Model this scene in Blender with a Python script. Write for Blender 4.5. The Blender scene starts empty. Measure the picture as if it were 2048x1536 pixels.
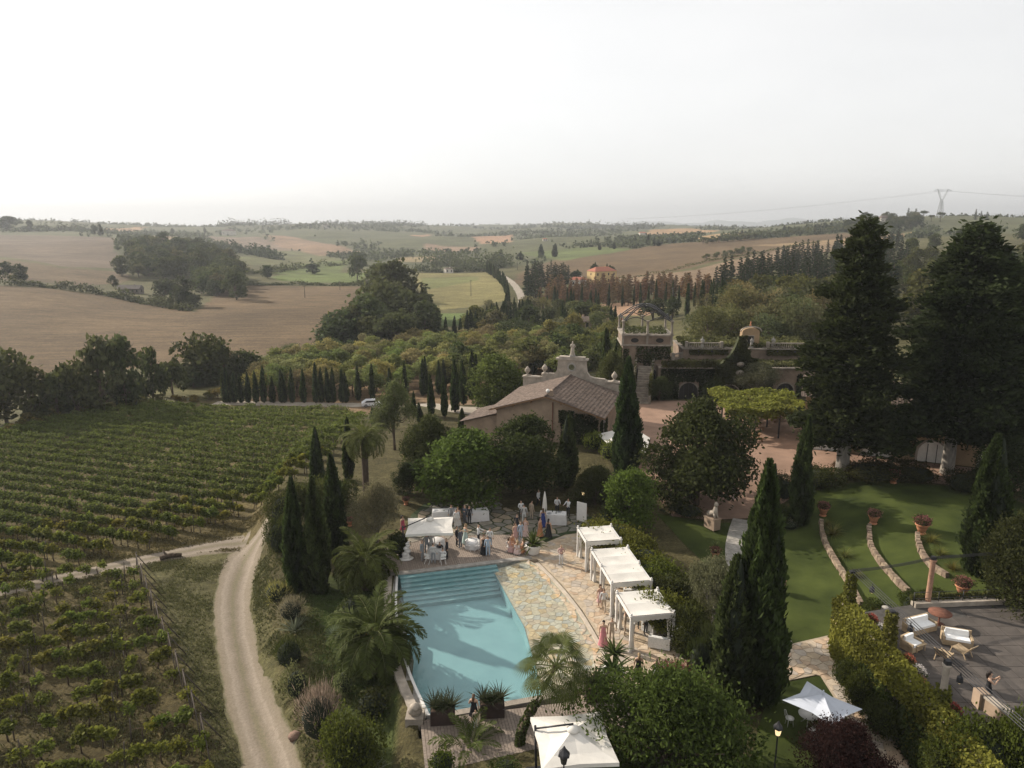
import bpy, math, random
import numpy as np
from mathutils import Vector, Matrix, geometry
# ---------------------------------------------------------------- camera, sky, sun, exposure
S = bpy.context.scene
COL = S.collection
F = 1450.0; PITCH = math.radians(12.56); CAMZ = 26.0
SP, CP = math.sin(PITCH), math.cos(PITCH)
cam = bpy.data.cameras.new('camera'); camo = bpy.data.objects.new('camera', cam); COL.objects.link(camo)
camo.location = (0, 0, CAMZ); camo.rotation_euler = (math.pi/2-PITCH, 0, 0)
cam.sensor_width = 36; cam.lens = F/2048*36; cam.clip_start = .5; cam.clip_end = 40000
S.camera = camo
SUN_EL = math.radians(27); SUN_AZ = math.radians(-58)      # azimuth clockwise from +Y: sun stands ahead and to the left
W = bpy.data.worlds.new('World'); S.world = W; W.use_nodes = True
nt = W.node_tree; nt.nodes.clear()
sky = nt.nodes.new('ShaderNodeTexSky'); sky.sky_type = 'NISHITA'; sky.sun_disc = False
sky.sun_elevation = SUN_EL; sky.sun_rotation = SUN_AZ; sky.altitude = 100; sky.air_density = 1.0; sky.dust_density = 1.0; sky.ozone_density = 1.2
hs = nt.nodes.new('ShaderNodeHueSaturation'); hs.inputs['Saturation'].default_value = .22; hs.inputs['Value'].default_value = 1.0
bg = nt.nodes.new('ShaderNodeBackground'); bg.inputs['Strength'].default_value = .1
ow = nt.nodes.new('ShaderNodeOutputWorld')
veil = nt.nodes.new('ShaderNodeMix'); veil.data_type = 'RGBA'; veil.inputs['Factor'].default_value = .55; veil.inputs[7].default_value = (6.4, 6.4, 6.4, 1)   # thin even high cloud
wtc = nt.nodes.new('ShaderNodeTexCoord'); wmp = nt.nodes.new('ShaderNodeMapping'); wmp.inputs['Scale'].default_value = (1, 1, 3.5); wnz = nt.nodes.new('ShaderNodeTexNoise'); wnz.inputs['Scale'].default_value = 2.2; wnz.inputs['Detail'].default_value = 6; wnz.inputs['Roughness'].default_value = .55
nt.links.new(wtc.outputs['Generated'], wmp.inputs['Vector']); nt.links.new(wmp.outputs[0], wnz.inputs['Vector']); wcr = nt.nodes.new('ShaderNodeValToRGB'); wcr.color_ramp.elements[0].position = .3; wcr.color_ramp.elements[0].color = (.87, .875, .885, 1); wcr.color_ramp.elements[1].position = .7; wcr.color_ramp.elements[1].color = (1.0, 1.0, 1.0, 1)
wmul = nt.nodes.new('ShaderNodeMix'); wmul.data_type = 'RGBA'; wmul.blend_type = 'MULTIPLY'; wmul.inputs['Factor'].default_value = 1; wmul.inputs[6].default_value = (9.15, 9.0, 8.8, 1); nt.links.new(wnz.outputs['Fac'], wcr.inputs['Fac']); nt.links.new(wcr.outputs[0], wmul.inputs[7]); nt.links.new(wmul.outputs[2], veil.inputs[7])
nt.links.new(sky.outputs[0], hs.inputs['Color']); nt.links.new(hs.outputs[0], veil.inputs[6]); nt.links.new(veil.outputs[2], bg.inputs['Color']); nt.links.new(bg.outputs[0], ow.inputs['Surface'])
sun = bpy.data.lights.new('sun', 'SUN'); sun.energy = 5.0; sun.angle = math.radians(.8); sun.color = (1, .90, .77)
suno = bpy.data.objects.new('sun', sun); COL.objects.link(suno); suno.location = (-60, 60, 90)
sdir = Vector((math.sin(SUN_AZ)*math.cos(SUN_EL), math.cos(SUN_AZ)*math.cos(SUN_EL), math.sin(SUN_EL)))
suno.rotation_euler = sdir.to_track_quat('Z', 'Y').to_euler()
S.view_settings.view_transform = 'Standard'; S.view_settings.look = 'None'; S.view_settings.gamma = 1
S.view_settings.exposure = 0.55; S.view_settings.use_curve_mapping = False
S.render.engine = 'CYCLES'
S.cycles.use_denoising = True
S.cycles.max_bounces = 6; S.cycles.diffuse_bounces = 3; S.cycles.glossy_bounces = 2; S.cycles.transparent_max_bounces = 8
S.cycles.volume_bounces = 0; S.cycles.transmission_bounces = 3
S.cycles.use_adaptive_sampling = True; S.cycles.adaptive_threshold = .012
# ---------------------------------------------------------------- helpers
RNG = np.random.default_rng(7); random.seed(7)
def ss(a, b, x):
    t = np.clip((np.asarray(x, float)-a)/(b-a), 0, 1); return t*t*(3-2*t)
def kray(py):
    b = -(py-768)/F; return -(-SP+b*CP)/(CP+b*SP)
def P(px, py, z=0.0):
    """pixel of the photograph -> point on the level plane z"""
    a = (px-1024)/F; b = -(py-768)/F
    y = (CAMZ-z)/kray(py); s = y/(CP+b*SP)
    return Vector((a*s, y, z))
def topz(y, py): return CAMZ-y*kray(py)
def depth(v): return v[1]*CP+(CAMZ-v[2])*SP
# terrain: columns (photo column, [(distance, height) ...])
_C = [(-700, [(60,-3.5),(110,-4),(140,-7),(200,-7),(330,2),(480,6),(700,12),(1000,22),(1200,28),(2500,18),(4200,-25),(9500,-250)]),
 (0, [(60,-3.5),(106,-4),(135,-7),(160,-8.5),(202,-8),(260,-6),(330,-1),(352,-2),(385,-1),(480,2.5),(500,2),(520,2.2),(700,7),(900,11.5),(1000,18.5),(1200,27.5),(1500,25),(2500,15),(4200,-25),(9500,-250)]),
 (300, [(60,-3.5),(128,-5),(150,-6.5),(202,-8),(320,-8.6),(380,-9),(410,-7),(450,-3.6),(500,-2.5),(550,0),(640,7),(700,8),(800,6),(1100,7),(1500,21),(1900,19),(4200,-25),(9500,-250)]),
 (600, [(60,-3.5),(125,-5),(175,-6.5),(211,-8),(400,-8.2),(560,-8),(900,-6.4),(1200,2.4),(1500,9),(1900,18),(2400,17),(4200,-25),(9500,-250)]),
 (900, [(60,-1),(120,-4),(175,-6),(296,-8),(500,-8),(690,-8),(1050,-5),(1500,3),(2000,11),(2300,15.5),(3000,14),(4200,-25),(9500,-250)]),
 (1200, [(60,1),(110,0),(140,-3),(200,-5),(300,-7),(430,-5),(560,-1.6),(800,2.4),(1000,8),(1200,7),(1700,8),(2200,13.5),(3000,11),(4200,-25),(9500,-250)]),
 (1500, [(60,2),(110,2),(150,3),(200,2),(300,1),(400,2.5),(560,5.8),(800,12.9),(1000,15),(1300,11),(2000,8),(2600,10),(4200,-25),(9500,-250)]),
 (1750, [(60,2),(110,2.5),(150,2),(250,2),(400,7.5),(560,12),(650,15.5),(760,25),(850,30.5),(1000,31),(1300,24),(4200,-25),(9500,-250)]),
 (2048, [(60,3),(110,3),(250,4),(400,11),(560,17),(800,27),(900,29),(1200,26),(4200,-25),(9500,-250)]),
 (2800, [(60,3),(110,3),(250,6),(400,13),(560,19),(800,27),(900,29),(1200,26),(4200,-25),(9500,-250)])]
_LS = np.linspace(math.log(50), math.log(9500), 160)
_TAB = np.array([np.interp(_LS, [math.log(q[0]) for q in c[1]], [q[1] for q in c[1]]) for c in _C])
_k = np.array([1, 2, 3, 2, 1.])/9
_TAB = np.array([np.convolve(np.pad(r, 2, mode='edge'), _k, 'valid') for r in _TAB])
_CU = np.array([(c[0]-1024)/F*CP for c in _C])
def wob(x, y):
    return (np.sin(x*.011+y*.007+1.3)+np.sin(x*.023-y*.013+.4)*.6+np.sin(x*.041+y*.029+2.2)*.35)
def h_far(x, y):
    x = np.asarray(x, float); y = np.maximum(np.asarray(y, float), 50.)
    u = np.clip(x/y, _CU[0], _CU[-1]-1e-6)
    i = np.clip(np.searchsorted(_CU, u, side='right')-1, 0, len(_CU)-2)
    fu = (u-_CU[i])/(_CU[i+1]-_CU[i]); fu = fu*fu*(3-2*fu)*.6+fu*.4
    s = np.clip((np.log(y)-_LS[0])/(_LS[1]-_LS[0]), 0, len(_LS)-1.001); j = s.astype(int); fs = s-j
    z = (_TAB[i, j]*(1-fs)+_TAB[i, j+1]*fs)*(1-fu)+(_TAB[i+1, j]*(1-fs)+_TAB[i+1, j+1]*fs)*fu
    return z+wob(x, y)*np.clip((y-260)/800, 0, 1)*2.6+wob(x*.75, y*.27)*np.clip((y-850)/1300, 0, 1)*5.
_XBY = [0, 20, 33.6, 50.8, 69, 85, 100, 115, 130]; _XBX = [4, -4, -10.3, -18., -24.2, -25, -19, -12, -4]
def xb(y): return np.interp(y, _XBY, _XBX)
def xl(y): return -5.3-.245*(np.asarray(y)-34)
def h_near(x, y):
    x = np.asarray(x, float); y = np.asarray(y, float)
    hv = -3.3-.013*(y-40)
    low = -1.1*(1-ss(xl(y)-1.4, xl(y)-.3, x))*(1-ss(55, 61, y))
    court = 1.9*ss(61, 74, y)*ss(-3, 5, x)
    lawn = 2.3*ss(20.5, 34, x)*ss(33, 40, y)
    g = low+np.maximum(court, lawn)
    t = ss(xb(y)-3.2, xb(y)+1.2, x)
    return hv*(1-t)+g*t
def H(x, y):
    w = ss(98, 124, y)
    return h_near(x, y)*(1-w)+h_far(x, y)*w
def Hs(x, y): return float(H(np.array([x]), np.array([y]))[0])
_TY = np.exp(np.linspace(math.log(26), math.log(9000), 1600))
def G(px, py):
    """pixel -> point on the terrain"""
    a = (px-1024)/F; b = -(py-768)/F
    s = _TY/(CP+b*SP); x = a*s; z = CAMZ-_TY*kray(py)
    d = z-H(x, _TY)
    k = np.nonzero(d < 0)[0]
    if (len(k) == 0 or _TY[k[0]] > 3600) and py < 480: return G(px, py+1.0)      # above the skyline: step down to the ridge
    k = k[0]
    if k == 0: y = _TY[0]
    else: y = _TY[k-1]+(_TY[k]-_TY[k-1])*d[k-1]/(d[k-1]-d[k])
    s = y/(CP+b*SP); return Vector((a*s, y, Hs(a*s, y)))
def GW(px, y):
    """photo column and distance -> terrain point"""
    z = 0.
    for _ in range(6):
        x = (px-1024)/F*(y*CP+(CAMZ-z)*SP); z = Hs(x, y)
    return Vector((x, y, z))
def inpoly(x, y, poly):
    x = np.asarray(x, float); y = np.asarray(y, float); r = np.zeros(x.shape, bool); n = len(poly)
    for i in range(n):
        x1, y1 = poly[i][0], poly[i][1]; x2, y2 = poly[(i+1) % n][0], poly[(i+1) % n][1]
        c = ((y1 > y) != (y2 > y)) & (x < (x2-x1)*(y-y1)/((y2-y1) or 1e-9)+x1); r ^= c
    return r
# --- objects
def tag(o, label=None, cat=None, group=None, kind=None):
    if label: o['label'] = label
    if cat: o['category'] = cat
    if group: o['group'] = group
    if kind: o['kind'] = kind
    return o
def link(name, me, parent=None, m=None):
    o = bpy.data.objects.new(name, me); COL.objects.link(o)
    if parent is not None: o.parent = parent
    if m is not None and me is not None and not me.materials:
        for q in (m if isinstance(m, (list, tuple)) else [m]): me.materials.append(q)
    return o
def thing(name, label, cat, loc=(0, 0, 0), rz=0, group=None, scale=None):
    o = bpy.data.objects.new(name, None); COL.objects.link(o); o.location = loc; o.rotation_euler = (0, 0, rz)
    o.empty_display_size = .2
    if scale is not None: o.scale = scale if hasattr(scale, '__len__') else (scale,)*3
    return tag(o, label, cat, group)
def struct(o): o['kind'] = 'structure'; return o
def copy_tree(o, parent=None):
    c = o.copy(); COL.objects.link(c)
    c.parent = parent
    for ch in o.children: copy_tree(ch, c)
    return c
class MB:
    """collects faces for one mesh"""
    def __init__(s): s.v = []; s.f = []; s.m = []; s.sm = []
    def add(s, vs, fs, mi=0, smooth=False):
        n = len(s.v); s.v += [tuple(q) for q in vs]
        for f in fs: s.f.append([n+i for i in f]); s.m.append(mi); s.sm.append(smooth)
        return s
    def box(s, c, d, rz=0, mi=0, top=1.0):
        cx, cy, cz = c; a, b, h = d[0]/2, d[1]/2, d[2]/2; cs, sn = math.cos(rz), math.sin(rz); vs = []
        for z, k in ((-h, 1), (h, top)):
            for x, y in ((-a, -b), (a, -b), (a, b), (-a, b)):
                x *= k; y *= k; vs.append((cx+x*cs-y*sn, cy+x*sn+y*cs, cz+z))
        return s.add(vs, [(3, 2, 1, 0), (4, 5, 6, 7), (0, 1, 5, 4), (1, 2, 6, 5), (2, 3, 7, 6), (3, 0, 4, 7)], mi)
    def bar(s, p, q, w, h=None, mi=0):
        p = Vector(p); q = Vector(q); d = (q-p).normalized(); h = h or w
        up = Vector((0, 0, 1)) if abs(d.z) < .95 else Vector((1, 0, 0))
        a = d.cross(up).normalized()*w/2; b = a.cross(d).normalized()*h/2
        vs = [p-a-b, p+a-b, p+a+b, p-a+b, q-a-b, q+a-b, q+a+b, q-a+b]
        return s.add(vs, [(0, 1, 2, 3), (7, 6, 5, 4), (4, 5, 1, 0), (5, 6, 2, 1), (6, 7, 3, 2), (7, 4, 0, 3)], mi)
    def tube(s, pts, rad, n=8, mi=0, cap=True, smooth=True):
        pts = [Vector(p) for p in pts]
        if not hasattr(rad, '__len__'): rad = [rad]*len(pts)
        vs = []; ref = Vector((.3, .2, 1)).normalized()
        for i, p in enumerate(pts):
            d = (pts[min(i+1, len(pts)-1)]-pts[max(i-1, 0)])
            d = d.normalized() if d.length > 1e-9 else Vector((0, 0, 1))
            r0 = ref if abs(d.dot(ref)) < .97 else Vector((1, 0, 0))
            a = d.cross(r0).normalized(); b = d.cross(a)
            for k in range(n):
                t = 2*math.pi*k/n; vs.append(p+(a*math.cos(t)+b*math.sin(t))*rad[i])
        fs = [(i*n+k, i*n+(k+1) % n, (i+1)*n+(k+1) % n, (i+1)*n+k) for i in range(len(pts)-1) for k in range(n)]
        s.add(vs, fs, mi, smooth)
        if cap: s.add([], [], mi); b0 = len(s.v)-len(vs); s.f += [[b0+k for k in range(n)][::-1], [b0+(len(pts)-1)*n+k for k in range(n)]]; s.m += [mi]*2; s.sm += [False]*2
        return s
    def lathe(s, prof, c=(0, 0, 0), n=14, mi=0, ex=1.0, ey=1.0, smooth=True, wav=0, wn=6):
        vs = []
        for r, z in prof:
            for k in range(n):
                t = 2*math.pi*k/n; rr = r*(1+wav*math.sin(wn*t)); vs.append((c[0]+rr*math.cos(t)*ex, c[1]+rr*math.sin(t)*ey, c[2]+z))
        fs = [(i*n+k, i*n+(k+1) % n, (i+1)*n+(k+1) % n, (i+1)*n+k) for i in range(len(prof)-1) for k in range(n)]
        b0 = len(s.v); s.add(vs, fs, mi, smooth)
        s.f += [[b0+k for k in range(n)][::-1], [b0+(len(prof)-1)*n+k for k in range(n)]]; s.m += [mi]*2; s.sm += [False]*2
        return s
    def prism(s, poly, z0, z1, mi=0, inset=0.0):
        n = len(poly); cx = sum(p[0] for p in poly)/n; cy = sum(p[1] for p in poly)/n
        vs = [(p[0], p[1], z0) for p in poly]+[(p[0]+(cx-p[0])*inset, p[1]+(cy-p[1])*inset, z1) for p in poly]
        return s.add(vs, [list(range(n))[::-1], list(range(n, 2*n))]+[(i, (i+1) % n, n+(i+1) % n, n+i) for i in range(n)], mi)
    def wallprism(s, prof, p, q, th, mi=0):
        """outline (along, height) standing on the line p->q, thickness th to the left of it"""
        p = Vector((p[0], p[1], 0)); q = Vector((q[0], q[1], 0)); d = (q-p).normalized(); nrm = Vector((-d.y, d.x, 0))*th
        n = len(prof); vs = [p+d*a+Vector((0, 0, z)) for a, z in prof]; vs += [v+nrm for v in vs]
        return s.add(vs, [list(range(n)), list(range(n, 2*n))[::-1]]+[((i+1) % n, i, n+i, n+(i+1) % n) for i in range(n)], mi)
    def sphere(s, c, r, n=10, m=7, mi=0, sc=(1, 1, 1)):
        pr = [(math.sin(math.pi*i/m), -math.cos(math.pi*i/m)) for i in range(m+1)]
        pr[0] = (.02, -1); pr[-1] = (.02, 1)
        vs = [(c[0]+a*math.cos(2*math.pi*k/n)*r*sc[0], c[1]+a*math.sin(2*math.pi*k/n)*r*sc[1], c[2]+b*r*sc[2]) for a, b in pr for k in range(n)]
        return s.add(vs, [(i*n+k, i*n+(k+1) % n, (i+1)*n+(k+1) % n, (i+1)*n+k) for i in range(m) for k in range(n)], mi, True)
    def mesh(s, name, mats=None):
        me = bpy.data.meshes.new(name); me.from_pydata(s.v, [], s.f); me.update()
        me.polygons.foreach_set('material_index', s.m); me.polygons.foreach_set('use_smooth', s.sm)
        if mats is not None:
            for q in (mats if isinstance(mats, (list, tuple)) else [mats]): me.materials.append(q)
        return me
    def build(s, name, mats, parent=None): return link(name, s.mesh(name, mats), parent)
def quads_mesh(name, V, n4=None, tint=None, mats=None, smooth=False):
    """V (N*4,3) -> N quads, tint one value per quad"""
    me = bpy.data.meshes.new(name); n = len(V)//4
    me.vertices.add(len(V)); me.vertices.foreach_set('co', np.ascontiguousarray(V, np.float32).ravel())
    me.loops.add(n*4); me.loops.foreach_set('vertex_index', np.arange(n*4, dtype=np.int32))
    me.polygons.add(n); me.polygons.foreach_set('loop_start', np.arange(0, n*4, 4, dtype=np.int32))
    me.polygons.foreach_set('loop_total', np.full(n, 4, np.int32))
    if tint is not None:
        a = me.attributes.new('tint', 'FLOAT', 'POINT'); a.data.foreach_set('value', np.repeat(tint, 4).astype(np.float32))
    me.update(calc_edges=True)
    if mats is not None:
        for q in (mats if isinstance(mats, (list, tuple)) else [mats]): me.materials.append(q)
    return me
def grid_mesh(name, X, Y, Z, mats=None, smooth=True, keep=None):
    r, c = X.shape; me = bpy.data.meshes.new(name)
    V = np.stack([X, Y, Z], -1).reshape(-1, 3)
    i = np.arange(r*c).reshape(r, c); q = np.stack([i[:-1, :-1], i[:-1, 1:], i[1:, 1:], i[1:, :-1]], -1).reshape(-1, 4)
    if keep is not None: q = q[keep.ravel()]
    me.vertices.add(len(V)); me.vertices.foreach_set('co', V.astype(np.float32).ravel())
    me.loops.add(q.size); me.loops.foreach_set('vertex_index', q.astype(np.int32).ravel())
    me.polygons.add(len(q)); me.polygons.foreach_set('loop_start', np.arange(0, q.size, 4, dtype=np.int32))
    me.polygons.foreach_set('loop_total', np.full(len(q), 4, np.int32)); me.polygons.foreach_set('use_smooth', np.full(len(q), smooth))
    me.update(calc_edges=True)
    if mats is not None:
        for m in (mats if isinstance(mats, (list, tuple)) else [mats]): me.materials.append(m)
    return me
# --- materials
def newmat(name):
    m = bpy.data.materials.new(name); m.use_nodes = True; t = m.node_tree; b = t.nodes['Principled BSDF']; return m, t, b
def nd(t, k, **kw):
    n = t.nodes.new(k)
    for a, v in kw.items():
        if a.startswith('i_'): n.inputs[a[2:].replace('_', ' ')].default_value = v
        else: setattr(n, a, v)
    return n
def mat(name, col, rough=.75, var=.25, scale=2.0, bump=0.0, bscale=None, spec=.3, metal=0.0, detail=4, stretch=None, emit=None, col2=None):
    """base colour with two octaves of noise, optional bump; object space so that wear sticks to the thing"""
    m, t, b = newmat(name)
    b.inputs['Roughness'].default_value = rough; b.inputs['Metallic'].default_value = metal; b.inputs['Specular IOR Level'].default_value = spec
    tc = nd(t, 'ShaderNodeTexCoord'); mp = nd(t, 'ShaderNodeMapping'); t.links.new(tc.outputs['Object'], mp.inputs['Vector'])
    oi = nd(t, 'ShaderNodeObjectInfo'); vm = nd(t, 'ShaderNodeVectorMath', operation='SCALE'); vm.inputs[0].default_value = (37, 91, 53)
    t.links.new(oi.outputs['Random'], vm.inputs['Scale']); t.links.new(vm.outputs[0], mp.inputs['Location'])
    if stretch: mp.inputs['Scale'].default_value = stretch
    nz = nd(t, 'ShaderNodeTexNoise', i_Scale=scale, i_Detail=detail, i_Roughness=.6); t.links.new(mp.outputs[0], nz.inputs['Vector'])
    r = nd(t, 'ShaderNodeValToRGB'); e = r.color_ramp.elements
    c2 = col2 or tuple(min(1, q*(1+var)) for q in col)
    e[0].position = .3; e[0].color = (*[q*(1-var) for q in col], 1); e[1].position = .7; e[1].color = (*c2, 1)
    t.links.new(nz.outputs['Fac'], r.inputs['Fac'])
    mx = nd(t, 'ShaderNodeMix', data_type='RGBA', blend_type='MULTIPLY'); mx.inputs['Factor'].default_value = 1
    mr = nd(t, 'ShaderNodeMapRange'); mr.inputs['To Min'].default_value = 1-var*.4; mr.inputs['To Max'].default_value = 1+var*.4
    t.links.new(oi.outputs['Random'], mr.inputs['Value']); t.links.new(r.outputs[0], mx.inputs[6]); t.links.new(mr.outputs[0], mx.inputs[7])
    t.links.new(mx.outputs[2], b.inputs['Base Color'])
    if bump:
        n2 = nd(t, 'ShaderNodeTexNoise', i_Scale=bscale or scale*6, i_Detail=3); t.links.new(mp.outputs[0], n2.inputs['Vector'])
        bp = nd(t, 'ShaderNodeBump', i_Strength=bump, i_Distance=.05); t.links.new(n2.outputs['Fac'], bp.inputs['Height']); t.links.new(bp.outputs[0], b.inputs['Normal'])
    if emit: b.inputs['Emission Color'].default_value = (*emit[0], 1); b.inputs['Emission Strength'].default_value = emit[1]
    return m
def leafmat(name, col, tr=.42, lo=.45, hi=1.6, rough=.75, spec=.1):
    """foliage: colour times the object's own colour times a per-leaf tint; some light passes through"""
    m, t, b = newmat(name); b.inputs['Roughness'].default_value = rough; b.inputs['Specular IOR Level'].default_value = spec
    at_ = nd(t, 'ShaderNodeAttribute', attribute_name='tint'); mr = nd(t, 'ShaderNodeMapRange'); mr.inputs['To Min'].default_value = lo; mr.inputs['To Max'].default_value = hi
    t.links.new(at_.outputs['Fac'], mr.inputs['Value'])
    oi = nd(t, 'ShaderNodeObjectInfo')
    m1 = nd(t, 'ShaderNodeMix', data_type='RGBA', blend_type='MULTIPLY'); m1.inputs['Factor'].default_value = 1; m1.inputs[6].default_value = (*col, 1)
    t.links.new(oi.outputs['Color'], m1.inputs[7])
    m2 = nd(t, 'ShaderNodeMix', data_type='RGBA', blend_type='MULTIPLY'); m2.inputs['Factor'].default_value = 1
    t.links.new(m1.outputs[2], m2.inputs[6]); t.links.new(mr.outputs[0], m2.inputs[7])
    hv = nd(t, 'ShaderNodeHueSaturation'); rr = nd(t, 'ShaderNodeMapRange'); rr.inputs['To Min'].default_value = .488; rr.inputs['To Max'].default_value = .512
    t.links.new(oi.outputs['Random'], rr.inputs['Value']); t.links.new(rr.outputs[0], hv.inputs['Hue']); t.links.new(m2.outputs[2], hv.inputs['Color'])
    t.links.new(hv.outputs[0], b.inputs['Base Color'])
    tl = nd(t, 'ShaderNodeBsdfTranslucent'); t.links.new(hv.outputs[0], tl.inputs['Color'])
    ms = nd(t, 'ShaderNodeMixShader'); ms.inputs[0].default_value = tr
    t.links.new(b.outputs[0], ms.inputs[1]); t.links.new(tl.outputs[0], ms.inputs[2]); t.links.new(ms.outputs[0], t.nodes['Material Output'].inputs['Surface'])
    return m
ORD = ('first second third fourth fifth sixth seventh eighth ninth tenth eleventh twelfth thirteenth fourteenth fifteenth sixteenth seventeenth eighteenth nineteenth twentieth '
       'twenty-first twenty-second twenty-third twenty-fourth twenty-fifth twenty-sixth twenty-seventh twenty-eighth twenty-ninth thirtieth').split()
M = {}
M['leaf'] = leafmat('leaf', (1, 1, 1)); M['leaf_dry'] = leafmat('leaf_dry', (1, 1, 1), tr=.2)
M['bark'] = mat('bark', (.09, .065, .045), .9, .4, 6, .6, 25, stretch=(1, 1, .3)); M['bark_grey'] = mat('bark_grey', (.2, .18, .155), .9, .35, 5, .6, 25, stretch=(1, 1, .25))
M['stucco'] = mat('stucco', (.28, .208, .15), .9, .25, .7, .15, 20); M['stucco_ochre'] = mat('stucco_ochre', (.29, .2, .115), .9, .2, .7, .15, 20)
M['stone_trim'] = mat('stone_trim', (.31, .268, .22), .85, .28, 1.5, .25, 14); M['stone_grey'] = mat('stone_grey', (.3, .28, .25), .85, .3, 2.5, .35, 14)
M['tile_roof'] = mat('tile_roof', (.1, .073, .058), .85, .5, 2.2, .3, 20, col2=(.165, .122, .096)); M['tile_red'] = mat('tile_red', (.27, .10, .06), .85, .35, 3, .3, 20)
M['white'] = mat('white_paint', (.62, .60, .57), .55, .06, 2); M['canvas'] = mat('canvas_white', (.56, .535, .49), .85, .12, .9, .08, 8); M['canvas_cool'] = mat('canvas_cool', (.46, .49, .55), .8, .06, 1.2, .08, 8)
M['linen'] = mat('linen', (.56, .55, .54), .9, .06, 3, .1, 12)
M['wood_deck'] = mat('wood_deck', (.23, .185, .15), .8, .25, 1.2, .3, 30, stretch=(1, 8, 1)); M['wood'] = mat('wood', (.22, .13, .07), .7, .3, 3, .2, 20, stretch=(1, 1, 5))
M['teak'] = mat('teak', (.36, .27, .17), .75, .2, 3, .15, 20); M['post_wood'] = mat('post_wood', (.07, .057, .046), .9, .3, 4, .3, 20)
M['terracotta'] = mat('terracotta', (.42, .19, .10), .85, .25, 4, .2, 20); M['iron'] = mat('iron_dark', (.03, .03, .033), .5, .3, 6, 0, spec=.4, metal=.4); M['corten'] = mat('corten', (.13, .055, .035), .9, .3, 5, .2)
M['metal_grey'] = mat('metal_grey', (.35, .36, .37), .4, .15, 5, 0, metal=.7); M['dark_glass'] = mat('dark_glass', (.02, .022, .025), .1, .2, 2, 0, spec=.6)
M['curtain'] = mat('curtain', (.68, .65, .6), .9, .08, 3); M['cushion'] = mat('cushion', (.74, .74, .73), .9, .06, 4, .1); M['dark'] = mat('dark_interior', (.02, .018, .016), .9, .2, 3)
M['soil'] = mat('soil', (.09, .06, .04), .95, .3, 6, .5); M['rattan'] = mat('rattan', (.66, .65, .62), .8, .15, 12, .3, 40)
M['stucco_old_shaded'] = mat('stucco_old_shaded', (.19, .142, .105), .9, .35, .6, .2, 20); M['trim_old_shaded'] = mat('trim_old_shaded', (.22, .19, .155), .85, .35, 1.2, .3, 14); M['brick_col'] = mat('brick_column', (.26, .15, .10), .9, .3, 6, .3, 25); M['lamp_glass'] = mat('lamp_glass', (.8, .7, .5), .3, .05, 2, emit=((1, .72, .35), .7)); M['rock'] = mat('rock', (.14, .088, .065), .9, .35, 2, .6, 8)  # villa's weathered stucco and trim, tree shade darkened into their colour
# ---------------------------------------------------------------- ground sheet
NU, NV = 430, 560
uu = np.linspace(-1.28, 1.28, NU); tt = np.linspace(0, 1, NV)
yy = -12+34*(np.exp(tt*math.log(9500/34+1.3))-1)
Yg = np.repeat(yy[:, None], NU, 1); Xg = uu[None, :]*(Yg+46)
Zg = H(Xg, Yg)
POOLHOLE = [(-9.3, 52.6), (2.3, 54.6), (5, 50), (7.1, 45), (7.9, 40), (7.4, 37), (4.5, 33.6), (-4.4, 32.6)]
Zt = Zg-np.where(inpoly(Xg, Yg, POOLHOLE), 2.6, 0)-np.where((Xg > 21.2) & (Xg < 44.5) & (Yg > 22) & (Yg < 39.6), 1.2, 0)
# colour of the land itself, by field
C_ = np.zeros(Xg.shape+(3,)); C_[:] = (.085, .082, .042)
def pw(pts): return [G(*p) for p in pts]
def paint(pts, col, world=False):
    q = pts if world else pw(pts); C_[inpoly(Xg, Yg, q)] = col
far = Yg > 560
C_[far] = (.082, .088, .05)
TAN, TAN2, GRN, DRY = (.112, .08, .05), (.104, .077, .05), (.105, .12, .05), (.19, .15, .085)
paint([(-900, 858), (0, 860), (180, 822), (440, 798), (720, 796), (600, 960), (545, 1030), (240, 1125), (0, 1180), (-900, 1300)], (.115, .096, .05))     # vineyard soil and grass
paint([(-900, 870), (-900, 1700), (330, 1620), (440, 1500), (300, 1160), (262, 1120), (0, 1190)], (.088, .074, .038))
paint([(-300, 850), (0, 845), (300, 805), (440, 788), (440, 745), (300, 778), (100, 835), (-300, 848)], (.12, .115, .055))
paint([(-500, 571), (0, 572), (200, 590), (330, 614), (400, 625), (450, 640), (520, 690), (650, 690), (780, 690), (500, 712), (0, 770), (-500, 800)], TAN)
paint([(395, 622), (450, 572), (560, 571), (730, 573), (730, 640), (700, 690), (500, 700)], TAN)
paint([(-600, 515), (0, 519), (120, 535), (250, 545), (265, 560), (160, 572), (0, 560), (-600, 555)], TAN2)
paint([(-600, 468), (0, 470), (60, 470), (235, 476), (230, 536), (120, 533), (0, 512), (-600, 505)], (.115, .09, .072))
paint([(205, 456), (290, 454), (270, 462), (210, 461)], (.3, .2, .13))
paint([(830, 546), (975, 545), (1008, 570), (1012, 600), (960, 612), (850, 622), (835, 580)], (.175, .16, .075))
paint([(840, 556), (950, 552), (960, 560), (850, 580)], (.13, .14, .06))
paint([(865, 628), (945, 625), (930, 650), (870, 656)], (.09, .125, .045))
paint([(540, 553), (600, 545), (740, 545), (720, 566), (560, 562)], (.1, .13, .045))
paint([(560, 532), (700, 520), (680, 545), (540, 548)], (.095, .12, .045))
paint([(440, 520), (560, 500), (640, 505), (700, 520), (560, 530), (480, 530)], (.105, .11, .055))
paint([(400, 470), (520, 474), (600, 500), (480, 497), (430, 486)], (.16, .125, .1)); paint([(520, 470), (640, 485), (720, 505), (640, 512), (560, 495)], (.2, .14, .1))
paint([(300, 470), (360, 476), (440, 494), (300, 492)], (.2, .15, .1))
paint([(800, 515), (880, 512), (870, 524), (790, 524)], (.2, .16, .1))
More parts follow.
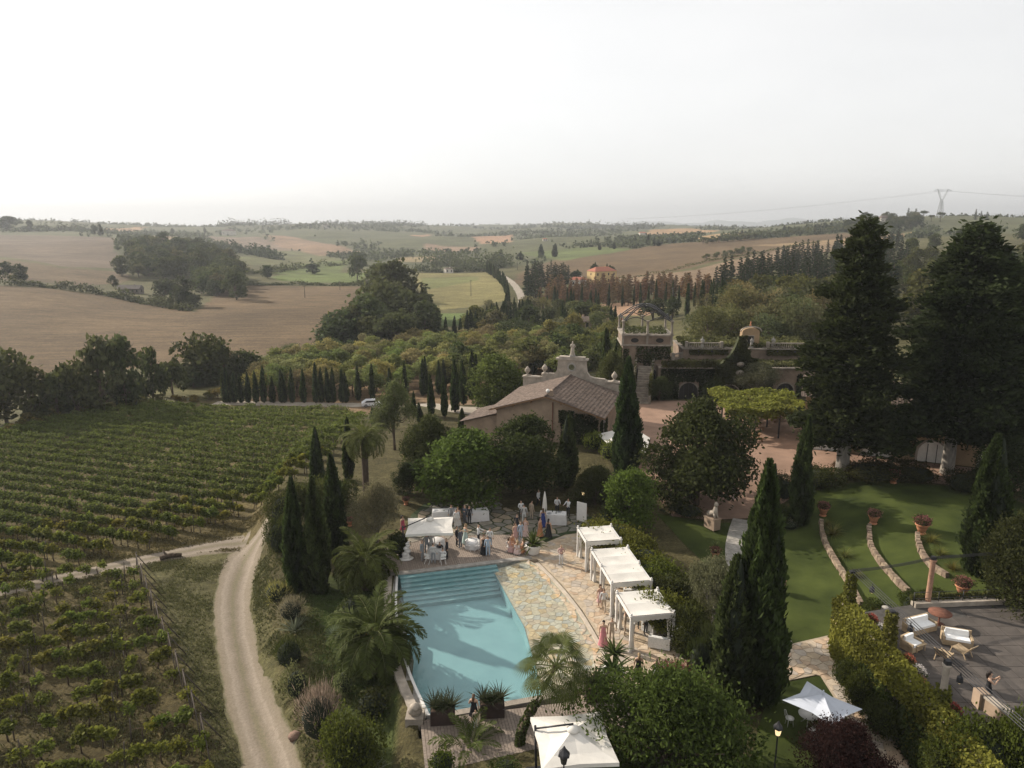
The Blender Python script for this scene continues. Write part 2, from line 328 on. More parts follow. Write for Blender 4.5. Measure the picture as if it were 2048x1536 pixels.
paint([(820, 470), (860, 468), (850, 474)], (.3, .19, .13)); paint([(940, 474), (1020, 470), (1025, 484), (960, 488)], (.3, .19, .13)); paint([(850, 486), (960, 494), (940, 504), (850, 500)], (.2, .145, .11))
paint([(1040, 545), (1100, 522), (1300, 492), (1500, 478), (1690, 466), (1720, 474), (1650, 486), (1500, 512), (1380, 536), (1300, 552), (1220, 556), (1080, 572), (1020, 570)], TAN)
paint([(1230, 556), (1390, 540), (1560, 500), (1690, 480), (1700, 490), (1500, 545), (1400, 575), (1300, 580)], (.19, .14, .1))
paint([(1040, 506), (1180, 494), (1270, 497), (1180, 512), (1130, 522)], (.10, .125, .05))
paint([(1280, 470), (1340, 457), (1440, 462), (1360, 472)], (.3, .2, .12)); paint([(1370, 474), (1480, 463), (1500, 466), (1420, 484)], (.3, .21, .125))
paint([(1500, 490), (1700, 476), (1840, 462), (1840, 470), (1700, 488)], (.22, .16, .1))
paint([(1140, 608), (1270, 602), (1330, 606), (1300, 630), (1180, 628)], (.26, .17, .12))
paint([(500, 800), (560, 740), (1130, 700), (1130, 780), (900, 812), (640, 812)], (.17, .12, .08))
# garden: beds of bare earth and dry turf under the trees
gm = (Xg > xb(Yg)-1) & (Yg < 98); C_[gm] = (.075, .068, .036)
lw = inpoly(Xg, Yg, [(xb(32)+1.2, 30), (xb(45)+1.6, 45), (xb(53)+2, 53), (-9.5, 53), (xl(34)-.2, 30)]) ; C_[lw] = (.052, .068, .024)
me = grid_mesh('ground', Xg, Yg, Zt)
ca = me.color_attributes.new('land', 'FLOAT_COLOR', 'POINT'); ca.data.foreach_set('color', np.concatenate([C_, np.ones(C_.shape[:2]+(1,))], -1).astype(np.float32).ravel())
m, t, b = newmat('land'); b.inputs['Roughness'].default_value = .95; b.inputs['Specular IOR Level'].default_value = .1
tc = nd(t, 'ShaderNodeTexCoord'); at_ = nd(t, 'ShaderNodeAttribute', attribute_name='land')
mx0 = nd(t, 'ShaderNodeMix', data_type='RGBA', blend_type='MULTIPLY'); mx0.inputs['Factor'].default_value = 1; mx0.inputs[7].default_value = (.95, .91, .8, 1); t.links.new(at_.outputs['Color'], mx0.inputs[6])
prev = mx0.outputs[2]
for sc, st, lo, hi in ((.02, (1, 1, 1), .68, 1.3), (.16, (1, 2.2, 1), .78, 1.24), (1.1, (1, 1, 1), .7, 1.3), (5., (1, 1, 1), .62, 1.38), (.42, (.06, 1.5, 1), .74, 1.26)):
    mp = nd(t, 'ShaderNodeMapping'); mp.inputs['Scale'].default_value = st; mp.inputs['Rotation'].default_value = (0, 0, -.3); t.links.new(tc.outputs['Object'], mp.inputs['Vector'])
    nz = nd(t, 'ShaderNodeTexNoise', i_Scale=sc, i_Detail=5, i_Roughness=.65); t.links.new(mp.outputs[0], nz.inputs['Vector'])
    mr = nd(t, 'ShaderNodeMapRange'); mr.inputs['From Min'].default_value = .3; mr.inputs['From Max'].default_value = .7; mr.inputs['To Min'].default_value = lo; mr.inputs['To Max'].default_value = hi
    t.links.new(nz.outputs['Fac'], mr.inputs['Value']); mx = nd(t, 'ShaderNodeMix', data_type='RGBA', blend_type='MULTIPLY'); mx.inputs['Factor'].default_value = 1
    t.links.new(prev, mx.inputs[6]); t.links.new(mr.outputs[0], mx.inputs[7]); prev = mx.outputs[2]
    if sc == 1.1: nb = nz
# patches of green turf drifting into the dry ground
t.links.new(prev, b.inputs['Base Color'])
n3 = nd(t, 'ShaderNodeTexNoise', i_Scale=3.5, i_Detail=6, i_Roughness=.7); t.links.new(tc.outputs['Object'], n3.inputs['Vector'])
bp = nd(t, 'ShaderNodeBump', i_Strength=.8, i_Distance=.22); t.links.new(n3.outputs['Fac'], bp.inputs['Height']); t.links.new(bp.outputs[0], b.inputs['Normal'])
me.materials.append(m); M['land'] = m
struct(link('ground', me))
# far blue mountains closing the valley on the right
mb = MB(); n = 80; vs = []
for i in range(n):
    x = 1500+i*95; e = math.exp(-((i-62)/20)**2)*150+math.exp(-((i-26)/12)**2)*40+18*math.sin(i*.7)+10*math.sin(i*1.9)
    vs += [(x, 8300+300*math.sin(i*.3), -240), (x, 8700, e*.55+20), (x, 9200, e+25), (x, 9400, -240)]
mb.add(vs, [(i*4+k, i*4+4+k, i*4+5+k, i*4+1+k) for i in range(n-1) for k in range(3)], 0, True)
struct(mb.build('distant_mountains', mat('mountain', (.06, .08, .06), .95, .3, .004)))
# ---------------------------------------------------------------- draped sheets
def drape(name, poly, mt, dz=.04, step=.8, zf=None, parent=None, th=0):
    poly = [Vector((p[0], p[1])) for p in poly]; n = len(poly)
    out = []
    for i in range(n):
        a, b_ = poly[i], poly[(i+1) % n]; k = max(1, int((b_-a).length/step))
        out += [a.lerp(b_, j/k) for j in range(k)]
    xs = [p.x for p in out]; ys = [p.y for p in out]
    gx, gy = np.meshgrid(np.arange(min(xs), max(xs), step), np.arange(min(ys), max(ys), step)); gx = gx.ravel(); gy = gy.ravel()
    k = inpoly(gx, gy, out)
    pts = out+[Vector((x, y)) for x, y in zip(gx[k], gy[k])]
    r = geometry.delaunay_2d_cdt(pts, [], [list(range(len(out)))], 1, 1e-4)
    V = np.array([(v.x, v.y) for v in r[0]]); Z = (H(V[:, 0], V[:, 1]) if zf is None else zf(V[:, 0], V[:, 1]))+dz
    me = bpy.data.meshes.new(name); me.from_pydata([(x, y, z) for (x, y), z in zip(V, Z)], [], [list(f) for f in r[2]]); me.update()
    me.polygons.foreach_set('use_smooth', [True]*len(me.polygons)); me.materials.append(mt)
    return link(name, me, parent)
def chaikin(pts, it=3):
    for _ in range(it):
        q = [pts[0]]
        for a, b_ in zip(pts[:-1], pts[1:]): q += [a*.75+b_*.25, a*.25+b_*.75]
        pts = q+[pts[-1]]
    return pts
def strip(name, line, widths, mt, dz=.045, across=9, jag=.25, seed=1):
    """road laid on the terrain with uneven verges; 'across' runs -1..1 over its width"""
    rg = np.random.default_rng(seed); L = np.array([(p[0], p[1]) for p in line]); n0 = len(L)
    s0 = np.concatenate([[0], np.cumsum(np.linalg.norm(np.diff(L, axis=0), axis=1))]); s = np.arange(0, s0[-1], .5)
    X = np.interp(s, s0, L[:, 0]); Y = np.interp(s, s0, L[:, 1]); Wd = np.interp(s, s0, np.interp(np.linspace(0, 1, n0), np.linspace(0, 1, len(widths)), widths))
    dx = np.gradient(X); dy = np.gradient(Y); l = np.hypot(dx, dy); nx, ny = -dy/l, dx/l
    a = np.linspace(-1, 1, across); j1 = np.convolve(rg.normal(0, jag, len(s)+4), [.2]*5, 'valid'); j2 = np.convolve(rg.normal(0, jag, len(s)+4), [.2]*5, 'valid')
    off = a[None, :]*(Wd/2)[:, None]; off[:, 0] += j1; off[:, -1] += j2
    GX = X[:, None]+nx[:, None]*off; GY = Y[:, None]+ny[:, None]*off; GZ = H(GX, GY)+dz-.05*np.abs(a[None, :])**6
    me = grid_mesh(name, GX, GY, GZ, mt); at2 = me.attributes.new('across', 'FLOAT', 'POINT'); at2.data.foreach_set('value', np.repeat(a[None, :], len(s), 0).astype(np.float32).ravel())
    return struct(link(name, me))
m, t, b = newmat('gravel_track'); b.inputs['Roughness'].default_value = .95; b.inputs['Specular IOR Level'].default_value = .15
at_ = nd(t, 'ShaderNodeAttribute', attribute_name='across'); tc = nd(t, 'ShaderNodeTexCoord'); nz = nd(t, 'ShaderNodeTexNoise', i_Scale=.8, i_Detail=7, i_Roughness=.7); t.links.new(tc.outputs['Object'], nz.inputs['Vector'])
ab = nd(t, 'ShaderNodeMath', operation='ABSOLUTE'); t.links.new(at_.outputs['Fac'], ab.inputs[0])
ad0 = nd(t, 'ShaderNodeMath', operation='MULTIPLY_ADD'); ad0.inputs[1].default_value = .45; ad0.inputs[2].default_value = -.225; t.links.new(nz.outputs['Fac'], ad0.inputs[0]); ad = nd(t, 'ShaderNodeMath', operation='ADD'); t.links.new(ad0.outputs[0], ad.inputs[0]); t.links.new(ab.outputs[0], ad.inputs[1])
r = nd(t, 'ShaderNodeValToRGB'); r.color_ramp.interpolation = 'EASE'
e = r.color_ramp.elements; e[0].position = .0; e[0].color = (.15, .13, .085, 1); e[1].position = 1.; e[1].color = (.095, .088, .045, 1)
for p_, c in ((.16, (.17, .142, .105, 1)), (.34, (.21, .175, .137, 1)), (.5, (.235, .197, .155, 1)), (.64, (.19, .158, .12, 1)), (.84, (.175, .145, .105, 1))):
    q = e.new(p_); q.color = c
sc_ = nd(t, 'ShaderNodeMath', operation='MULTIPLY'); sc_.inputs[1].default_value = 1.0; t.links.new(ad.outputs[0], sc_.inputs[0]); 
t.links.new(sc_.outputs[0], r.inputs['Fac']); n5 = nd(t, 'ShaderNodeTexNoise', i_Scale=7, i_Detail=6, i_Roughness=.75); t.links.new(tc.outputs['Object'], n5.inputs['Vector'])
mr = nd(t, 'ShaderNodeMapRange'); mr.inputs['From Min'].default_value = .3; mr.inputs['From Max'].default_value = .7; mr.inputs['To Min'].default_value = .75; mr.inputs['To Max'].default_value = 1.25; t.links.new(n5.outputs['Fac'], mr.inputs['Value'])
mx = nd(t, 'ShaderNodeMix', data_type='RGBA', blend_type='MULTIPLY'); mx.inputs['Factor'].default_value = 1; t.links.new(r.outputs[0], mx.inputs[6]); t.links.new(mr.outputs[0], mx.inputs[7]); t.links.new(mx.outputs[2], b.inputs['Base Color'])
bp = nd(t, 'ShaderNodeBump', i_Strength=.5, i_Distance=.06); t.links.new(n5.outputs['Fac'], bp.inputs['Height']); t.links.new(bp.outputs[0], b.inputs['Normal']); M['track'] = m
rd = [G(*p) for p in ((560, 1660), (548, 1536), (505, 1430), (478, 1320), (464, 1240), (468, 1170), (495, 1105), (530, 1060), (565, 1020))]
strip('gravel_road', chaikin([Vector((p.x, p.y)) for p in rd]), [3.0, 2.9, 2.8, 2.7, 2.8, 3.3, 4.4, 4.8, 4.2], M['track'], .05)
rd2 = [G(*p) for p in ((-140, 1215), (0, 1184), (120, 1158), (250, 1128), (360, 1106), (440, 1090), (498, 1082))]
strip('field_track', chaikin([Vector((p.x, p.y)) for p in rd2]), [2.3, 2.2, 2.2, 2.4, 3.0, 4.0, 4.8], M['track'], .042, seed=4)
M['white_road'] = mat('white_road', (.29, .25, .2), .9, .2, .5); 
ROADS = [(chaikin([Vector((p.x, p.y)) for p in rd]), 1.55), (chaikin([Vector((p.x, p.y)) for p in rd2]), .95)]
def clear_road(x, y):
    k = np.ones(len(x), bool)
    for ln_, w_ in ROADS:
        q = np.array([(p.x, p.y) for p in ln_]); d = np.full(len(x), 1e9)
        for a, b_ in zip(q[:-1], q[1:]):
            v = b_-a; t_ = np.clip(((x-a[0])*v[0]+(y-a[1])*v[1])/(v@v+1e-9), 0, 1); d = np.minimum(d, np.hypot(x-a[0]-t_*v[0], y-a[1]-t_*v[1]))
        k &= d > w_
    return k
rd3 = [G(*p) for p in ((430, 806), (520, 807), (620, 808), (720, 810), (800, 812), (880, 815), (960, 822))]
strip('gravel_lane', chaikin([Vector((p.x, p.y)) for p in rd3]), [3, 3, 3, 4, 5], M['white_road'], .06, seed=5)
rd4 = [G(*p) for p in ((1040, 640), (1046, 610), (1042, 590), (1028, 568), (1005, 552), (990, 545))]
strip('country_road', chaikin([Vector((p.x, p.y)) for p in rd4]), [3.6, 3.6, 3.6, 4], M['white_road'], .25, across=5, seed=6)
# lawn on the right, courtyard, paths
LAWNM = mat('lawn', (.04, .058, .014), .9, .4, .3, .7, 30, spec=.1, detail=9, col2=(.07, .088, .021))
LAWN = [(13.2, 62), (14.2, 56), (15.5, 50), (17, 44), (16.2, 40.6), (20, 41.5), (23, 41.9), (30, 42.4), (44, 44), (44, 62), (34, 64.5), (28, 64), (22, 60), (17.5, 60)]
struct(drape('lawn', LAWN, LAWNM, .05, .9))
LAWN2 = [P(1530, 1410), P(1545, 1372), P(1640, 1352), P(1715, 1440), P(1790, 1540), P(1600, 1600), P(1480, 1600)]
struct(drape('lower_lawn', LAWN2, LAWNM, .05, .9))
CM = mat('courtyard_gravel', (.25, .165, .12), .9, .18, .5, .4, 25, spec=.1)
CT = [(14.5, 61.4), (17.5, 60.6), (22, 61), (28, 65), (34, 65.4), (46, 61.5), (50, 66), (33.5, 73.4), (36, 97), (14, 97.5), (12, 88), (11, 78), (13, 70)]
struct(drape('courtyard', CT, CM, .07, 1.0))
# ---------------------------------------------------------------- pool, decks, paving
def clip(poly, px, py, nx, ny):
    out = []; n = len(poly)
    for i in range(n):
        a, b_ = poly[i], poly[(i+1) % n]; da = (a[0]-px)*nx+(a[1]-py)*ny; db = (b_[0]-px)*nx+(b_[1]-py)*ny
        if da <= 0: out.append(a)
        if (da < 0 < db) or (db < 0 < da):
            k = da/(da-db); out.append((a[0]+(b_[0]-a[0])*k, a[1]+(b_[1]-a[1])*k))
    return out
def crazy(parent, poly, sp, gap, mats, zf, th=.05, seed=1, name='stone', lim=300):
    """irregular flagstones, one object each; a cell of the polygon per seed point"""
    rg = np.random.default_rng(seed); poly = [(p[0], p[1]) for p in poly]
    xs = [p[0] for p in poly]; ys = [p[1] for p in poly]; pts = []
    for i, gx in enumerate(np.arange(min(xs)-sp, max(xs)+sp, sp)):
        for gy in np.arange(min(ys)-sp, max(ys)+sp, sp):
            pts.append((gx+rg.uniform(-.46, .46)*sp, gy+(.5*sp if i % 2 else 0)+rg.uniform(-.46, .46)*sp))
    pts = np.array(pts); ins = inpoly(pts[:, 0], pts[:, 1], poly); n = 0; rest = MB(); order = np.nonzero(ins)[0]; order = order[np.argsort(pts[order, 1])]
    for i in order:
        c = pts[i]; d = np.hypot(*(pts-c).T); nb = np.argsort(d)[1:16]
        cell = [(c[0]-sp*1.4, c[1]-sp*1.4), (c[0]+sp*1.4, c[1]-sp*1.4), (c[0]+sp*1.4, c[1]+sp*1.4), (c[0]-sp*1.4, c[1]+sp*1.4)]
        for j in nb:
            q = pts[j]; v = q-c; l = np.hypot(*v); cell = clip(cell, (c[0]+q[0])/2-v[0]/l*gap/2, (c[1]+q[1])/2-v[1]/l*gap/2, v[0]/l, v[1]/l)
            if len(cell) < 3: break
        if len(cell) < 3: continue
        cell = [p for k, p in enumerate(cell) if math.hypot(p[0]-cell[k-1][0], p[1]-cell[k-1][1]) > .03]
        if len(cell) < 3 or not inpoly([p[0] for p in cell], [p[1] for p in cell], poly).all():
            cell = [p for p in cell if inpoly([p[0]], [p[1]], poly)[0]]
            if len(cell) < 3: continue
        dz = rg.uniform(-.008, .008); mb = MB(); k = len(cell); cx = sum(p[0] for p in cell)/k; cy = sum(p[1] for p in cell)/k
        zc = zf(cx, cy)
        vs = [(p[0]-cx, p[1]-cy, zf(*p)-zc-th) for p in cell]+[((p[0]-cx)*.965, (p[1]-cy)*.965, zf(*p)-zc+dz) for p in cell]
        fs_ = [list(range(k, 2*k))]+[(a, (a+1) % k, k+(a+1) % k, k+a) for a in range(k)]
        if n >= lim: rest.add([(v[0]+cx, v[1]+cy, v[2]+zc) for v in vs], fs_, int(rg.integers(len(mats)))); continue
        mb.add(vs, fs_)
        o = mb.build(name, mats[int(rg.integers(len(mats)))], parent); o.location = (cx, cy, zc); n += 1
    if rest.v: rest.build('small_stones', mats, parent)['kind'] = 'stuff'
    return n
z0 = lambda x, y: 0.0
LEFT = [P(*p) for p in ((796, 1150), (793, 1227), (805, 1291), (822, 1350), (860, 1430))]
A_, B_ = P(796, 1150), P(1050, 1119.5)
DEEP = [P(*p) for p in ((985, 1132), (1020, 1195), (1048, 1245), (1070, 1320), (1086, 1392))]
CURB = [P(*p) for p in ((1056, 1119), (1071, 1126), (1117, 1172), (1157, 1223), (1184, 1269), (1203, 1303), (1212, 1332), (1192, 1362), (1086, 1390))]
m, t, b = newmat('pool_plaster'); b.inputs['Roughness'].default_value = .6
tc = nd(t, 'ShaderNodeTexCoord'); nz = nd(t, 'ShaderNodeTexNoise', i_Scale=.6, i_Detail=5); t.links.new(tc.outputs['Object'], nz.inputs['Vector'])
vo = nd(t, 'ShaderNodeTexVoronoi', i_Scale=2.2); vo.feature = 'DISTANCE_TO_EDGE'; t.links.new(tc.outputs['Object'], vo.inputs['Vector'])
r = nd(t, 'ShaderNodeValToRGB'); r.color_ramp.elements[0].position = .3; r.color_ramp.elements[0].color = (.15, .27, .285, 1); r.color_ramp.elements[1].position = .75; r.color_ramp.elements[1].color = (.19, .325, .335, 1)
t.links.new(nz.outputs['Fac'], r.inputs['Fac']); t.links.new(r.outputs[0], b.inputs['Base Color']); M['plaster'] = m
pool = tag(bpy.data.objects.new('swimming_pool', None), kind='structure'); COL.objects.link(pool)
basin = [(p.x, p.y) for p in LEFT]+[(p.x, p.y) for p in DEEP[::-1]]
mb = MB(); n = len(basin); zt = [-.02]*5+[-.3]*5
vs = [(p[0], p[1], -1.25) for p in basin]+[(p[0], p[1], z) for p, z in zip(basin, zt)]
mb.add(vs, [list(range(n))]+[((i+1) % n, i, n+i, n+(i+1) % n) for i in range(n)]); mb.build('basin', M['plaster'], pool)
M['step_tile'] = mat('step_tile', (.17, .29, .3), .6, .12, 1.5)
M['step_tile2'] = mat('step_nosing', (.27, .36, .36), .6, .12, 1.5)
ed = (B_-A_); edn = ed.normalized(); en = Vector((edn.y, -edn.x, 0))        # en points into the water
for i in range(7):
    a = A_+en*(.42*i+.0)+edn*.12; d_ = DEEP[0]+(DEEP[1]-DEEP[0])*(.14*i)
    L = (d_-a).dot(edn)+.4; mb = MB(); c = a+edn*L/2+en*.21; zt_ = -.1-.15*i
    mb.box((c.x, c.y, (zt_-1.24)/2), (L, .44, zt_+1.24), math.atan2(edn.y, edn.x)); o = mb.build('step', M['step_tile'], pool)
    mb = MB(); c2 = a+edn*L/2+en*.4; mb.box((c2.x, c2.y, zt_+.006), (L, .05, .012), math.atan2(edn.y, edn.x)); mb.build('step_nosing', M['step_tile2'], pool)
FL = [mat('flag_cream', (.42, .33, .23), .7, .25, 3, .25, 14), mat('flag_gold', (.44, .30, .165), .7, .3, 3, .25, 14), mat('flag_pale', (.45, .37, .28), .7, .2, 3, .25, 14), mat('flag_grey', (.37, .32, .265), .7, .2, 3, .25, 14), mat('flag_rose', (.42, .31, .215), .7, .25, 3, .25, 14)]
GR = mat('mortar', (.39, .32, .235), .9, .2, 3, .3)
def dseg(p, line):
    best = 1e9
    for a, b_ in zip(line[:-1], line[1:]):
        ax, ay, bx, by = a[0], a[1], b_[0], b_[1]; L2 = (bx-ax)**2+(by-ay)**2 or 1e-9
        k = min(1, max(0, ((p[0]-ax)*(bx-ax)+(p[1]-ay)*(by-ay))/L2)); best = min(best, math.hypot(p[0]-ax-k*(bx-ax), p[1]-ay-k*(by-ay)))
    return best
def zbeach(x, y):
    dc = dseg((x, y), CURB[:-1]); dd = dseg((x, y), DEEP); return -.015-.30*dc/(dc+dd+1e-6)
BEACH = [(p.x, p.y) for p in DEEP]+[(p.x, p.y) for p in CURB[::-1][1:]]
drape('beach_slope', BEACH, GR, -.035, .5, zf=lambda x, y: np.array([zbeach(a, b_) for a, b_ in zip(x, y)]), parent=pool)
crazy(pool, BEACH, .46, .018, [FL[0], FL[1], FL[2], FL[3], FL[0], FL[4]], zbeach, .03, 3, 'submerged_stone')
# water surface over basin, steps and beach
m, t, b = newmat('pool_water'); t.nodes.remove(b)
tr = nd(t, 'ShaderNodeBsdfTransparent'); tr.inputs[0].default_value = (.90, .975, .98, 1); gl = nd(t, 'ShaderNodeBsdfGlossy'); gl.inputs['Roughness'].default_value = .06
lw_ = nd(t, 'ShaderNodeLayerWeight'); lw_.inputs[0].default_value = .5; p5 = nd(t, 'ShaderNodeMath', operation='POWER'); p5.inputs[1].default_value = 4.5; fr = nd(t, 'ShaderNodeMath', operation='MULTIPLY_ADD'); fr.inputs[1].default_value = .9; fr.inputs[2].default_value = .045; ms = nd(t, 'ShaderNodeMixShader')
tc = nd(t, 'ShaderNodeTexCoord'); nz = nd(t, 'ShaderNodeTexNoise', i_Scale=3.2, i_Detail=4); t.links.new(tc.outputs['Object'], nz.inputs['Vector'])
bp = nd(t, 'ShaderNodeBump', i_Strength=.4, i_Distance=.06); t.links.new(nz.outputs['Fac'], bp.inputs['Height'])
for q in (gl, lw_): t.links.new(bp.outputs[0], q.inputs['Normal'])
t.links.new(lw_.outputs['Facing'], p5.inputs[0]); t.links.new(p5.outputs[0], fr.inputs[0])
t.links.new(fr.outputs[0], ms.inputs[0]); t.links.new(tr.outputs[0], ms.inputs[1]); t.links.new(gl.outputs[0], ms.inputs[2]); t.links.new(ms.outputs[0], t.nodes['Material Output'].inputs['Surface'])
WATER = [(p.x, p.y) for p in LEFT]+[(p.x, p.y) for p in CURB[::-1]]
drape('pool_water', WATER, m, -.055, 1.2, zf=lambda x, y: 0*x).__setitem__('kind', 'structure')
def ribbon(name, line, o1, o2, z0_, z1, mt, parent=None):
    """solid band beside a line, offsets o1..o2 to its left"""
    n = len(line); nr = []
    for i in range(n):
        d = (Vector(line[min(i+1, n-1)])-Vector(line[max(i-1, 0)])); d.z = 0; d.normalize(); nr.append(Vector((-d.y, d.x, 0)))
    vs = []
    for i in range(n):
        for o_, z in ((o1, z0_), (o2, z0_), (o2, z1), (o1, z1)):
            p = Vector(line[i])+nr[i]*o_; vs.append((p.x, p.y, z))
    mb = MB(); mb.add(vs, [(i*4+k, i*4+(k+1) % 4, i*4+4+(k+1) % 4, i*4+4+k) for i in range(n-1) for k in range(4)]+[(3, 2, 1, 0), tuple((n-1)*4+k for k in range(4))])
    return mb.build(name, mt, parent)
cw = chaikin(LEFT, 2)
ribbon('pool_lip', cw, -.16, .0, -1.2, .012, M['white'], pool); ribbon('overflow_gutter', cw, -.42, -.163, -1.2, -.12, M['stone_grey'], pool)
ribbon('outer_coping', cw, -.95, -.423, -1.6, .035, M['stone_trim'], pool); 
ribbon('top_coping', [A_-edn*.9, B_+edn*.6], .0, .5, -.5, .035, M['stone_grey'], pool)
ribbon('bottom_coping', [LEFT[-1], CURB[-1], CURB[-2]], -.42, .0, -.9, .03, M['stone_trim'], pool)
ribbon('beach_curb', chaikin(CURB[1:8], 2), -.02, .24, -.3, .022, mat('curb_pale', (.42, .36, .29), .7, .15, 2), pool)
mb = MB(); mb.prism([(.6, 52.7), (2.7, 53.2), (3.6, 54.8), (1.9, 57.4), (.2, 57)], -.4, .015); mb.build('corner_slab', GR, pool)
# wooden decks: planks
def deck(name, p0, along, nrm, L, depthf, w=.17, x0=0):
    d = struct(bpy.data.objects.new(name, None)); COL.objects.link(d); k = 0; s = 0; meshes = {}
    while s < L:
        a, dp = depthf(s)
        key = round(dp*20)/20
        if key <= 0: s += w; continue
        if key not in meshes:
            mb = MB(); mb.box((0, key/2, -.03), (w-.018, key-.004, .06)); meshes[key] = mb.mesh('plank', M['wood_deck'])
        o = link('plank', meshes[key], d); c = p0+along*(s+w/2)+nrm*a; o.location = (c.x, c.y, .02+random.uniform(-.003, .003)); o.rotation_euler = (0, 0, math.atan2(nrm.y, nrm.x)-math.pi/2); s += w
    mb = MB(); mb.box((0, 0, 0), (.1, .1, .02)); return d
up = -en
deck('upper_deck', A_-edn*.6, edn, up, 11.6, lambda s: (.5, 5.6-.28*max(0, s-6)))
mb = MB(); q = [A_-edn*.6+up*.4, A_+edn*11.2+up*.4, A_+edn*11.2+up*4.5, A_-edn*.6+up*6]; mb.prism([(p.x, p.y) for p in q], -.5, -.06); struct(mb.build('deck_base', M['dark']))
lo_a, lo_b = LEFT[-1]+Vector((-.5, -.35, 0)), Vector((6.5, 36.2, 0)); ld = (lo_b-lo_a); ldn = ld.normalized(); lnn = Vector((ldn.y, -ldn.x, 0))
deck('lower_deck', lo_a, ldn, lnn, ld.length, lambda s: (.12, 3.9-.12*s))
mb = MB(); q = [lo_a+lnn*.15, lo_b+lnn*.15, lo_b+lnn*2.3, lo_a+lnn*3.7]; mb.prism([(p.x, p.y) for p in q], -1.6, -.06); struct(mb.build('deck_base', M['dark']))
# flagstone terrace beside the pool
PAV = [(p.x, p.y) for p in CURB[1:8]]; PAV = [(x+.3, y+.2) for x, y in PAV]
PAV += [(p.x, p.y) for p in (P(1150, 1402), P(1240, 1405), P(1310, 1388), P(1372, 1345), P(1378, 1300), P(1364, 1235), P(1318, 1150), P(1250, 1065), P(1190, 1062), P(1130, 1070), P(1095, 1084), P(1066, 1108))]
pv = struct(drape('pool_terrace', PAV, GR, .014, 1.5, zf=lambda x, y: 0*x))
mb = MB(); mb.prism(PAV, -1.0, -.02); mb.build('terrace_bed', GR, pv)
crazy(pv, PAV, .5, .016, [FL[0], FL[2], FL[4], FL[3], FL[2]], lambda x, y: .03, .05, 5)
# grass-jointed paving round the bar
GP = [P(*p) for p in ((812, 1092), (872, 1082), (1045, 1067), (1092, 1084), (1130, 1069), (1188, 1061), (1184, 1020), (1130, 998), (1080, 984), (1012, 976), (985, 982), (975, 1000), (925, 1004), (850, 1006), (822, 1030))]
GP = [(p.x, p.y) for p in GP]; JG = mat('grass_joint', (.035, .05, .018), .95, .4, 4, .6)
gp = struct(drape('garden_paving', GP, JG, .0, 1.5, zf=lambda x, y: 0*x+.01))
GS = [mat('slab_grey', (.20, .18, .145), .85, .3, 2, .3, 14), mat('slab_warm', (.26, .21, .15), .85, .3, 2, .3, 14), mat('slab_dark', (.16, .15, .125), .85, .3, 2, .3, 14)]
crazy(gp, GP, .98, .14, GS, lambda x, y: .045, .04, 8)
# path on the right of the cypresses
PT = [(p.x, p.y) for p in (P(1515, 1372), P(1500, 1330), P(1530, 1303), P(1600, 1285), P(1684, 1266), P(1674, 1335), P(1722, 1378), P(1790, 1470), P(1850, 1510), P(1860, 1580), P(1800, 1570), P(1690, 1432), P(1638, 1350), P(1560, 1366))]
pt = struct(drape('garden_path', PT, GR, .055, 1.2)); crazy(pt, PT, .55, .02, [FL[0], FL[2], FL[3], FL[4]], lambda x, y: Hs(x, y)+.085, .05, 9)
# slab steps from the courtyard down through the lawn
ws = struct(bpy.data.objects.new('slab_walk', None)); COL.objects.link(ws); me = None
line = chaikin([Vector(p).to_2d() for p in (P(1487, 1022, 1), P(1478, 1060, .3), P(1470, 1110, 0), P(1490, 1190, 0), P(1545, 1275, 0), P(1562, 1292, 0))], 3)
acc = 0; mb = MB(); mb.box((0, 0, 0), (1.75, .43, .08)); sm_ = mb.mesh('slab', M['stone_grey'])
for a, b_ in zip(line[:-1], line[1:]):
    d = (b_-a); L = d.length
    while acc < L:
        p = a+d*(acc/L); o = link('slab', sm_, ws); o.location = (p.x, p.y, Hs(p.x, p.y)+.06); o.rotation_euler = (0, 0, math.atan2(d.y, d.x)+math.pi/2); acc += .47
    acc -= L
# ---------------------------------------------------------------- plants: one set of parts per kind, placed as individuals
def nrmv(a): return a/np.maximum(np.linalg.norm(a, axis=1, keepdims=True), 1e-9)
def leaves(C, D, L, Wd, rg, flip=.0):
    """diamond leaves centred at C along D, length L, width Wd, random roll"""
    n = len(C); D = nrmv(D); R = rg.normal(size=(n, 3)); S_ = nrmv(np.cross(D, R)); L = np.broadcast_to(L, n)[:, None]; Wd = np.broadcast_to(Wd, n)[:, None]
    N_ = np.cross(D, S_)
    return np.stack([C-D*L*.5, C+S_*Wd*.5+N_*L*.06, C+D*L*.5, C-S_*Wd*.5+N_*L*.06], 1).reshape(-1, 3)
def shell(n, blobs, rg, inner=.55, up=.15):
    """points in the outer shells of ellipsoid clumps -> centres, outward directions, clump id"""
    B = np.array(blobs); vol = (B[:, 3]*B[:, 4]*B[:, 5])**.67; id_ = rg.choice(len(B), n, p=vol/vol.sum())
    d = nrmv(rg.normal(size=(n, 3))+np.array([0, 0, up])); r = rg.uniform(inner**3, 1.05, n)**(1/3); r = np.where(rg.uniform(0, 1, n) < .13, rg.uniform(1.02, 1.42, n), r)
    return B[id_, :3]+d*B[id_, 3:6]*r[:, None], d, id_
def tubes_mesh(name, branches, mt, n=7):
    mb = MB()
    for pts, rad in branches: mb.tube(pts, rad, n)
    return mb.mesh(name, mt)
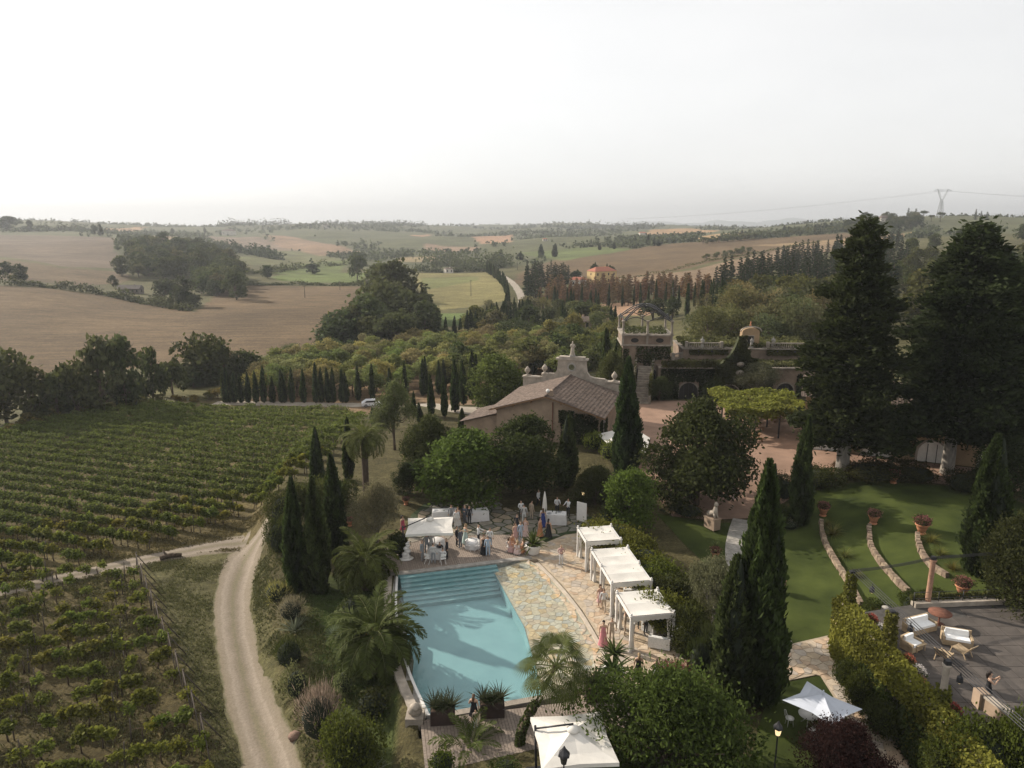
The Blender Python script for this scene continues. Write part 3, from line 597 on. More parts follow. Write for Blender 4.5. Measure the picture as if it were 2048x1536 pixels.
def proto_broad(seed, h=8., w=7., nb=26, nl=2600, ls=.5, trunk=.3, base=.22, flat=.8, mt='leaf', aspect=.6, droop=0.0, bark='bark', tall=1.0):
    rg = np.random.default_rng(seed); blobs = []; br = [([(0, 0, -.3), (rg.normal()*.1, rg.normal()*.1, h*base), (rg.normal()*.2, rg.normal()*.2, h*.55)], [trunk, trunk*.75, trunk*.45])]
    f1, f2, f3 = rg.uniform(0, 6.28, 3)
    for i in range(nb):
        a = i*2.4+rg.uniform(-.5, .5); zc = rg.uniform(0, 1)**.8; lob = 1+.2*math.sin(2*a+f1)+.16*math.sin(3*a+f2+zc*4)
        rr = math.sqrt(max(.03, 1-(2*zc-.8)**2*.85))*w/2*rg.uniform(.4, .82)*lob
        s = w*rg.choice([.09, .12, .15, .19, .24])*rg.uniform(.85, 1.1); zc = min(1, zc*(1+.12*math.sin(a+f3))); c = (rr*math.cos(a), rr*math.sin(a), h*(base+.14)+zc*(h*(1-base-.14)-s*flat)); blobs.append((*c, s*rg.uniform(.85, 1.25), s*rg.uniform(.85, 1.25), s*flat*tall))
        if i % 2 == 0: br.append(([(0, 0, h*rg.uniform(base*.8, .45)), (c[0]*.5, c[1]*.5, c[2]*.75), c], [trunk*.4, trunk*.25, trunk*.08]))
    C, d, id_ = shell(nl, blobs, rg); D = d*.6+rg.normal(size=(nl, 3))*.7; D[:, 2] -= droop
    zc = (C[:, 2]-C[:, 2].min())/np.ptp(C[:, 2]); tint = np.clip(.22+rg.uniform(0, .35, len(blobs))[id_]+rg.normal(0, .17, nl)+zc*.12, 0, 1)
    V = leaves(C, D, rg.uniform(.7, 1.3, nl)*ls, rg.uniform(.7, 1.2, nl)*ls*aspect, rg)
    return [('trunk', tubes_mesh('trunk', br, M[bark])), ('crown', quads_mesh('crown', V, tint=tint, mats=M[mt]))]
def cyp_r(t): return np.minimum(1, .6+t*1.7)*np.power(np.clip(1-np.power(t, 1.6), 0, 1), .8)
def proto_cypress(seed, h=10., w=1.8, nl=3000, ls=.3, core=True):
    rg = np.random.default_rng(seed); t = rg.uniform(.01, .995, nl*2); keep = rg.uniform(0, 1, nl*2) < cyp_r(t)+.12; t = t[keep][:nl]; n = len(t); a = rg.uniform(0, 2*math.pi, n)
    p1, p2, p3 = rg.uniform(0, 6.28, 3); lump = 1+.17*np.sin(3*a+t*7+p1)+.09*np.sin(7*a-t*23+p2)+.07*np.sin(t*40+2*a+p3)+.05*np.sin(13*a+t*60)
    R = cyp_r(t)*w/2*lump*np.where(rg.uniform(0, 1, n) < .07, rg.uniform(1.03, 1.22, n), rg.uniform(.80, 1.03, n))+.02; bx = .03*h*np.sin(t*2+p1)*t; C = np.stack([R*np.cos(a)+bx, R*np.sin(a), t*h*.97+.25], 1)
    D = np.stack([np.cos(a)*.32, np.sin(a)*.32, np.ones(n)], 1)+rg.normal(0, .22, (n, 3))
    V = leaves(C, D, rg.uniform(.8, 1.5, n)*ls, rg.uniform(.3, .5, n)*ls, rg); tint = np.clip(.35+.35*(lump-1)/.2+rg.normal(0, .16, n), 0, 1)
    me = quads_mesh('crown', V, tint=tint, mats=M['leaf'])
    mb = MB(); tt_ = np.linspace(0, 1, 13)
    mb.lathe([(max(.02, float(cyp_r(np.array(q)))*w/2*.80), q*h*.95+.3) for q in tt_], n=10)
    core_ = mb.mesh('dark_core', M['cyp_core'])  # dark solid added inside the crown to block light
    mb = MB(); mb.tube([(0, 0, -.4), (0, 0, .3), (0, 0, h*.5)], [w*.1+.05, w*.09+.04, .05], 7); return [('trunk', mb.mesh('trunk', M['bark'])), ('dark_core', core_), ('crown', me)]
def proto_conifer(seed, h=12., w=5., nl=3000, ls=.5, base=.1, pw_=.8, clear=0.0, layers=0):
    rg = np.random.default_rng(seed); br = [([(0, 0, -.5), (0, 0, h*.5), (0, 0, h*.97)], [h*.022, h*.015, .03])]; nb = int(26+nl/900); C = []; D = []; T = []
    for i in range(nb):
        t = (i+.5)/nb; z = h*(base+(1-base)*t*.97); L = w/2*(1-t)**pw_*rg.uniform(.58, 1.22)+.15; a = i*2.39996+rg.uniform(-.4, .4)
        k = max(10, int(nl/nb*1.9*(1-t)**.9+8)); u = rg.uniform(.12, 1, k)**.6; sag = -.12*L*u**2+.1*L*u; wd = .29*L*(1.05-u)+.12*w/5
        off = rg.normal(0, 1, (k, 3))*np.stack([wd, wd, wd*.55], 1); dirv = np.array([math.cos(a), math.sin(a), 0.])
        c = dirv*(u*L)[:, None]+off; c[:, 2] += z+sag; C.append(c); D.append(dirv+np.array([0, 0, .25])+rg.normal(0, .45, (k, 3))); T.append(np.full(k, rg.uniform(0, .35)))
        br.append(([(0, 0, z-.1), tuple(dirv*L*.8+np.array([0, 0, z]))], [h*.006*(1-t)+.02, .015]))
    C = np.concatenate(C); D = np.concatenate(D); T = np.concatenate(T); n = len(C); C[:, 2] = np.maximum(C[:, 2], h*base*.8)
    V = leaves(C, D, rg.uniform(.7, 1.3, n)*ls, rg.uniform(.3, .55, n)*ls, rg); tint = np.clip(.2+T+rg.normal(0, .16, n), 0, 1)
    return [('trunk', tubes_mesh('trunk', br, M['bark'], 6)), ('crown', quads_mesh('crown', V, tint=tint, mats=M['leaf']))]
def proto_palm(seed, trunk_h=2., nf=46, fl=2.6, fruit=False, upright=.0, tr=.32, nlf=34):
    rg = np.random.default_rng(seed); V = []; T = []; rach = MB(); top = np.array([0, 0, trunk_h])
    for i in range(nf):
        a = i*2.39996+rg.uniform(-.2, .2); e = 1.35-1.75*(i/nf)**.8+upright+rg.uniform(-.1, .1); L = fl*rg.uniform(.85, 1.12)
        dh = np.array([math.cos(a), math.sin(a), 0.]); pts = []; p = top+dh*.12; ang = e
        for k in range(15):
            pts.append(p.copy()); p = p+(dh*math.cos(ang)+np.array([0, 0, math.sin(ang)]))*L/14; ang -= (.075+.035*math.cos(e))*(1+k*.06)
        pts = np.array(pts); rach.tube([tuple(q) for q in pts[::2]], [.028, .024, .02, .017, .013, .01, .007, .004], 4, cap=False)
        u = np.repeat(np.linspace(.14, .99, nlf), 2); pos = np.stack([np.interp(u*14, np.arange(15), pts[:, j]) for j in range(3)], 1); tan = nrmv(np.stack([np.interp(u*14, np.arange(15), np.gradient(pts[:, j])) for j in range(3)], 1))
        side = np.array([-math.sin(a), math.cos(a), 0.]); sg = np.tile([1., -1.], nlf); ll = (.5*np.sin(np.pi*np.clip(u*.92+.1, 0, 1))**.7+.1)*L/2.6
        Dl = tan*.62+side*sg[:, None]*.75+np.array([0, 0, .16])+rg.normal(0, .07, (len(u), 3)); Dl = nrmv(Dl); Cn = pos+Dl*ll[:, None]*.5; Cn[:, 2] -= ll*.07
        Wv = nrmv(np.cross(Dl, np.cross(tan, Dl)+rg.normal(0, .3, tan.shape))); wd = .035*L/2.6
        V.append(np.stack([pos-Wv*wd*.4, Cn-Wv*wd, pos+Dl*ll[:, None]-np.array([0, 0, 1])*(ll*.2)[:, None], Cn+Wv*wd], 1).reshape(-1, 3)); T.append(np.clip(rg.normal(.5-.25*(i/nf), .12, len(u)), 0, 1))
    V = np.concatenate(V); T = np.concatenate(T); mb = MB()
    zz = np.linspace(-.4, trunk_h+.1, 9+int(trunk_h*3)); mb.tube([(0, 0, z) for z in zz], [tr*(1+.12*(k % 2))*(1.15 if k > len(zz)-4 else 1) for k in range(len(zz))], 10)
    out = [('trunk', mb.mesh('trunk', M['bark'])), ('frond_ribs', rach.mesh('frond_ribs', M['palm_rib'])), ('crown', quads_mesh('crown', V, tint=T, mats=M['leaf']))]
    if fruit:
        C = []
        for k in range(6):
            a = k*1.05+.3; C.append(rg.normal(0, .16, (160, 3))*[1, 1, 1.5]+[math.cos(a)*.62, math.sin(a)*.62, trunk_h-.45])
        C = np.concatenate(C); out.append(('fruit_cluster', quads_mesh('fruit_cluster', leaves(C, rg.normal(size=C.shape), .09, .09, rg), tint=rg.uniform(0, 1, len(C)), mats=M['date'])))
    return out
def proto_fan(seed, h=4., nf=30):
    rg = np.random.default_rng(seed); V = []; T = []; st = MB(); lean = [(-1.9, -.9, -.2), (-1.75, -.85, .9), (-1.2, -.6, h*.5), (-.5, -.25, h*.78), (0, 0, h)]
    for i in range(nf):
        a = i*2.39996; e = 1.2-2.0*(i/nf); dh = np.array([math.cos(a), math.sin(a), 0]); d = dh*math.cos(e)+np.array([0, 0, math.sin(e)]); L = rg.uniform(.95, 1.35)
        c = np.array([0, 0, h])+d*L+np.array([0, 0, -.12*(1-math.sin(e))]); st.tube([(0, 0, h), tuple(c)], [.03, .018], 4, cap=False)
        s = np.cross(d, [0, 0, 1.]); s /= max(np.linalg.norm(s), 1e-6); f = d*.9+np.array([0, 0, -.25]); f /= np.linalg.norm(f); nn = np.cross(s, f); R = rg.uniform(.85, 1.1)
        for k in range(24):
            th = (k-11.5)/11.5*1.9; dv = f*math.cos(th)+s*math.sin(th); w_ = np.cross(nn, dv)*.034*R; mid = c+dv*R*.55+nn*.05; tip = c+dv*R*(1-.12*abs(th)/2.1)+np.array([0, 0, -.3*R])
            V += [c, mid-w_, tip, mid+w_]; T.append(min(1, max(0, rg.normal(.5 if i < nf*.8 else .8, .13))))
    mb = MB(); mb.tube(lean, [.2, .19, .17, .16, .19], 10); pts = [Vector(p) for p in lean]
    C = []
    for k in range(700):
        u = rg.uniform(.0, 2.4); i = int(u); p = pts[i].lerp(pts[i+1], u-i); a = rg.uniform(0, 6.28); C.append((p.x+math.cos(a)*.24, p.y+math.sin(a)*.24, p.z+rg.normal()*.05))
    C = np.array(C)
    return [('trunk', mb.mesh('trunk', M['bark'])), ('stalks', st.mesh('stalks', M['palm_rib'])), ('crown', quads_mesh('crown', np.array(V), tint=np.array(T), mats=M['leaf'])), ('trunk_ivy', quads_mesh('trunk_ivy', leaves(C, rg.normal(size=C.shape), .16, .12, rg), tint=rg.uniform(.1, .7, len(C)), mats=M['leaf']))]
def proto_bush(seed, w=1.6, h=1.2, nl=900, ls=.14, aspect=.55, lumps=7, spiky=0.0, core=True, mt='leaf'):
    rg = np.random.default_rng(seed); bl = [(rg.normal()*w*.18, rg.normal()*w*.18, h*rg.uniform(.35, .62), w*rg.uniform(.26, .38), w*rg.uniform(.26, .38), h*rg.uniform(.3, .4)) for _ in range(lumps)]
    C, d, id_ = shell(nl, bl, rg, .75, .3); C[:, 2] = np.maximum(C[:, 2], .04); D = d*(.6+spiky)+rg.normal(size=(nl, 3))*(.7-.5*spiky)+np.array([0, 0, .3+spiky])
    tint = np.clip(.3+rg.uniform(0, .3, lumps)[id_]+rg.normal(0, .17, nl), 0, 1)
    out = [('foliage', quads_mesh('foliage', leaves(C, D, rg.uniform(.7, 1.4, nl)*ls, ls*aspect, rg), tint=tint, mats=M[mt]))]
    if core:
        mb = MB(); mb.sphere((0, 0, h*.42), 1, 10, 6, 0, (w*.36, w*.36, h*.36)); out.append(('bush_core', mb.mesh('bush_core', M['cyp_core'])))  # same added dark solid, filling the inside of the bush
    return out
def proto_blades(seed, n=40, L=.9, wd=.09, spread=.9, stiff=1.0, seg=4, col='leaf', flat=0.0):
    """agave, yucca or grass: arching tapered blades from one root"""
    rg = np.random.default_rng(seed); V = []; T = []
    for i in range(n):
        a = i*2.39996+rg.uniform(-.2, .2); e = rg.uniform(1.45-spread, 1.5); l = L*rg.uniform(.7, 1.15); dh = np.array([math.cos(a), math.sin(a), 0]); s = np.array([-math.sin(a), math.cos(a), 0]); p = dh*.03*L; ang = e; tn = min(1, max(0, rg.normal(.5, .18)))
        for k in range(seg):
            q = p+(dh*math.cos(ang)+np.array([0, 0, math.sin(ang)]))*l/seg; w0 = wd*(1-k/seg)**.8; w1 = wd*(1-(k+1)/seg)**.8; V += [p-s*w0/2, q-s*w1/2, q+s*w1/2, p+s*w0/2]; T.append(tn); p = q; ang -= (1-stiff)*.5+.02
    return [('blades', quads_mesh('blades', np.array(V), tint=np.array(T), mats=M[col]))]
M['cyp_core'] = mat('dark_core', (.012, .017, .008), .95, .3, 4); M['palm_rib'] = mat('palm_rib', (.14, .15, .05), .7, .2, 4); M['date'] = mat('date_fruit', (.42, .2, .03), .6, .3, 9)
GRNS = {'cyp': (.038, .054, .023), 'oak': (.042, .052, .022), 'broad': (.055, .072, .026), 'olive': (.11, .115, .085), 'pine': (.024, .036, .018), 'cedar': (.032, .042, .02), 'lime': (.13, .14, .04),
        'grove': (.21, .2, .09), 'willow': (.105, .11, .06), 'rust': (.19, .115, .08), 'palm': (.062, .082, .028), 'vine': (.085, .098, .028), 'bushy': (.07, .088, .03), 'grey': (.2, .19, .17), 'ivy': (.075, .075, .02), 'blue': (.15, .17, .15)}
def vary(col, rg=random, a=.16):
    k = .95*(1+rg.uniform(-a, a)); return (col[0]*k*1.1*(1+rg.uniform(-.1, .1)), col[1]*k*1.06, col[2]*k*.78*(1+rg.uniform(-.1, .1)), 1)
def plant(name, label, cat, loc, proto, col, scale=1., rz=None, group=None, tilt=0.0):
    o = thing(name, label, cat, loc, random.uniform(0, 6.28) if rz is None else rz, group, scale)
    if tilt: o.rotation_euler[1] = tilt
    c = vary(GRNS.get(col, col) if isinstance(col, str) else col)
    for nm, me in proto:
        q = bpy.data.objects.new(nm, me); COL.objects.link(q); q.parent = o; q.color = c
        if nm == 'trunk_ivy': q.color = (.07, .085, .025, 1)
    return o
def fit(px, base, top, wpx, ph, pwid, z=None):
    """photo base/top/width -> ground point and scale for a plant ph tall and pwid wide"""
    g = G(px, base) if z is None else P(px, base, z)
    h = max(.3, topz(g.y, top)-g.z); return g, h/ph, (wpx/F*depth(g))/pwid
def put(name, label, cat, px, base, top, wpx, proto, ph, pwid, col, group=None, z=None, **kw):
    g, sh, sw = fit(px, base, top, wpx, ph, pwid, z); return plant(name, label, cat, g, proto, col, (sw, sw, sh), group=group, **kw)
# --- near cypresses
CY = [proto_cypress(11, 12, 2.2, 15000, .36), proto_cypress(12, 12, 2.2, 13000, .36), proto_cypress(13, 10, 2., 9000, .36)]
CYL = [proto_cypress(20+i, 7, 1.35, 1100, .42) for i in range(4)]
for i, (px, ba, to, w, lb) in enumerate([(597, 1192, 952, 46, 'slim dark cypress nearest the gravel road, left one of the pair'), (636, 1194, 948, 54, 'broad dark cypress beside the road, right one of the pair'), (677, 1110, 905, 44, 'tall cypress behind the roadside pair, left of the olive tree'),
        (638, 990, 855, 28, 'slender cypress rising above the round hedge by the vineyard edge'), (697, 960, 834, 22, 'thin cypress just left of the tall date palm'), (1131, 975, 830, 42, 'cypress in front of the ivy-covered farmhouse wall'),
        (1250, 958, 712, 54, 'very tall leaning-topped cypress between farmhouse and courtyard'), (1512, 1405, 914, 104, 'tallest foreground cypress with a split top on the lawn edge'), (1461, 1412, 1112, 84, 'shorter cypress leaning against the tallest foreground one'),
        (1598, 1052, 828, 42, 'cypress at the courtyard corner below the big cedar'), (1966, 1155, 868, 82, 'wide cypress on the terraced lawn at the far right'), (925, 880, 815, 20, 'small cypress at the left eave of the farmhouse wing'),
        (1213, 770, 655, 24, 'cypress behind the farmhouse, left of the ivy-hung tower'), (1232, 770, 678, 19, 'shorter cypress squeezed against the ivy-hung tower')]):
    put('cypress_tree', lb, 'cypress', px, ba, to, w, CY[i % 3] if w > 30 else CY[2], (12, 12, 10)[i % 3] if w > 30 else 10, (2.2, 2.2, 2.)[i % 3] if w > 30 else 2., 'cyp', group='garden cypresses', z=(0. if i in (7, 8) else (-1.6 if i in (0, 1) else None)))
# --- cypresses of the lanes beyond the vineyard
ln = [(450, 745), (454, 742), (460, 755), (470, 752), (483, 754), (497, 752), (513, 749), (528, 738), (546, 761), (563, 745), (569, 755), (585, 742), (608, 745), (632, 732), (644, 742), (657, 742), (667, 742), (685, 744), (692, 752), (717, 737), (745, 733), (779, 743), (811, 729)]
for i, (px, to) in enumerate(ln):
    put('cypress_tree', '%s cypress counted from the vineyard corner in the lane row' % ORD[i], 'cypress', px, 806+(i > 18)*(-4), to-7, 13, CYL[i % 4], 7, 1.35, 'cyp', 'cypress row along the vineyard lane')
for i, (px, ba, to, w, lb) in enumerate([(846, 792, 717, 13, 'left of a close pair'), (852, 790, 713, 12, 'right of a close pair'), (862, 832, 749, 15, 'nearest the car park bend'), (878, 790, 720, 13, 'with a bare lane at its foot'), (888, 784, 718, 12, 'half hidden by its neighbour'),
        (889, 834, 752, 14, 'standing forward beside the lane'), (910, 824, 717, 19, 'tall and full beside the leafy park tree'), (927, 810, 721, 16, 'next to the leafy park tree'), (945, 800, 700, 19, 'tallest of the lane end'), (954, 796, 708, 14, 'behind the tallest of the lane end'),
        (1034, 745, 697, 14, 'rising out of the grove left of the parapet'), (1068, 750, 684, 16, 'rising from the grove just left of the parapet statue'), (1112, 728, 672, 14, 'dark and lone above the grove left of the tower'), (746, 850, 815, 12, 'small, at the corner of the vineyard'), (828, 830, 782, 11, 'small, beside the parked car'),
        (839, 845, 805, 14, 'short, behind the ragged park tree')]):
    put('cypress_tree', 'cypress of the lane end, '+lb, 'cypress', px, ba, to, w, CYL[i % 4], 7, 1.35, 'cyp', 'cypresses at the lane end')
# --- garden trees
B1 = proto_broad(31, 9, 8, 44, 17000, .30, .3, .0, .85); B2 = proto_broad(32, 9, 9, 52, 18000, .34, .35, .02, .8); B3 = proto_broad(33, 8, 7, 42, 13000, .32, .25, .03, .9, aspect=.7)
B4 = proto_broad(34, 8, 5.5, 30, 11000, .26, .22, .15, 1.1, aspect=.45); BIG = proto_broad(35, 7, 9.5, 64, 30000, .27, .28, .0, .75, aspect=.5)
OL = [proto_broad(41, 5, 4.6, 26, 12000, .2, .2, .18, .9, aspect=.3, bark='bark_grey'), proto_broad(42, 5, 4.6, 26, 11000, .2, .2, .18, .9, aspect=.3, bark='bark_grey')]
for nm, lb, px, ba, to, w, pr, ph, pwd, col in [
    ('park_tree', 'ragged grey-green tree standing between vineyard and farmhouse', 790, 900, 762, 80, B4, 8, 5.5, (.10, .11, .055)),
    ('holm_oak', 'round dark holm oak left of the magnolia', 862, 965, 832, 120, B1, 9, 8, 'oak'),
    ('magnolia_tree', 'big glossy magnolia over the buffet tables', 925, 1015, 858, 175, B3, 8, 7, (.062, .088, .026)),
    ('holm_oak', 'wide dark holm oak in front of the farmhouse gable', 1050, 985, 828, 170, B2, 9, 9, 'oak'),
    ('plane_tree', 'bright green spreading tree behind the farmhouse roof', 998, 826, 706, 120, B3, 8, 7, (.10, .125, .045)),
    ('holm_oak', 'massive dark holm oak in the courtyard, right of the tallest cypress', 1390, 1010, 798, 215, B2, 9, 9, 'oak'),
    ('garden_tree', 'light green young tree above the pavilion row', 1256, 1062, 934, 115, B3, 8, 7, (.10, .14, .04)),
    ('bay_tree', 'clipped dark tree beside the arched doorway', 1424, 806, 760, 48, B1, 9, 8, 'oak'),
    ('holm_oak', 'dark tree at the right frame edge beyond the terrace', 2030, 1225, 1020, 150, B1, 9, 8, 'oak'),
    ('garden_tree', 'leafy tree pressed against the left side of the tower', 1222, 800, 700, 60, B1, 9, 8, (.06, .07, .03)), ('garden_tree', 'low leafy tree between stair and arched door', 1318, 802, 752, 50, B1, 9, 8, (.05, .058, .024)),
    ('oleander_bush', 'dark leafy mass right of the garden paving', 1190, 1010, 930, 90, B1, 9, 8, (.05, .06, .028)),
    ('holm_oak', 'dark tree before the arched windows at the right frame edge', 2020, 1000, 872, 130, B1, 9, 8, 'oak'),
    ('garden_tree', 'dark leafy tree left of the garden paving', 820, 985, 925, 70, B1, 9, 8, 'oak')]:
    put(nm, lb, 'tree', px, ba, to, w, pr, ph, pwd, col)
plant('lime_tree', 'large dense foreground tree in front of the black planter', 'tree', (7.5, 30., -1.0), BIG, (.058, .078, .024), (.84, .78, .96))
plant('plum_tree', 'dark red-leaved plum tree at the bottom of the path', 'tree', P(1690, 1570, 0), BIG, (.03, .013, .015), (.42, .4, .46))
put('olive_tree', 'grey-green olive tree beside the upper deck', 'tree', 756, 1096, 962, 92, OL[0], 5, 4.6, 'olive'); put('olive_tree', 'rounded olive tree behind the pavilions', 'tree', 1424, 1262, 1108, 110, OL[1], 5, 4.6, 'olive', z=0.)
put('olive_tree', 'silvery olive tree before the terrace wall', 'tree', 1512, 800, 722, 92, OL[0], 5, 4.6, 'olive')
CE = [proto_conifer(51, 25, 9.6, 52000, .55, .16, .55), proto_conifer(52, 26, 13, 60000, .6, .2, .5)]
plant('cedar_tree', 'tall dark cedar with pale trunk on the lawn edge', 'tree', (31.6, 66, 1.4), CE[0], 'cedar', (1.02, 1.02, 1.03), rz=.5)
plant('cedar_tree', 'broadest dark cedar in front of the arched windows', 'tree', (42.0, 66.5, 1.6), CE[1], 'cedar', (.98, .98, .965), rz=2.1)
plant('cedar_tree', 'dark cedar cut by the right frame edge', 'tree', (50.5, 68, 1.8), CE[1], 'cedar', (.9, .9, .92), rz=4.)
for o in [q for q in bpy.data.objects if q.name.startswith('cedar_tree')]:
    for ch in o.children:
        if ch.name.startswith('trunk'): ch.data.materials[0] = M['bark_grey']
# trunks of the cedars are stout at the foot
for x, y, z in ((31.6, 66, 1.3), (42., 66.5, 1.5)):
    mb = MB(); mb.tube([(0, 0, -.3), (0, 0, .4), (0, 0, 1.5), (0, 0, 6.5)], [1.0, .72, .6, .5], 14)
    o = mb.build('trunk_foot', M['bark_grey']); o.parent = [q for q in bpy.data.objects if q.name.startswith('cedar_tree') and abs(q.location.x-x) < .2][0]
# --- palms
PH = proto_palm(61, 2.4, 58, 3.5, True, .1, .36, 40); PH2 = proto_palm(62, 2.4, 50, 3.1, False, .1, .34, 36); PH1 = proto_palm(63, 6.0, 52, 2.7, False, .05, .3, 32); PH4 = proto_palm(64, .8, 26, 2.3, False, .25, .2, 30)
plant('date_palm', 'largest date palm with orange fruit beside the pool wall', 'palm', P(752, 1342, -1.1), PH, 'palm'); plant('date_palm', 'low date palm between olive tree and pool corner', 'palm', P(733, 1178, -1.1), PH2, 'palm')
plant('date_palm', 'tall-trunked date palm behind the cypresses', 'palm', P(733, 992, -.3), PH1, (.085, .095, .035)); plant('date_palm', 'small young date palm below the lower deck', 'palm', P(940, 1530, -1.2), PH4, (.075, .11, .035))
plant('fan_palm', 'fan palm on a leaning ivy-wrapped trunk by the pool', 'palm', (2.25, 33., 0), proto_fan(65, 3.9, 32), (.068, .088, .032), rz=0)
# --- hedges and shrubs
BU = [proto_bush(71), proto_bush(72, nl=1100), proto_bush(73, 1.6, 1.2, 1500, .11, .5)]; SPK = [proto_bush(74, 1.6, 1.2, 900, .22, .12, 5, .9), proto_bush(75, 1.6, 1.2, 1400, .2, .1, 6, .9)]
def bush(nm, lb, px, ba, to, w, col, pr=None, z=None, group=None, cat='shrub'):
    return put(nm, lb, cat, px, ba, to, w, pr or BU[random.randrange(3)], 1.2, 1.6, col, group, z)
HB = [proto_bush(76, 1.6, 1.2, 6500, .075, .6, 9), proto_bush(77, 1.6, 1.2, 6500, .075, .6, 8)]
for px, ba, to, w, lb in ((572, 1062, 975, 70, 'tall rounded hedge bush at the road bend'), (612, 1035, 955, 80, 'hedge bush just behind the two roadside cypresses'), (668, 1010, 950, 80, 'dark hedge bush between cypresses and tall date palm'), (560, 1110, 1030, 50, 'loose shrub on the bank below the road bend hedge')):
    bush('hedge_bush', lb, px, ba, to, w, (.055, .066, .024), HB[0], group='hedge at the road bend')
for i, (px, ba, to, w, lb) in enumerate(((1228, 1100, 1040, 105, 'yellow-green shrub reaching over the farthest pavilion roof'), (1268, 1120, 1062, 85, 'yellow-green shrub behind the gap between the farther pavilions'), (1283, 1150, 1088, 105, 'yellow-green shrub reaching over the long pavilion roof, far end'), (1302, 1185, 1118, 110, 'yellow-green shrub reaching over the long pavilion roof, near end'), (1335, 1210, 1140, 80, 'shrub on the lawn side of the long pavilion'),
        (1322, 1260, 1176, 105, 'yellow-green shrub drooping over the nearest pavilion roof'), (1362, 1280, 1195, 80, 'dark shrub behind the nearest pavilion'), (1385, 1320, 1240, 80, 'dark loose shrub right of the nearest pavilion'))):
    bush('climbing_shrub', lb, px, ba, to, w, (.105, .115, .026) if i not in (4, 6, 7) else (.05, .06, .022), HB[i % 2], 0., 'shrubs behind the pavilions')
for nm, lb, px, ba, to, w, col, pr in [
    ('yucca_clump', 'dry yellow leaved clump at the foot of the cypresses', 556, 1205, 1160, 62, (.24, .21, .10), SPK[0]), ('lavender_bush', 'grey feathery bush above the blue agave', 583, 1240, 1192, 58, 'grey', SPK[1]),
    ('rosemary_bush', 'dark green bush below the blue agave', 580, 1335, 1272, 66, (.05, .06, .025), SPK[1]), ('variegated_bush', 'pale variegated bush beside the largest date palm', 596, 1400, 1328, 54, (.13, .15, .08), BU[2]),
    ('lavender_bush', 'large grey dry bush by the roadside rock', 640, 1480, 1372, 92, (.24, .21, .19), SPK[1]), ('cypress_shrub', 'dense olive-green shrub at the bottom of the bank', 706, 1555, 1425, 120, (.07, .085, .02), HB[1]),
    ('variegated_bush', 'pale bush under the largest date palm', 690, 1385, 1335, 42, (.14, .155, .085), BU[2]), ('rosemary_bush', 'dark bush below the fruiting date palm', 745, 1430, 1380, 80, (.04, .05, .02), BU[0]),
    ('boxwood_bush', 'dark shrub between date palms at the pool corner', 705, 1240, 1190, 60, (.045, .055, .02), BU[1]), ('boxwood_bush', 'dark bush beside the upper deck steps', 795, 1110, 1060, 50, (.05, .06, .022), BU[1]),
    ('boxwood_bush', 'low round bush under the young date palm', 885, 1545, 1500, 60, (.07, .09, .02), BU[0]), ('boxwood_bush', 'bush at the bottom edge under the deck', 1010, 1550, 1520, 60, (.05, .065, .02), BU[1]),
    ('boxwood_bush', 'clipped hedge block at the courtyard edge, left', 1375, 1030, 1008, 70, (.06, .075, .025), BU[2]), ('boxwood_bush', 'clipped hedge block before the statue', 1360, 1025, 1006, 50, (.06, .075, .03), BU[2]),
    ('lavender_bush', 'silver-grey cushion plant under the courtyard cypress', 1578, 1058, 1036, 44, 'grey', SPK[0]), ('boxwood_bush', 'dark ball shrub left of the courtyard cypress', 1565, 1000, 950, 50, (.04, .05, .02), HB[0]), ('boxwood_bush', 'dark spreading shrub in front of the courtyard cypress', 1560, 1050, 1010, 60, (.045, .055, .02), HB[1]),
    ('boxwood_bush', 'yellow-green shrub beside the stone chimney', 1187, 900, 860, 44, (.13, .15, .035), BU[1]), ('boxwood_bush', 'yellow-green shrub under the white awning', 1218, 920, 880, 44, (.12, .15, .035), BU[0]),
    ('boxwood_bush', 'long dark hedge behind the lawn, beside the first cedar', 1630, 972, 935, 90, (.04, .05, .02), HB[0]), ('boxwood_bush', 'dark hedge between the two cedar trunks', 1740, 960, 922, 110, (.045, .05, .02), HB[1]), ('boxwood_bush', 'hedge behind the potted begonia at the lawn top', 1830, 962, 930, 90, (.05, .055, .022), HB[0]),
    ('boxwood_bush', 'reddish hedge near the arched windows', 1700, 950, 925, 60, (.08, .05, .03), HB[1]), ('boxwood_bush', 'dark shrub right of the second cedar trunk', 1925, 985, 940, 70, (.04, .045, .02), HB[0]),
    ('rockrose_bush', 'loose scrub on the rocky bank below the awning', 1200, 990, 945, 60, (.08, .09, .04), SPK[0]), ('rockrose_bush', 'dark agave scrub on the rocky bank', 1240, 1000, 960, 60, (.06, .075, .04), SPK[1]), ('rockrose_bush', 'dark bush beside the garden lantern', 1215, 1060, 1015, 50, (.05, .065, .03), BU[0]),
    ('rosemary_bush', 'dark bush behind the outdoor shower', 1400, 1350, 1270, 60, (.04, .05, .02), SPK[0]), ('bamboo_clump', 'thin bamboo clump left of the shower', 1420, 1330, 1245, 50, (.06, .075, .03), SPK[1])]:
    bush(nm, lb, px, ba, to, w, col, pr)
AG = proto_blades(81, 44, 1.0, .12, 1.3, .93); GRS = proto_blades(82, 130, .9, .03, 1.1, .55, 5)
for px, py, s, lb in ((590, 1262, 1.3, 'blue-grey agave on the bank between grey and dark bush'), (668, 1272, .9, 'blue agave beside the date palm on the left lawn'), (745, 1545, 1.1, 'white-edged agave at the bottom edge'), (700, 1290, .7, 'small blue agave at the lawn edge under the palm')):
    plant('agave_plant', lb, 'agave', G(px, py), AG, 'blue', s, group='agaves')
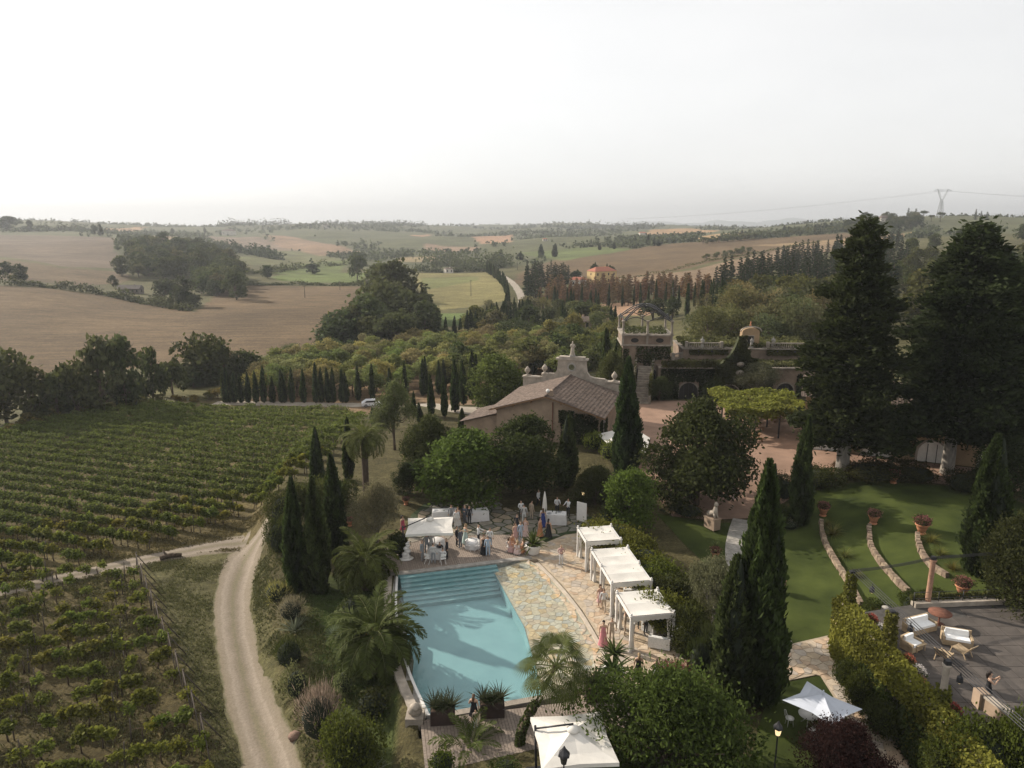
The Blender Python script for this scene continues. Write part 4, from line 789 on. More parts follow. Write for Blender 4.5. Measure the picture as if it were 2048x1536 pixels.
# --- vineyard
def proto_vine(seed, nl=330, lw=1.2, hh=1.35, ls=.2):
    rg = np.random.default_rng(seed); a = rg.uniform(-.1, .1); mb = MB(); mb.tube([(0, 0, -.1), (a, .05, .4), (0, -.02, .75)], [.05, .035, .03], 5); mb.tube([(-lw*.5, 0, .8), (0, 0, .76), (lw*.5, 0, .82)], [.012, .02, .012], 4)
    k = rg.integers(3, 6); bl = [(rg.uniform(-.45, .45)*lw, rg.normal()*.08, rg.uniform(.75, 1.25)*hh/1.35, rg.uniform(.18, .34)*lw, rg.uniform(.14, .26), rg.uniform(.18, .34)) for _ in range(k)]
    C, d, id_ = shell(nl, bl, rg, .3, .1); D = d+rg.normal(size=(nl, 3))*.8; D[:, 2] -= .4
    return [('stem', mb.mesh('stem', M['bark'])), ('leaves', quads_mesh('leaves', leaves(C, D, rg.uniform(.7, 1.25, nl)*ls, ls*.95, rg), tint=np.clip(rg.normal(.48, .22, nl), 0, 1), mats=M['leaf']))]
VN = [proto_vine(90+i) for i in range(7)]; VW = [proto_vine(100+i, 120, 1.0, 1.05, .19) for i in range(5)]
mbp = MB(); mbp.tube([(0, 0, -.4), (0, 0, 1.75)], [.045, .038], 6); POST = mbp.mesh('vineyard_post', M['post_wood'])
UPPER = [(p.x, p.y) for p in (G(-420, 868), G(0, 868), G(150, 838), G(300, 815), G(440, 822), G(700, 827), G(735, 842), G(640, 940), G(560, 985), G(500, 1030), G(420, 1065), G(250, 1112), G(120, 1146), G(0, 1168), G(-420, 1260))]
LOWER = [(-32.2, 57.2), (-17.6, 35.9), (-15, 30), (-40, 24), (-60, 60)]
def rows(poly, ang, sp, step, seed):
    rg = np.random.default_rng(seed); d = np.array([math.cos(ang), math.sin(ang)]); n = np.array([-d[1], d[0]]); q = np.array(poly); sr = np.arange((q@n).min()+sp*.4, (q@n).max(), sp); out = []
    for r_, s in enumerate(sr):
        tvals = np.arange((q@d).min(), (q@d).max(), step); p = d[None]*tvals[:, None]+n[None]*s; k = inpoly(p[:, 0], p[:, 1], poly); out.append(p[k]+rg.normal(0, .06, (k.sum(), 2)))
    return out
vis = lambda x, y: abs(x) < .72*(y+9)
indiv = []; mass = []
for blk, poly, ang, sp, step in (('lower', LOWER, math.radians(20), 2.45, 1.05), ('upper', UPPER, math.radians(-18), 2.3, 1.0)):
    for r_, pts in enumerate(rows(poly, ang, sp, step, 5 if blk == 'lower' else 6)):
        for k, (x, y) in enumerate(pts):
            if not vis(x, y): continue
            (indiv if True else mass).append((math.hypot(x, y), blk, r_, x, y, ang, k))
indiv.sort(); mass = indiv[300:]; indiv = indiv[:300]
rowno = {}; place = {}
for blk in ('lower', 'upper'):
    rs = sorted({q[2] for q in indiv+mass if q[1] == blk}); rowno.update({(blk, r_): i for i, r_ in enumerate(rs)})
    for r_ in rs:
        for i, q in enumerate(sorted((q for q in indiv+mass if q[1] == blk and q[2] == r_), key=lambda q: -q[3])): place[(blk, r_, q[6])] = i
def nth(i): return ORD[i] if i < len(ORD) else 'far'
def rowname(blk, r_, k): return '%s from the road end, %s row of the %s vineyard block' % (nth(place[(blk, r_, k)]), nth(rowno[(blk, r_)]), blk)
prow = {}
for dst, blk, r_, x, y, ang, k in indiv:
    if random.random() < (.16 if blk == 'lower' else .06): continue
    weak = blk == 'lower' and (y > 50 or random.random() < .45)
    col = (.12, .14, .034) if random.random() < .7 else (.135, .14, .036)
    prow.setdefault((blk, r_), 0)
    o = plant('grapevine', 'grapevine '+rowname(blk, r_, k), 'vine', (x, y, Hs(x, y)), random.choice(VW if weak else VN), col, (random.uniform(1.0, 1.3), random.uniform(1.0, 1.5), random.uniform(.9, 1.25)), ang+random.choice((0, math.pi)), 'vines of the %s vineyard block' % blk)
VV = []; VT = []
for dst, blk, r_, x, y, ang, k in mass:
    rg = RNG; z = Hs(x, y); nl = 150 if dst < 90 else 110
    if rg.uniform() < .04: continue
    c, s = math.cos(ang), math.sin(ang); lx = rg.uniform(-.62, .62, nl); ly = rg.normal(0, .24, nl); lz = rg.uniform(.55, 1.5, nl)+rg.normal(0, .1)
    C = np.stack([x+lx*c-ly*s, y+lx*s+ly*c, z+lz], 1); VV.append(leaves(C, rg.normal(size=(nl, 3)), .25, .22, rg))
    lush = .5+.25*math.sin(x*.05+1)+.2*math.sin(y*.08+x*.03); VT.append(np.clip(rg.normal(.25+.4*lush, .16, nl), 0, 1))
vs_ = link('far_vine_rows', quads_mesh('far_vine_rows', np.concatenate(VV), tint=np.concatenate(VT), mats=M['leaf'])); vs_.color = (.12, .14, .034, 1)
tag(vs_, 'green vine rows filling the upper vineyard behind the nearest vines', 'vineyard', kind='stuff')
# vineyard posts: every fifth vine of the near rows
np_ = 0
for i, (dst, blk, r_, x, y, ang, k) in enumerate(indiv+mass[:700]):
    if k % 5 == 0 and np_ < 150 and dst < 95:
        o = link('vineyard_post', POST); o.location = (x+.3*math.cos(ang), y+.3*math.sin(ang), Hs(x, y)); o.rotation_euler = (random.uniform(-.05, .05), random.uniform(-.05, .05), 0); o.scale = (1, 1, random.uniform(.85, 1.08)); np_ += 1
        tag(o, 'stake by vine '+rowname(blk, r_, k), 'post', 'stakes of the %s vineyard block' % blk)
# leaning A-frames that end the rows of the lower block
ea, eb = Vector((-32.4, 57.6, 0)), Vector((-17.9, 36.3, 0))
for i in range(11):
    p = ea.lerp(eb, i/10); z = Hs(p.x, p.y); t = thing('row_end_brace', '%s leaning trellis brace from the field track, lower vineyard block' % ORD[i], 'trellis', (p.x, p.y, z), math.radians(20), 'row end braces of the lower block')
    mb = MB(); mb.tube([(0, 0, -.3), (.12, 0, 1.9)], .05, 6); mb.build('post', M['post_wood'], t); mb = MB(); mb.tube([(1.2, 0, -.2), (.1, 0, 1.7)], .04, 6); mb.build('strut', M['post_wood'], t)
    d = (eb-ea)/10; mb = MB(); c, s = math.cos(-math.radians(20)), math.sin(-math.radians(20)); q = Vector((d.x*c-d.y*s, d.x*s+d.y*c, Hs(p.x+d.x, p.y+d.y)-z+.1)); mb.tube([(.1, 0, 1.8), (q.x, q.y, q.z)], .035, 5); mb.build('rail', M['post_wood'], t)
# --- tufts of grass and weeds on the open ground
def tufts(name, poly, n, col, L, label, seed, dens=None):
    rg = np.random.default_rng(seed); q = np.array([(p[0], p[1]) for p in poly]); lo, hi = q.min(0), q.max(0); pts = rg.uniform(lo, hi, (n*3, 2)); k = inpoly(pts[:, 0], pts[:, 1], poly)
    nz = np.sin(pts[:, 0]*.9+np.sin(pts[:, 1]*.6)*2)+np.sin(pts[:, 1]*1.3+pts[:, 0]*.4)+rg.normal(0, .7, len(pts)); k &= nz > -.3; k &= clear_road(pts[:, 0], pts[:, 1]); pts = pts[k][:n]; n = len(pts); pts = np.repeat(pts, 5, 0)+rg.normal(0, .1, (n*5, 2)); m_ = len(pts)
    l = rg.uniform(.5, 1.3, m_)*L; C = np.stack([pts[:, 0], pts[:, 1], H(pts[:, 0], pts[:, 1])+l*.3], 1); D = rg.normal(0, .55, (m_, 3))+[0, 0, 1.]
    o = link(name, quads_mesh(name, leaves(C, D, l, l*.3, rg), tint=np.clip(rg.normal(.45, .2, m_), 0, 1), mats=M['leaf_dry'])); o.color = (*[q_*1.1 for q_ in col], 1); return tag(o, label, 'grass', kind='stuff')
tufts('grass', LOWER, 16000, (.105, .1, .042), .24, 'dry grass and weeds between the vines of the lower block', 1)
tufts('grass', [(-33, 60), (-17, 35), (-14, 30), (-12.5, 30), (-14, 36), (-17, 42), (-18.5, 48), (-19, 52), (-21.5, 56), (-26, 60)], 9000, (.105, .108, .042), .16, 'short turf between lower vineyard and gravel road', 2)
tufts('grass', [(xb(30)-4, 30), (xb(40)-3, 40), (xb(52)-2.4, 52), (xb(62)-2, 62), (xb(62)+1.5, 62), (xb(52)+2.2, 52), (xb(40)+2.5, 40), (xb(30)+2.8, 30)], 8000, (.09, .092, .036), .2, 'rough grass on the bank right of the gravel road', 3)
UN = [p for p in UPPER if p[1] < 100]
tufts('grass', [(-70, 75), (-30, 72), (-22, 66), (-24, 62), (-40, 59.5), (-60, 64)], 12000, (.12, .105, .045), .2, 'dry grass under the front rows of the upper vineyard', 4)
tufts('grass', [(-60, 61), (-38, 58.3), (-24, 58), (-21, 60), (-36, 61.2), (-60, 66)], 2500, (.11, .105, .045), .18, 'grass verge beside the field track', 5)
tufts('grass', [(-11, 34), (-16.5, 50), (-10, 52), (-9, 46), (-6.5, 36)], 7000, (.075, .105, .03), .09, 'short green lawn grass between palms and pool wall', 6)
tufts('grass', LAWN, 26000, (.07, .1, .028), .07, 'short green grass of the terraced lawn', 7)
# ---------------------------------------------------------------- trees beyond the garden
MBR = [proto_broad(110+i, 9, 8, 20, 1500, .75, .3, .02, .9, aspect=.75) for i in range(5)]; MWI = [proto_broad(120+i, 9, 8, 22, 2200, .6, .25, .03, 1.05, aspect=.4) for i in range(3)]
MGR = [proto_broad(130+i, 6, 5, 16, 2600, .32, .14, .24, .8, aspect=.75) for i in range(4)]; MPI = [proto_conifer(140+i, 12, 4.2, 900, .8, .04, .75) for i in range(4)]; MRU = [proto_conifer(150+i, 9, 3.4, 700, .7, .12, .7) for i in range(3)]
MRO = [proto_broad(160+i, 6, 5.5, 14, 500, .7, .2, .02, .85, aspect=.8) for i in range(3)]; UMB = proto_broad(170, 8, 8, 16, 900, .6, .3, .55, .45, aspect=.8)
def hcol(c): return c
def tree_px(nm, lb, cat, px, ba, to, w, pr, ph, pwd, col, group): return put(nm, lb, cat, px, ba, to, w, pr, ph, pwd, col, group)
def rank_labels(made, lb):
    """tell the trees of one wood apart by depth row and order from the left"""
    n = len(made); nr = max(1, round(n/12)); made = sorted(made, key=lambda q: q[2]); per = math.ceil(n/nr)
    for r_ in range(nr):
        for i, q in enumerate(sorted(made[r_*per:(r_+1)*per], key=lambda q: q[1])):
            q[0]['label'] = '%s, %s%s from left' % (lb, '' if nr == 1 else '%s row, ' % ('front' if r_ == 0 else 'back' if r_ == nr-1 else ORD[r_]), ORD[i])
def scatter(nm, lb, cat, poly, n, protos, ph, hr, wr, cols, group, seed, minsep=0):
    """n trees on the ground seen inside a photo polygon"""
    rg = np.random.default_rng(seed); xs = [p[0] for p in poly]; ys = [p[1] for p in poly]; k = 0; tries = 0; got = []; made = []
    while k < n and tries < n*30:
        tries += 1; px, py = rg.uniform(min(xs), max(xs)), rg.uniform(min(ys), max(ys))
        if not inpoly([px], [py], poly)[0]: continue
        g = G(px, py)
        if minsep and any((g.x-q[0])**2+(g.y-q[1])**2 < minsep**2 for q in got): continue
        got.append((g.x, g.y)); h = rg.uniform(*hr); w = h*rg.uniform(*wr); c = cols[int(rg.integers(len(cols)))]
        made.append((plant(nm, lb, cat, g, protos[k % len(protos)], c, (w/ph[1], w/ph[1], h/ph[0]), group=group), px, g.y)); k += 1
    rank_labels(made, lb)
# hedge of trees left of the vineyard
lt = [(14, 845, 678, 120, 0, 'tall dark tree at the left frame edge below the brown field'), (70, 848, 735, 90, 1, 'lower dark tree second from the left frame edge'), (118, 842, 722, 60, 2, 'bare-topped thin tree in the left tree belt'), (158, 838, 705, 80, 0, 'rounded dark tree in the left tree belt'), (205, 830, 672, 90, 3, 'tall grey-green tree in the left tree belt'), (255, 822, 668, 95, 1, 'tall dark tree in the middle of the left tree belt'),
      (308, 805, 690, 70, 4, 'dark tree ending the left tree belt'), (345, 792, 708, 60, 2, 'lower shrub-like tree right of the left tree belt'), (408, 770, 655, 112, 0, 'big round tree standing out against the brown field'), (452, 765, 690, 60, 3, 'tree leaning on the big round field tree'), (490, 760, 698, 70, 1, 'low dark tree at the stream right of the big round tree')]
for px, ba, to, w, k, lb in lt: tree_px('field_tree', lb, 'tree', px, ba, to, w, MBR[k], 9, 8, (.05, .06, .028) if k != 3 else (.085, .09, .05), 'tree belt left of the vineyard')
scatter('stream_shrub', 'low dark shrub of the stream bank left of the vineyard', 'shrub', [(-60, 870), (0, 855), (120, 832), (330, 795), (340, 785), (200, 812), (0, 845)], 16, MBR, (9, 8), (2.5, 4.5), (1.1, 1.5), [(.055, .065, .028), (.07, .07, .03), (.045, .055, .025)], 'shrubs of the stream bank', 1)
scatter('reed_clump', 'green reed-like clump behind the stream, below the brown field', 'shrub', [(330, 780), (480, 742), (660, 712), (740, 705), (700, 724), (520, 750), (400, 775)], 40, MWI, (9, 8), (3.2, 5.), (1.0, 1.5), [(.075, .095, .05), (.06, .08, .04)], 'reed clumps along the stream', 2)
scatter('verge_shrub', 'yellowish verge shrub along the far vineyard edge', 'shrub', [(0, 872), (160, 838), (330, 812), (440, 800), (440, 796), (300, 806), (140, 830), (0, 862)], 26, MRO, (6, 5.5), (1.2, 2.6), (1.0, 1.6), [(.115, .105, .04), (.085, .085, .035), (.14, .11, .045)], 'shrubs along the far vineyard edge', 3)
# grove behind the lane
GROVE = [(505, 796), (540, 745), (660, 718), (900, 694), (1130, 690), (1140, 760), (960, 790), (820, 785), (700, 797)]
scatter('grove_tree', 'yellowish young tree of the grove behind the lane cypresses', 'tree', GROVE, 130, MGR, (6, 5), (4.8, 6.4), (.8, 1.05), ['grove', (.16, .18, .08), (.2, .195, .105), (.175, .16, .095), (.145, .175, .07)], 'grove behind the lane', 4, 3.0)
scatter('park_tree', 'fuller green tree among the yellowish grove', 'tree', [(860, 730), (1130, 692), (1140, 752), (900, 776)], 14, MBR+MWI, (9, 8), (6, 8), (.8, 1.1), [(.085, .1, .04), (.11, .12, .05), (.07, .085, .035)], 'green trees among the grove', 31, 5)
# willows and poplars in the valley bottom
belt = [(690, 698, 610, 110, 0, 'dark tree clump corner at the end of the brown field'), (740, 690, 585, 110, 1, 'tall stream tree beside the dark corner clump'), (770, 672, 540, 110, 2, 'broad pale-topped stream tree'), (820, 676, 572, 100, 0, 'dense stream tree right of the broad pale one'), (800, 640, 520, 110, 3, 'tallest tree of the stream belt'), (848, 690, 600, 90, 4, 'rounded stream tree beside the green meadow'), (760, 600, 522, 90, 1, 'far pale tree of the stream belt'), (715, 560, 500, 36, 2, 'lone round tree behind the stream belt'),
        (868, 660, 608, 44, 3, 'dark bush-like tree at the meadow corner'), (672, 702, 640, 60, 1, 'tree in front of the dark corner clump'), (660, 690, 616, 22, 2, 'slim yellow-green poplar beside the brown field')]
for px, ba, to, w, k, lb in belt: tree_px('stream_tree', lb, 'tree', px, ba, to, w, MBR[k], 9, 8, [(.05, .062, .03), (.062, .075, .035), (.085, .095, .05), (.06, .07, .035), (.05, .06, .03)][k] if 'yellow' not in lb else (.16, .17, .05), 'tree belt along the stream')
scatter('stream_tree', 'dense tree of the stream belt beyond the grove', 'tree', [(660, 700), (740, 650), (790, 600), (860, 640), (880, 690), (760, 706)], 20, MBR, (9, 8), (7, 12), (.8, 1.05), [(.055, .068, .032), (.07, .082, .04), (.05, .06, .03)], 'tree belt along the stream', 5)
# mixed park between grove and distant farm
PARK = [(930, 700), (960, 640), (1050, 615), (1130, 640), (1240, 640), (1240, 700), (1140, 715), (1000, 710)]
scatter('park_tree', 'rounded tree of the park beyond the farmhouse', 'tree', PARK, 46, MBR+MWI, (9, 8), (5, 9), (.8, 1.15), [(.06, .075, .032), (.105, .115, .05), (.05, .062, .03), (.13, .13, .055), (.12, .125, .085)], 'park trees beyond the farmhouse', 6, 4)
scatter('park_tree', 'leafy tree in the hollow between farmhouse and tower', 'tree', [(1060, 742), (1090, 715), (1235, 700), (1240, 745), (1150, 745)], 22, MBR+MWI, (9, 8), (4.5, 7.5), (.85, 1.2), [(.075, .09, .035), (.1, .11, .05), (.12, .125, .05)], 'trees between farmhouse and tower', 21, 3)
scatter('slim_cypress', 'slim cypress scattered in the park beyond the farmhouse', 'cypress', [(960, 690), (1000, 630), (1140, 600), (1230, 640), (1230, 690)], 26, CYL, (7, 1.35), (6, 9.5), (.15, .2), ['cyp'], 'cypresses in the park', 7)
def alley(nm, lb, cat, pts, n, protos, ph, h, w, col, group):
    q = [G(*p) for p in pts]; L = np.array([(p.x, p.y) for p in q]); s = np.concatenate([[0], np.cumsum(np.linalg.norm(np.diff(L, axis=0), axis=1))])
    for i, v in enumerate(np.linspace(0, s[-1], n)):
        x, y = np.interp(v, s, L[:, 0])+random.uniform(-.5, .5), np.interp(v, s, L[:, 1]); k = random.uniform(.85, 1.15)
        plant(nm, '%s, %s in line' % (lb, ORD[i] if i < 30 else ORD[n-1-i]+' from its end'), cat, (x, y, Hs(x, y)), protos[i % len(protos)], col, (w*k/ph[1], w*k/ph[1], h*k/ph[0]), group=group)
alley('slim_cypress', 'slim cypress of the avenue crossing below the stream trees', 'cypress', [(705, 706), (780, 690), (850, 686), (930, 680), (985, 655), (1060, 640)], 40, CYL, (7, 1.35), 7.2, 1.5, 'cyp', 'cypress avenue')
alley('slim_cypress', 'slim cypress lining the country road', 'cypress', [(1008, 640), (1016, 612), (1014, 592), (1004, 570), (985, 552), (975, 546)], 26, CYL, (7, 1.35), 7.2, 1.7, 'cyp', 'cypresses along the country road')
# conifers on the right: plantation, rust trees, hill wood
PINES = [(1398, 588), (1470, 560), (1560, 528), (1680, 500), (1790, 482), (1820, 520), (1780, 600), (1640, 608), (1500, 598)]
scatter('pine_tree', 'dark pine of the plantation climbing the hillside', 'pine', PINES, 170, MPI, (12, 4.2), (9, 13), (.32, .42), ['pine', (.032, .044, .02), (.026, .036, .017)], 'pine plantation', 8, 3.5)
scatter('pine_tree', 'dark pine of the wood above the country road', 'pine', [(1040, 590), (1050, 550), (1110, 545), (1150, 575), (1130, 600), (1060, 610)], 34, MPI, (12, 4.2), (8, 13), (.3, .42), ['pine', (.04, .05, .026)], 'pines above the country road', 9)
scatter('rust_tree', 'rust-brown larch-like tree of the dying grove', 'tree', [(1075, 608), (1100, 585), (1230, 578), (1400, 580), (1430, 605), (1300, 612), (1120, 616)], 110, MRU, (9, 3.4), (7, 9.5), (.38, .5), ['rust', (.2, .125, .09), (.17, .115, .08)], 'rust-brown grove', 10, 2.5)
alley('slim_cypress', 'slim dark cypress standing before the rust-brown grove', 'cypress', [(1110, 618), (1180, 614), (1260, 612), (1340, 612), (1420, 616)], 17, CYL, (7, 1.35), 8.5, 1.1, 'cyp', 'cypresses before the rust grove')
alley('slim_cypress', 'slim dark cypress right of the rust-brown grove', 'cypress', [(1370, 640), (1420, 632), (1450, 650), (1480, 640)], 12, CYL, (7, 1.35), 9.5, 1.3, 'cyp', 'cypresses right of the rust grove')
scatter('willow_tree', 'grey-green willow-like tree behind the ivy terrace', 'tree', [(1380, 720), (1410, 660), (1520, 640), (1640, 650), (1640, 720)], 24, MWI, (9, 8), (8, 11.5), (.8, 1.1), ['willow', (.115, .115, .075), (.09, .1, .055), (.13, .12, .07)], 'willows behind the ivy terrace', 11, 4)
scatter('hill_tree', 'mid-green tree between willows and pine plantation', 'tree', [(1480, 640), (1500, 605), (1640, 600), (1760, 600), (1780, 680), (1640, 650)], 26, MBR, (9, 8), (7, 11), (.85, 1.1), [(.06, .07, .028), (.085, .09, .03), (.05, .06, .028)], 'trees below the pine plantation', 12, 4)
scatter('hill_tree', 'broadleaf tree of the wood around the big cedars', 'tree', [(1780, 560), (1850, 490), (2100, 470), (2100, 700), (1800, 700)], 60, MBR, (9, 8), (8, 12), (.8, 1.05), [(.045, .055, .022), (.06, .07, .025), (.07, .075, .025)], 'wood on the right hillside', 13, 4)
scatter('garden_shrub', 'yellow-green shrub on the bank behind the terrace balustrade', 'shrub', [(1340, 735), (1360, 712), (1480, 712), (1640, 722), (1640, 740)], 20, MRO, (6, 5.5), (2., 3.4), (1, 1.4), [(.13, .13, .045), (.1, .11, .04)], 'shrubs behind the balustrade', 14)
for px, ba, to, w, lb in ((1305, 640, 590, 62, 'dark umbrella-shaped pine behind the tower dome'), (1345, 640, 585, 30, 'dark tree right of the tower dome'), (1188, 560, 520, 16, 'dark tree rising behind the yellow farm'), (1222, 556, 527, 18, 'round bush right of the yellow farm'), (1152, 566, 536, 24, 'tree left of the white farm building')):
    tree_px('farm_tree', lb, 'tree', px, ba, to, w, MBR[2], 9, 8, (.045, .056, .03), 'trees at the distant farm')
put('slim_cypress', 'lone cypress in front of the yellow farm', 'cypress', 1213, 562, 527, 7, CYL[0], 7, 1.35, 'cyp')
# left: wood on the hill, dark lone trees
scatter('hill_tree', 'tree of the round wood on the left hillside', 'tree', [(235, 556), (250, 500), (330, 490), (430, 505), (470, 540), (500, 575), (470, 604), (390, 600), (400, 560)], 105, MBR, (9, 8), (9, 14), (.85, 1.1), [(.05, .06, .03), (.065, .078, .038), (.045, .055, .028), (.08, .085, .045)], 'wood on the left hillside', 15, 5)
for px, ba, to, w, lb in ((44, 565, 526, 34, 'dark dense tree at the left end of the lower brown field'), (12, 552, 522, 40, 'dark trees at the left frame edge above the brown field'), (60, 463, 440, 16, 'dark conifer on the left skyline'), (190, 472, 446, 12, 'left of two dark conifers on the left ridge'), (202, 472, 447, 12, 'right of two dark conifers on the left ridge'), (15, 458, 432, 50, 'dark wood edge on the skyline at the left frame edge'), (410, 470, 452, 5, 'thin tree on the left middle ridge'), (345, 470, 455, 6, 'tiny cypress on the left ridge'),
        (228, 575, 550, 20, 'dark round tree above the low barn'), (330, 600, 552, 55, 'dark tree cluster right of the low barn'), (372, 612, 550, 50, 'tall round tree at the brown field corner'), (390, 615, 585, 34, 'round tree casting its shadow on the brown field'), (470, 590, 555, 40, 'tree at the right end of the hillside wood'), (480, 588, 566, 22, 'low round tree at the right end of the hillside wood'),
        (535, 556, 530, 28, 'round tree in the green field'), (625, 548, 527, 30, 'round tree in the middle meadow'), (715, 530, 500, 36, 'large round field tree before the far hills')):
    tree_px('field_tree', lb, 'tree', px, ba, to, w, MBR[(px+ba) % 5], 9, 8, (.045, .055, .03), 'lone trees in the fields')
alley('slim_cypress', 'small cypress in the vineyard corner below the hillside wood', 'cypress', [(342, 608), (366, 610)], 5, CYL, (7, 1.35), 6, 1.2, 'cyp', 'cypresses below the hillside wood')
for px, ba, to, w, lb in ((1082, 514, 488, 12, 'left of two cypresses by the olive slope'), (1109, 514, 487, 12, 'right of two cypresses by the olive slope'), (1270, 490, 477, 9, 'first of four ridge cypresses'), (1296, 490, 468, 8, 'tallest of four ridge cypresses'), (1308, 492, 474, 6, 'third of four ridge cypresses'), (1317, 492, 480, 10, 'fourth of four ridge cypresses'), (1002, 522, 498, 11, 'conifer left of the road bend'), (992, 522, 503, 9, 'short conifer left of the road bend'), (1040, 520, 505, 16, 'round tree near the road bend'),
        (1199, 500, 486, 7, 'small cypress on the vine slope'), (1228, 498, 484, 7, 'second small cypress on the vine slope'), (1483, 474, 460, 8, 'dark conifer pair on the right ridge, left'), (1491, 474, 462, 8, 'dark conifer pair on the right ridge, right'), (1518, 472, 460, 7, 'lone conifer on the right ridge'), (1568, 464, 451, 7, 'dark conifer on the right skyline, left'), (1577, 464, 452, 6, 'dark conifer on the right skyline, middle'), (1595, 462, 453, 6, 'dark conifer on the right skyline, right')):
    put('ridge_cypress', lb, 'cypress', px, ba, to, w, CYL[px % 4], 7, 1.35, (.045, .055, .035), 'cypresses on the slopes')
for i in range(9): put('ridge_cypress', '%s conifer of the dark row on the right skyline' % ORD[i], 'cypress', 1630+i*7.2, 461, 449+(i % 3), 6, CYL[i % 4], 7, 1.35, (.045, .055, .035), 'skyline row')
alley('field_bush', 'rounded olive bush along the field bank on the right hill', 'shrub', [(1412, 520), (1440, 516), (1480, 508), (1500, 505)], 7, MRO, (6, 5.5), 5, 6, (.09, .1, .055), 'bushes along the field bank')
alley('field_bush', 'scrub on the crest above the right brown field', 'shrub', [(1405, 488), (1450, 484), (1500, 478), (1560, 472), (1640, 466), (1700, 462)], 30, MRO, (6, 5.5), 6, 8, (.085, .095, .05), 'scrub on the right crest')
scatter('hill_tree', 'tree around the hilltop villa on the right', 'tree', [(1690, 462), (1730, 440), (1800, 438), (1870, 446), (1830, 460), (1700, 470)], 44, MBR, (9, 8), (7, 12), (.9, 1.2), [(.06, .07, .035), (.085, .09, .05), (.05, .06, .03)], 'hilltop trees on the right', 16)
for px, ba, to, w, lb in ((1880, 444, 424, 18, 'umbrella pine under the power pylon'), (1845, 442, 421, 18, 'umbrella pine left of the power pylon'), (1862, 444, 430, 14, 'small umbrella pine between the hilltop pines')): put('umbrella_pine', lb, 'pine', px, ba, to, w, UMB, 8, 8, (.05, .06, .03), 'umbrella pines')
for px, ba, to, w, lb in ((1725, 446, 425, 8, 'dark conifer left of the hilltop villa'), (1815, 440, 415, 10, 'dark conifer right of the hilltop villa'), (1830, 440, 416, 12, 'second dark conifer right of the hilltop villa'), (1950, 440, 417, 8, 'pointed conifer above the big cedar, left'), (1961, 440, 421, 7, 'pointed conifer above the big cedar, middle'), (1973, 440, 423, 9, 'pointed conifer above the big cedar, right')): put('ridge_conifer', lb, 'conifer', px, ba, to, w, MPI[px % 4], 12, 4.2, (.04, .05, .03), 'hilltop conifers')
# hedgerows: one leafy line each
def hedgerow(lb, pts, w, h, n, col, ls, seed, group='field hedgerows'):
    rg = np.random.default_rng(seed); q = [G(*p) for p in pts]; L = np.array([(p.x, p.y) for p in q]); s = np.concatenate([[0], np.cumsum(np.linalg.norm(np.diff(L, axis=0), axis=1))]); v = rg.uniform(0, s[-1], n)
    x = np.interp(v, s, L[:, 0])+rg.normal(0, w*.35, n); y = np.interp(v, s, L[:, 1])+rg.normal(0, w*.35, n); hh = h*(.6+.35*np.sin(v*.21+seed)+.25*np.sin(v*.53)); z = H(x, y)+np.abs(hh)*rg.uniform(.1, 1, n)
    o = link('hedgerow', quads_mesh('foliage', leaves(np.stack([x, y, z], 1), rg.normal(size=(n, 3)), ls, ls*.8, rg), tint=np.clip(rg.normal(.45, .2, n), 0, 1), mats=M['leaf'])); o.color = (col[0]*1.05, col[1]*1.02, col[2]*.85, 1); tag(o, lb, 'hedgerow', group)
hedgerow('dark hedgerow along the upper edge of the big brown field', [(0, 570), (120, 578), (210, 590), (330, 614), (380, 622)], 4, 4.5, 2600, (.055, .062, .03), 1.1, 1); hedgerow('hedgerow closing the brown field below the green meadow', [(495, 571), (600, 570), (735, 572)], 3, 2.5, 1500, (.06, .068, .03), .9, 2)
hedgerow('dark wooded strip below the left skyline', [(60, 462), (140, 460), (250, 468), (330, 468)], 14, 9, 1800, (.05, .06, .035), 2.4, 3); hedgerow('dark pine strip across the left middle slope', [(430, 498), (500, 508), (560, 520)], 10, 11, 1500, (.04, .052, .03), 2., 4)
hedgerow('hedgerow beyond the green meadow on the left', [(440, 540), (520, 548), (600, 536), (690, 530)], 6, 5, 1500, (.065, .075, .035), 1.4, 5); hedgerow('hedgerow behind the stream meadow', [(830, 545), (900, 545), (980, 543)], 5, 6, 1300, (.06, .07, .035), 1.4, 6)
hedgerow('wooded strip left of the country road bend', [(850, 532), (900, 530), (990, 538), (1010, 530)], 16, 12, 2600, (.065, .078, .04), 2., 7); hedgerow('scrubby bank line crossing the right brown field', [(1230, 560), (1330, 545), (1420, 522), (1520, 506), (1640, 484)], 2.5, 1.8, 1600, (.1, .1, .05), .8, 8)
hedgerow('dark tree line along the far left ridge', [(440, 452), (520, 448), (580, 446)], 20, 16, 900, (.06, .07, .05), 4, 9); hedgerow('dark tree line on the central far ridge', [(780, 452), (850, 450)], 20, 15, 600, (.06, .07, .05), 4, 10); hedgerow('dark wood on the far ridge right of the valley', [(1140, 458), (1200, 456), (1300, 458)], 25, 18, 900, (.06, .07, .05), 4, 11)
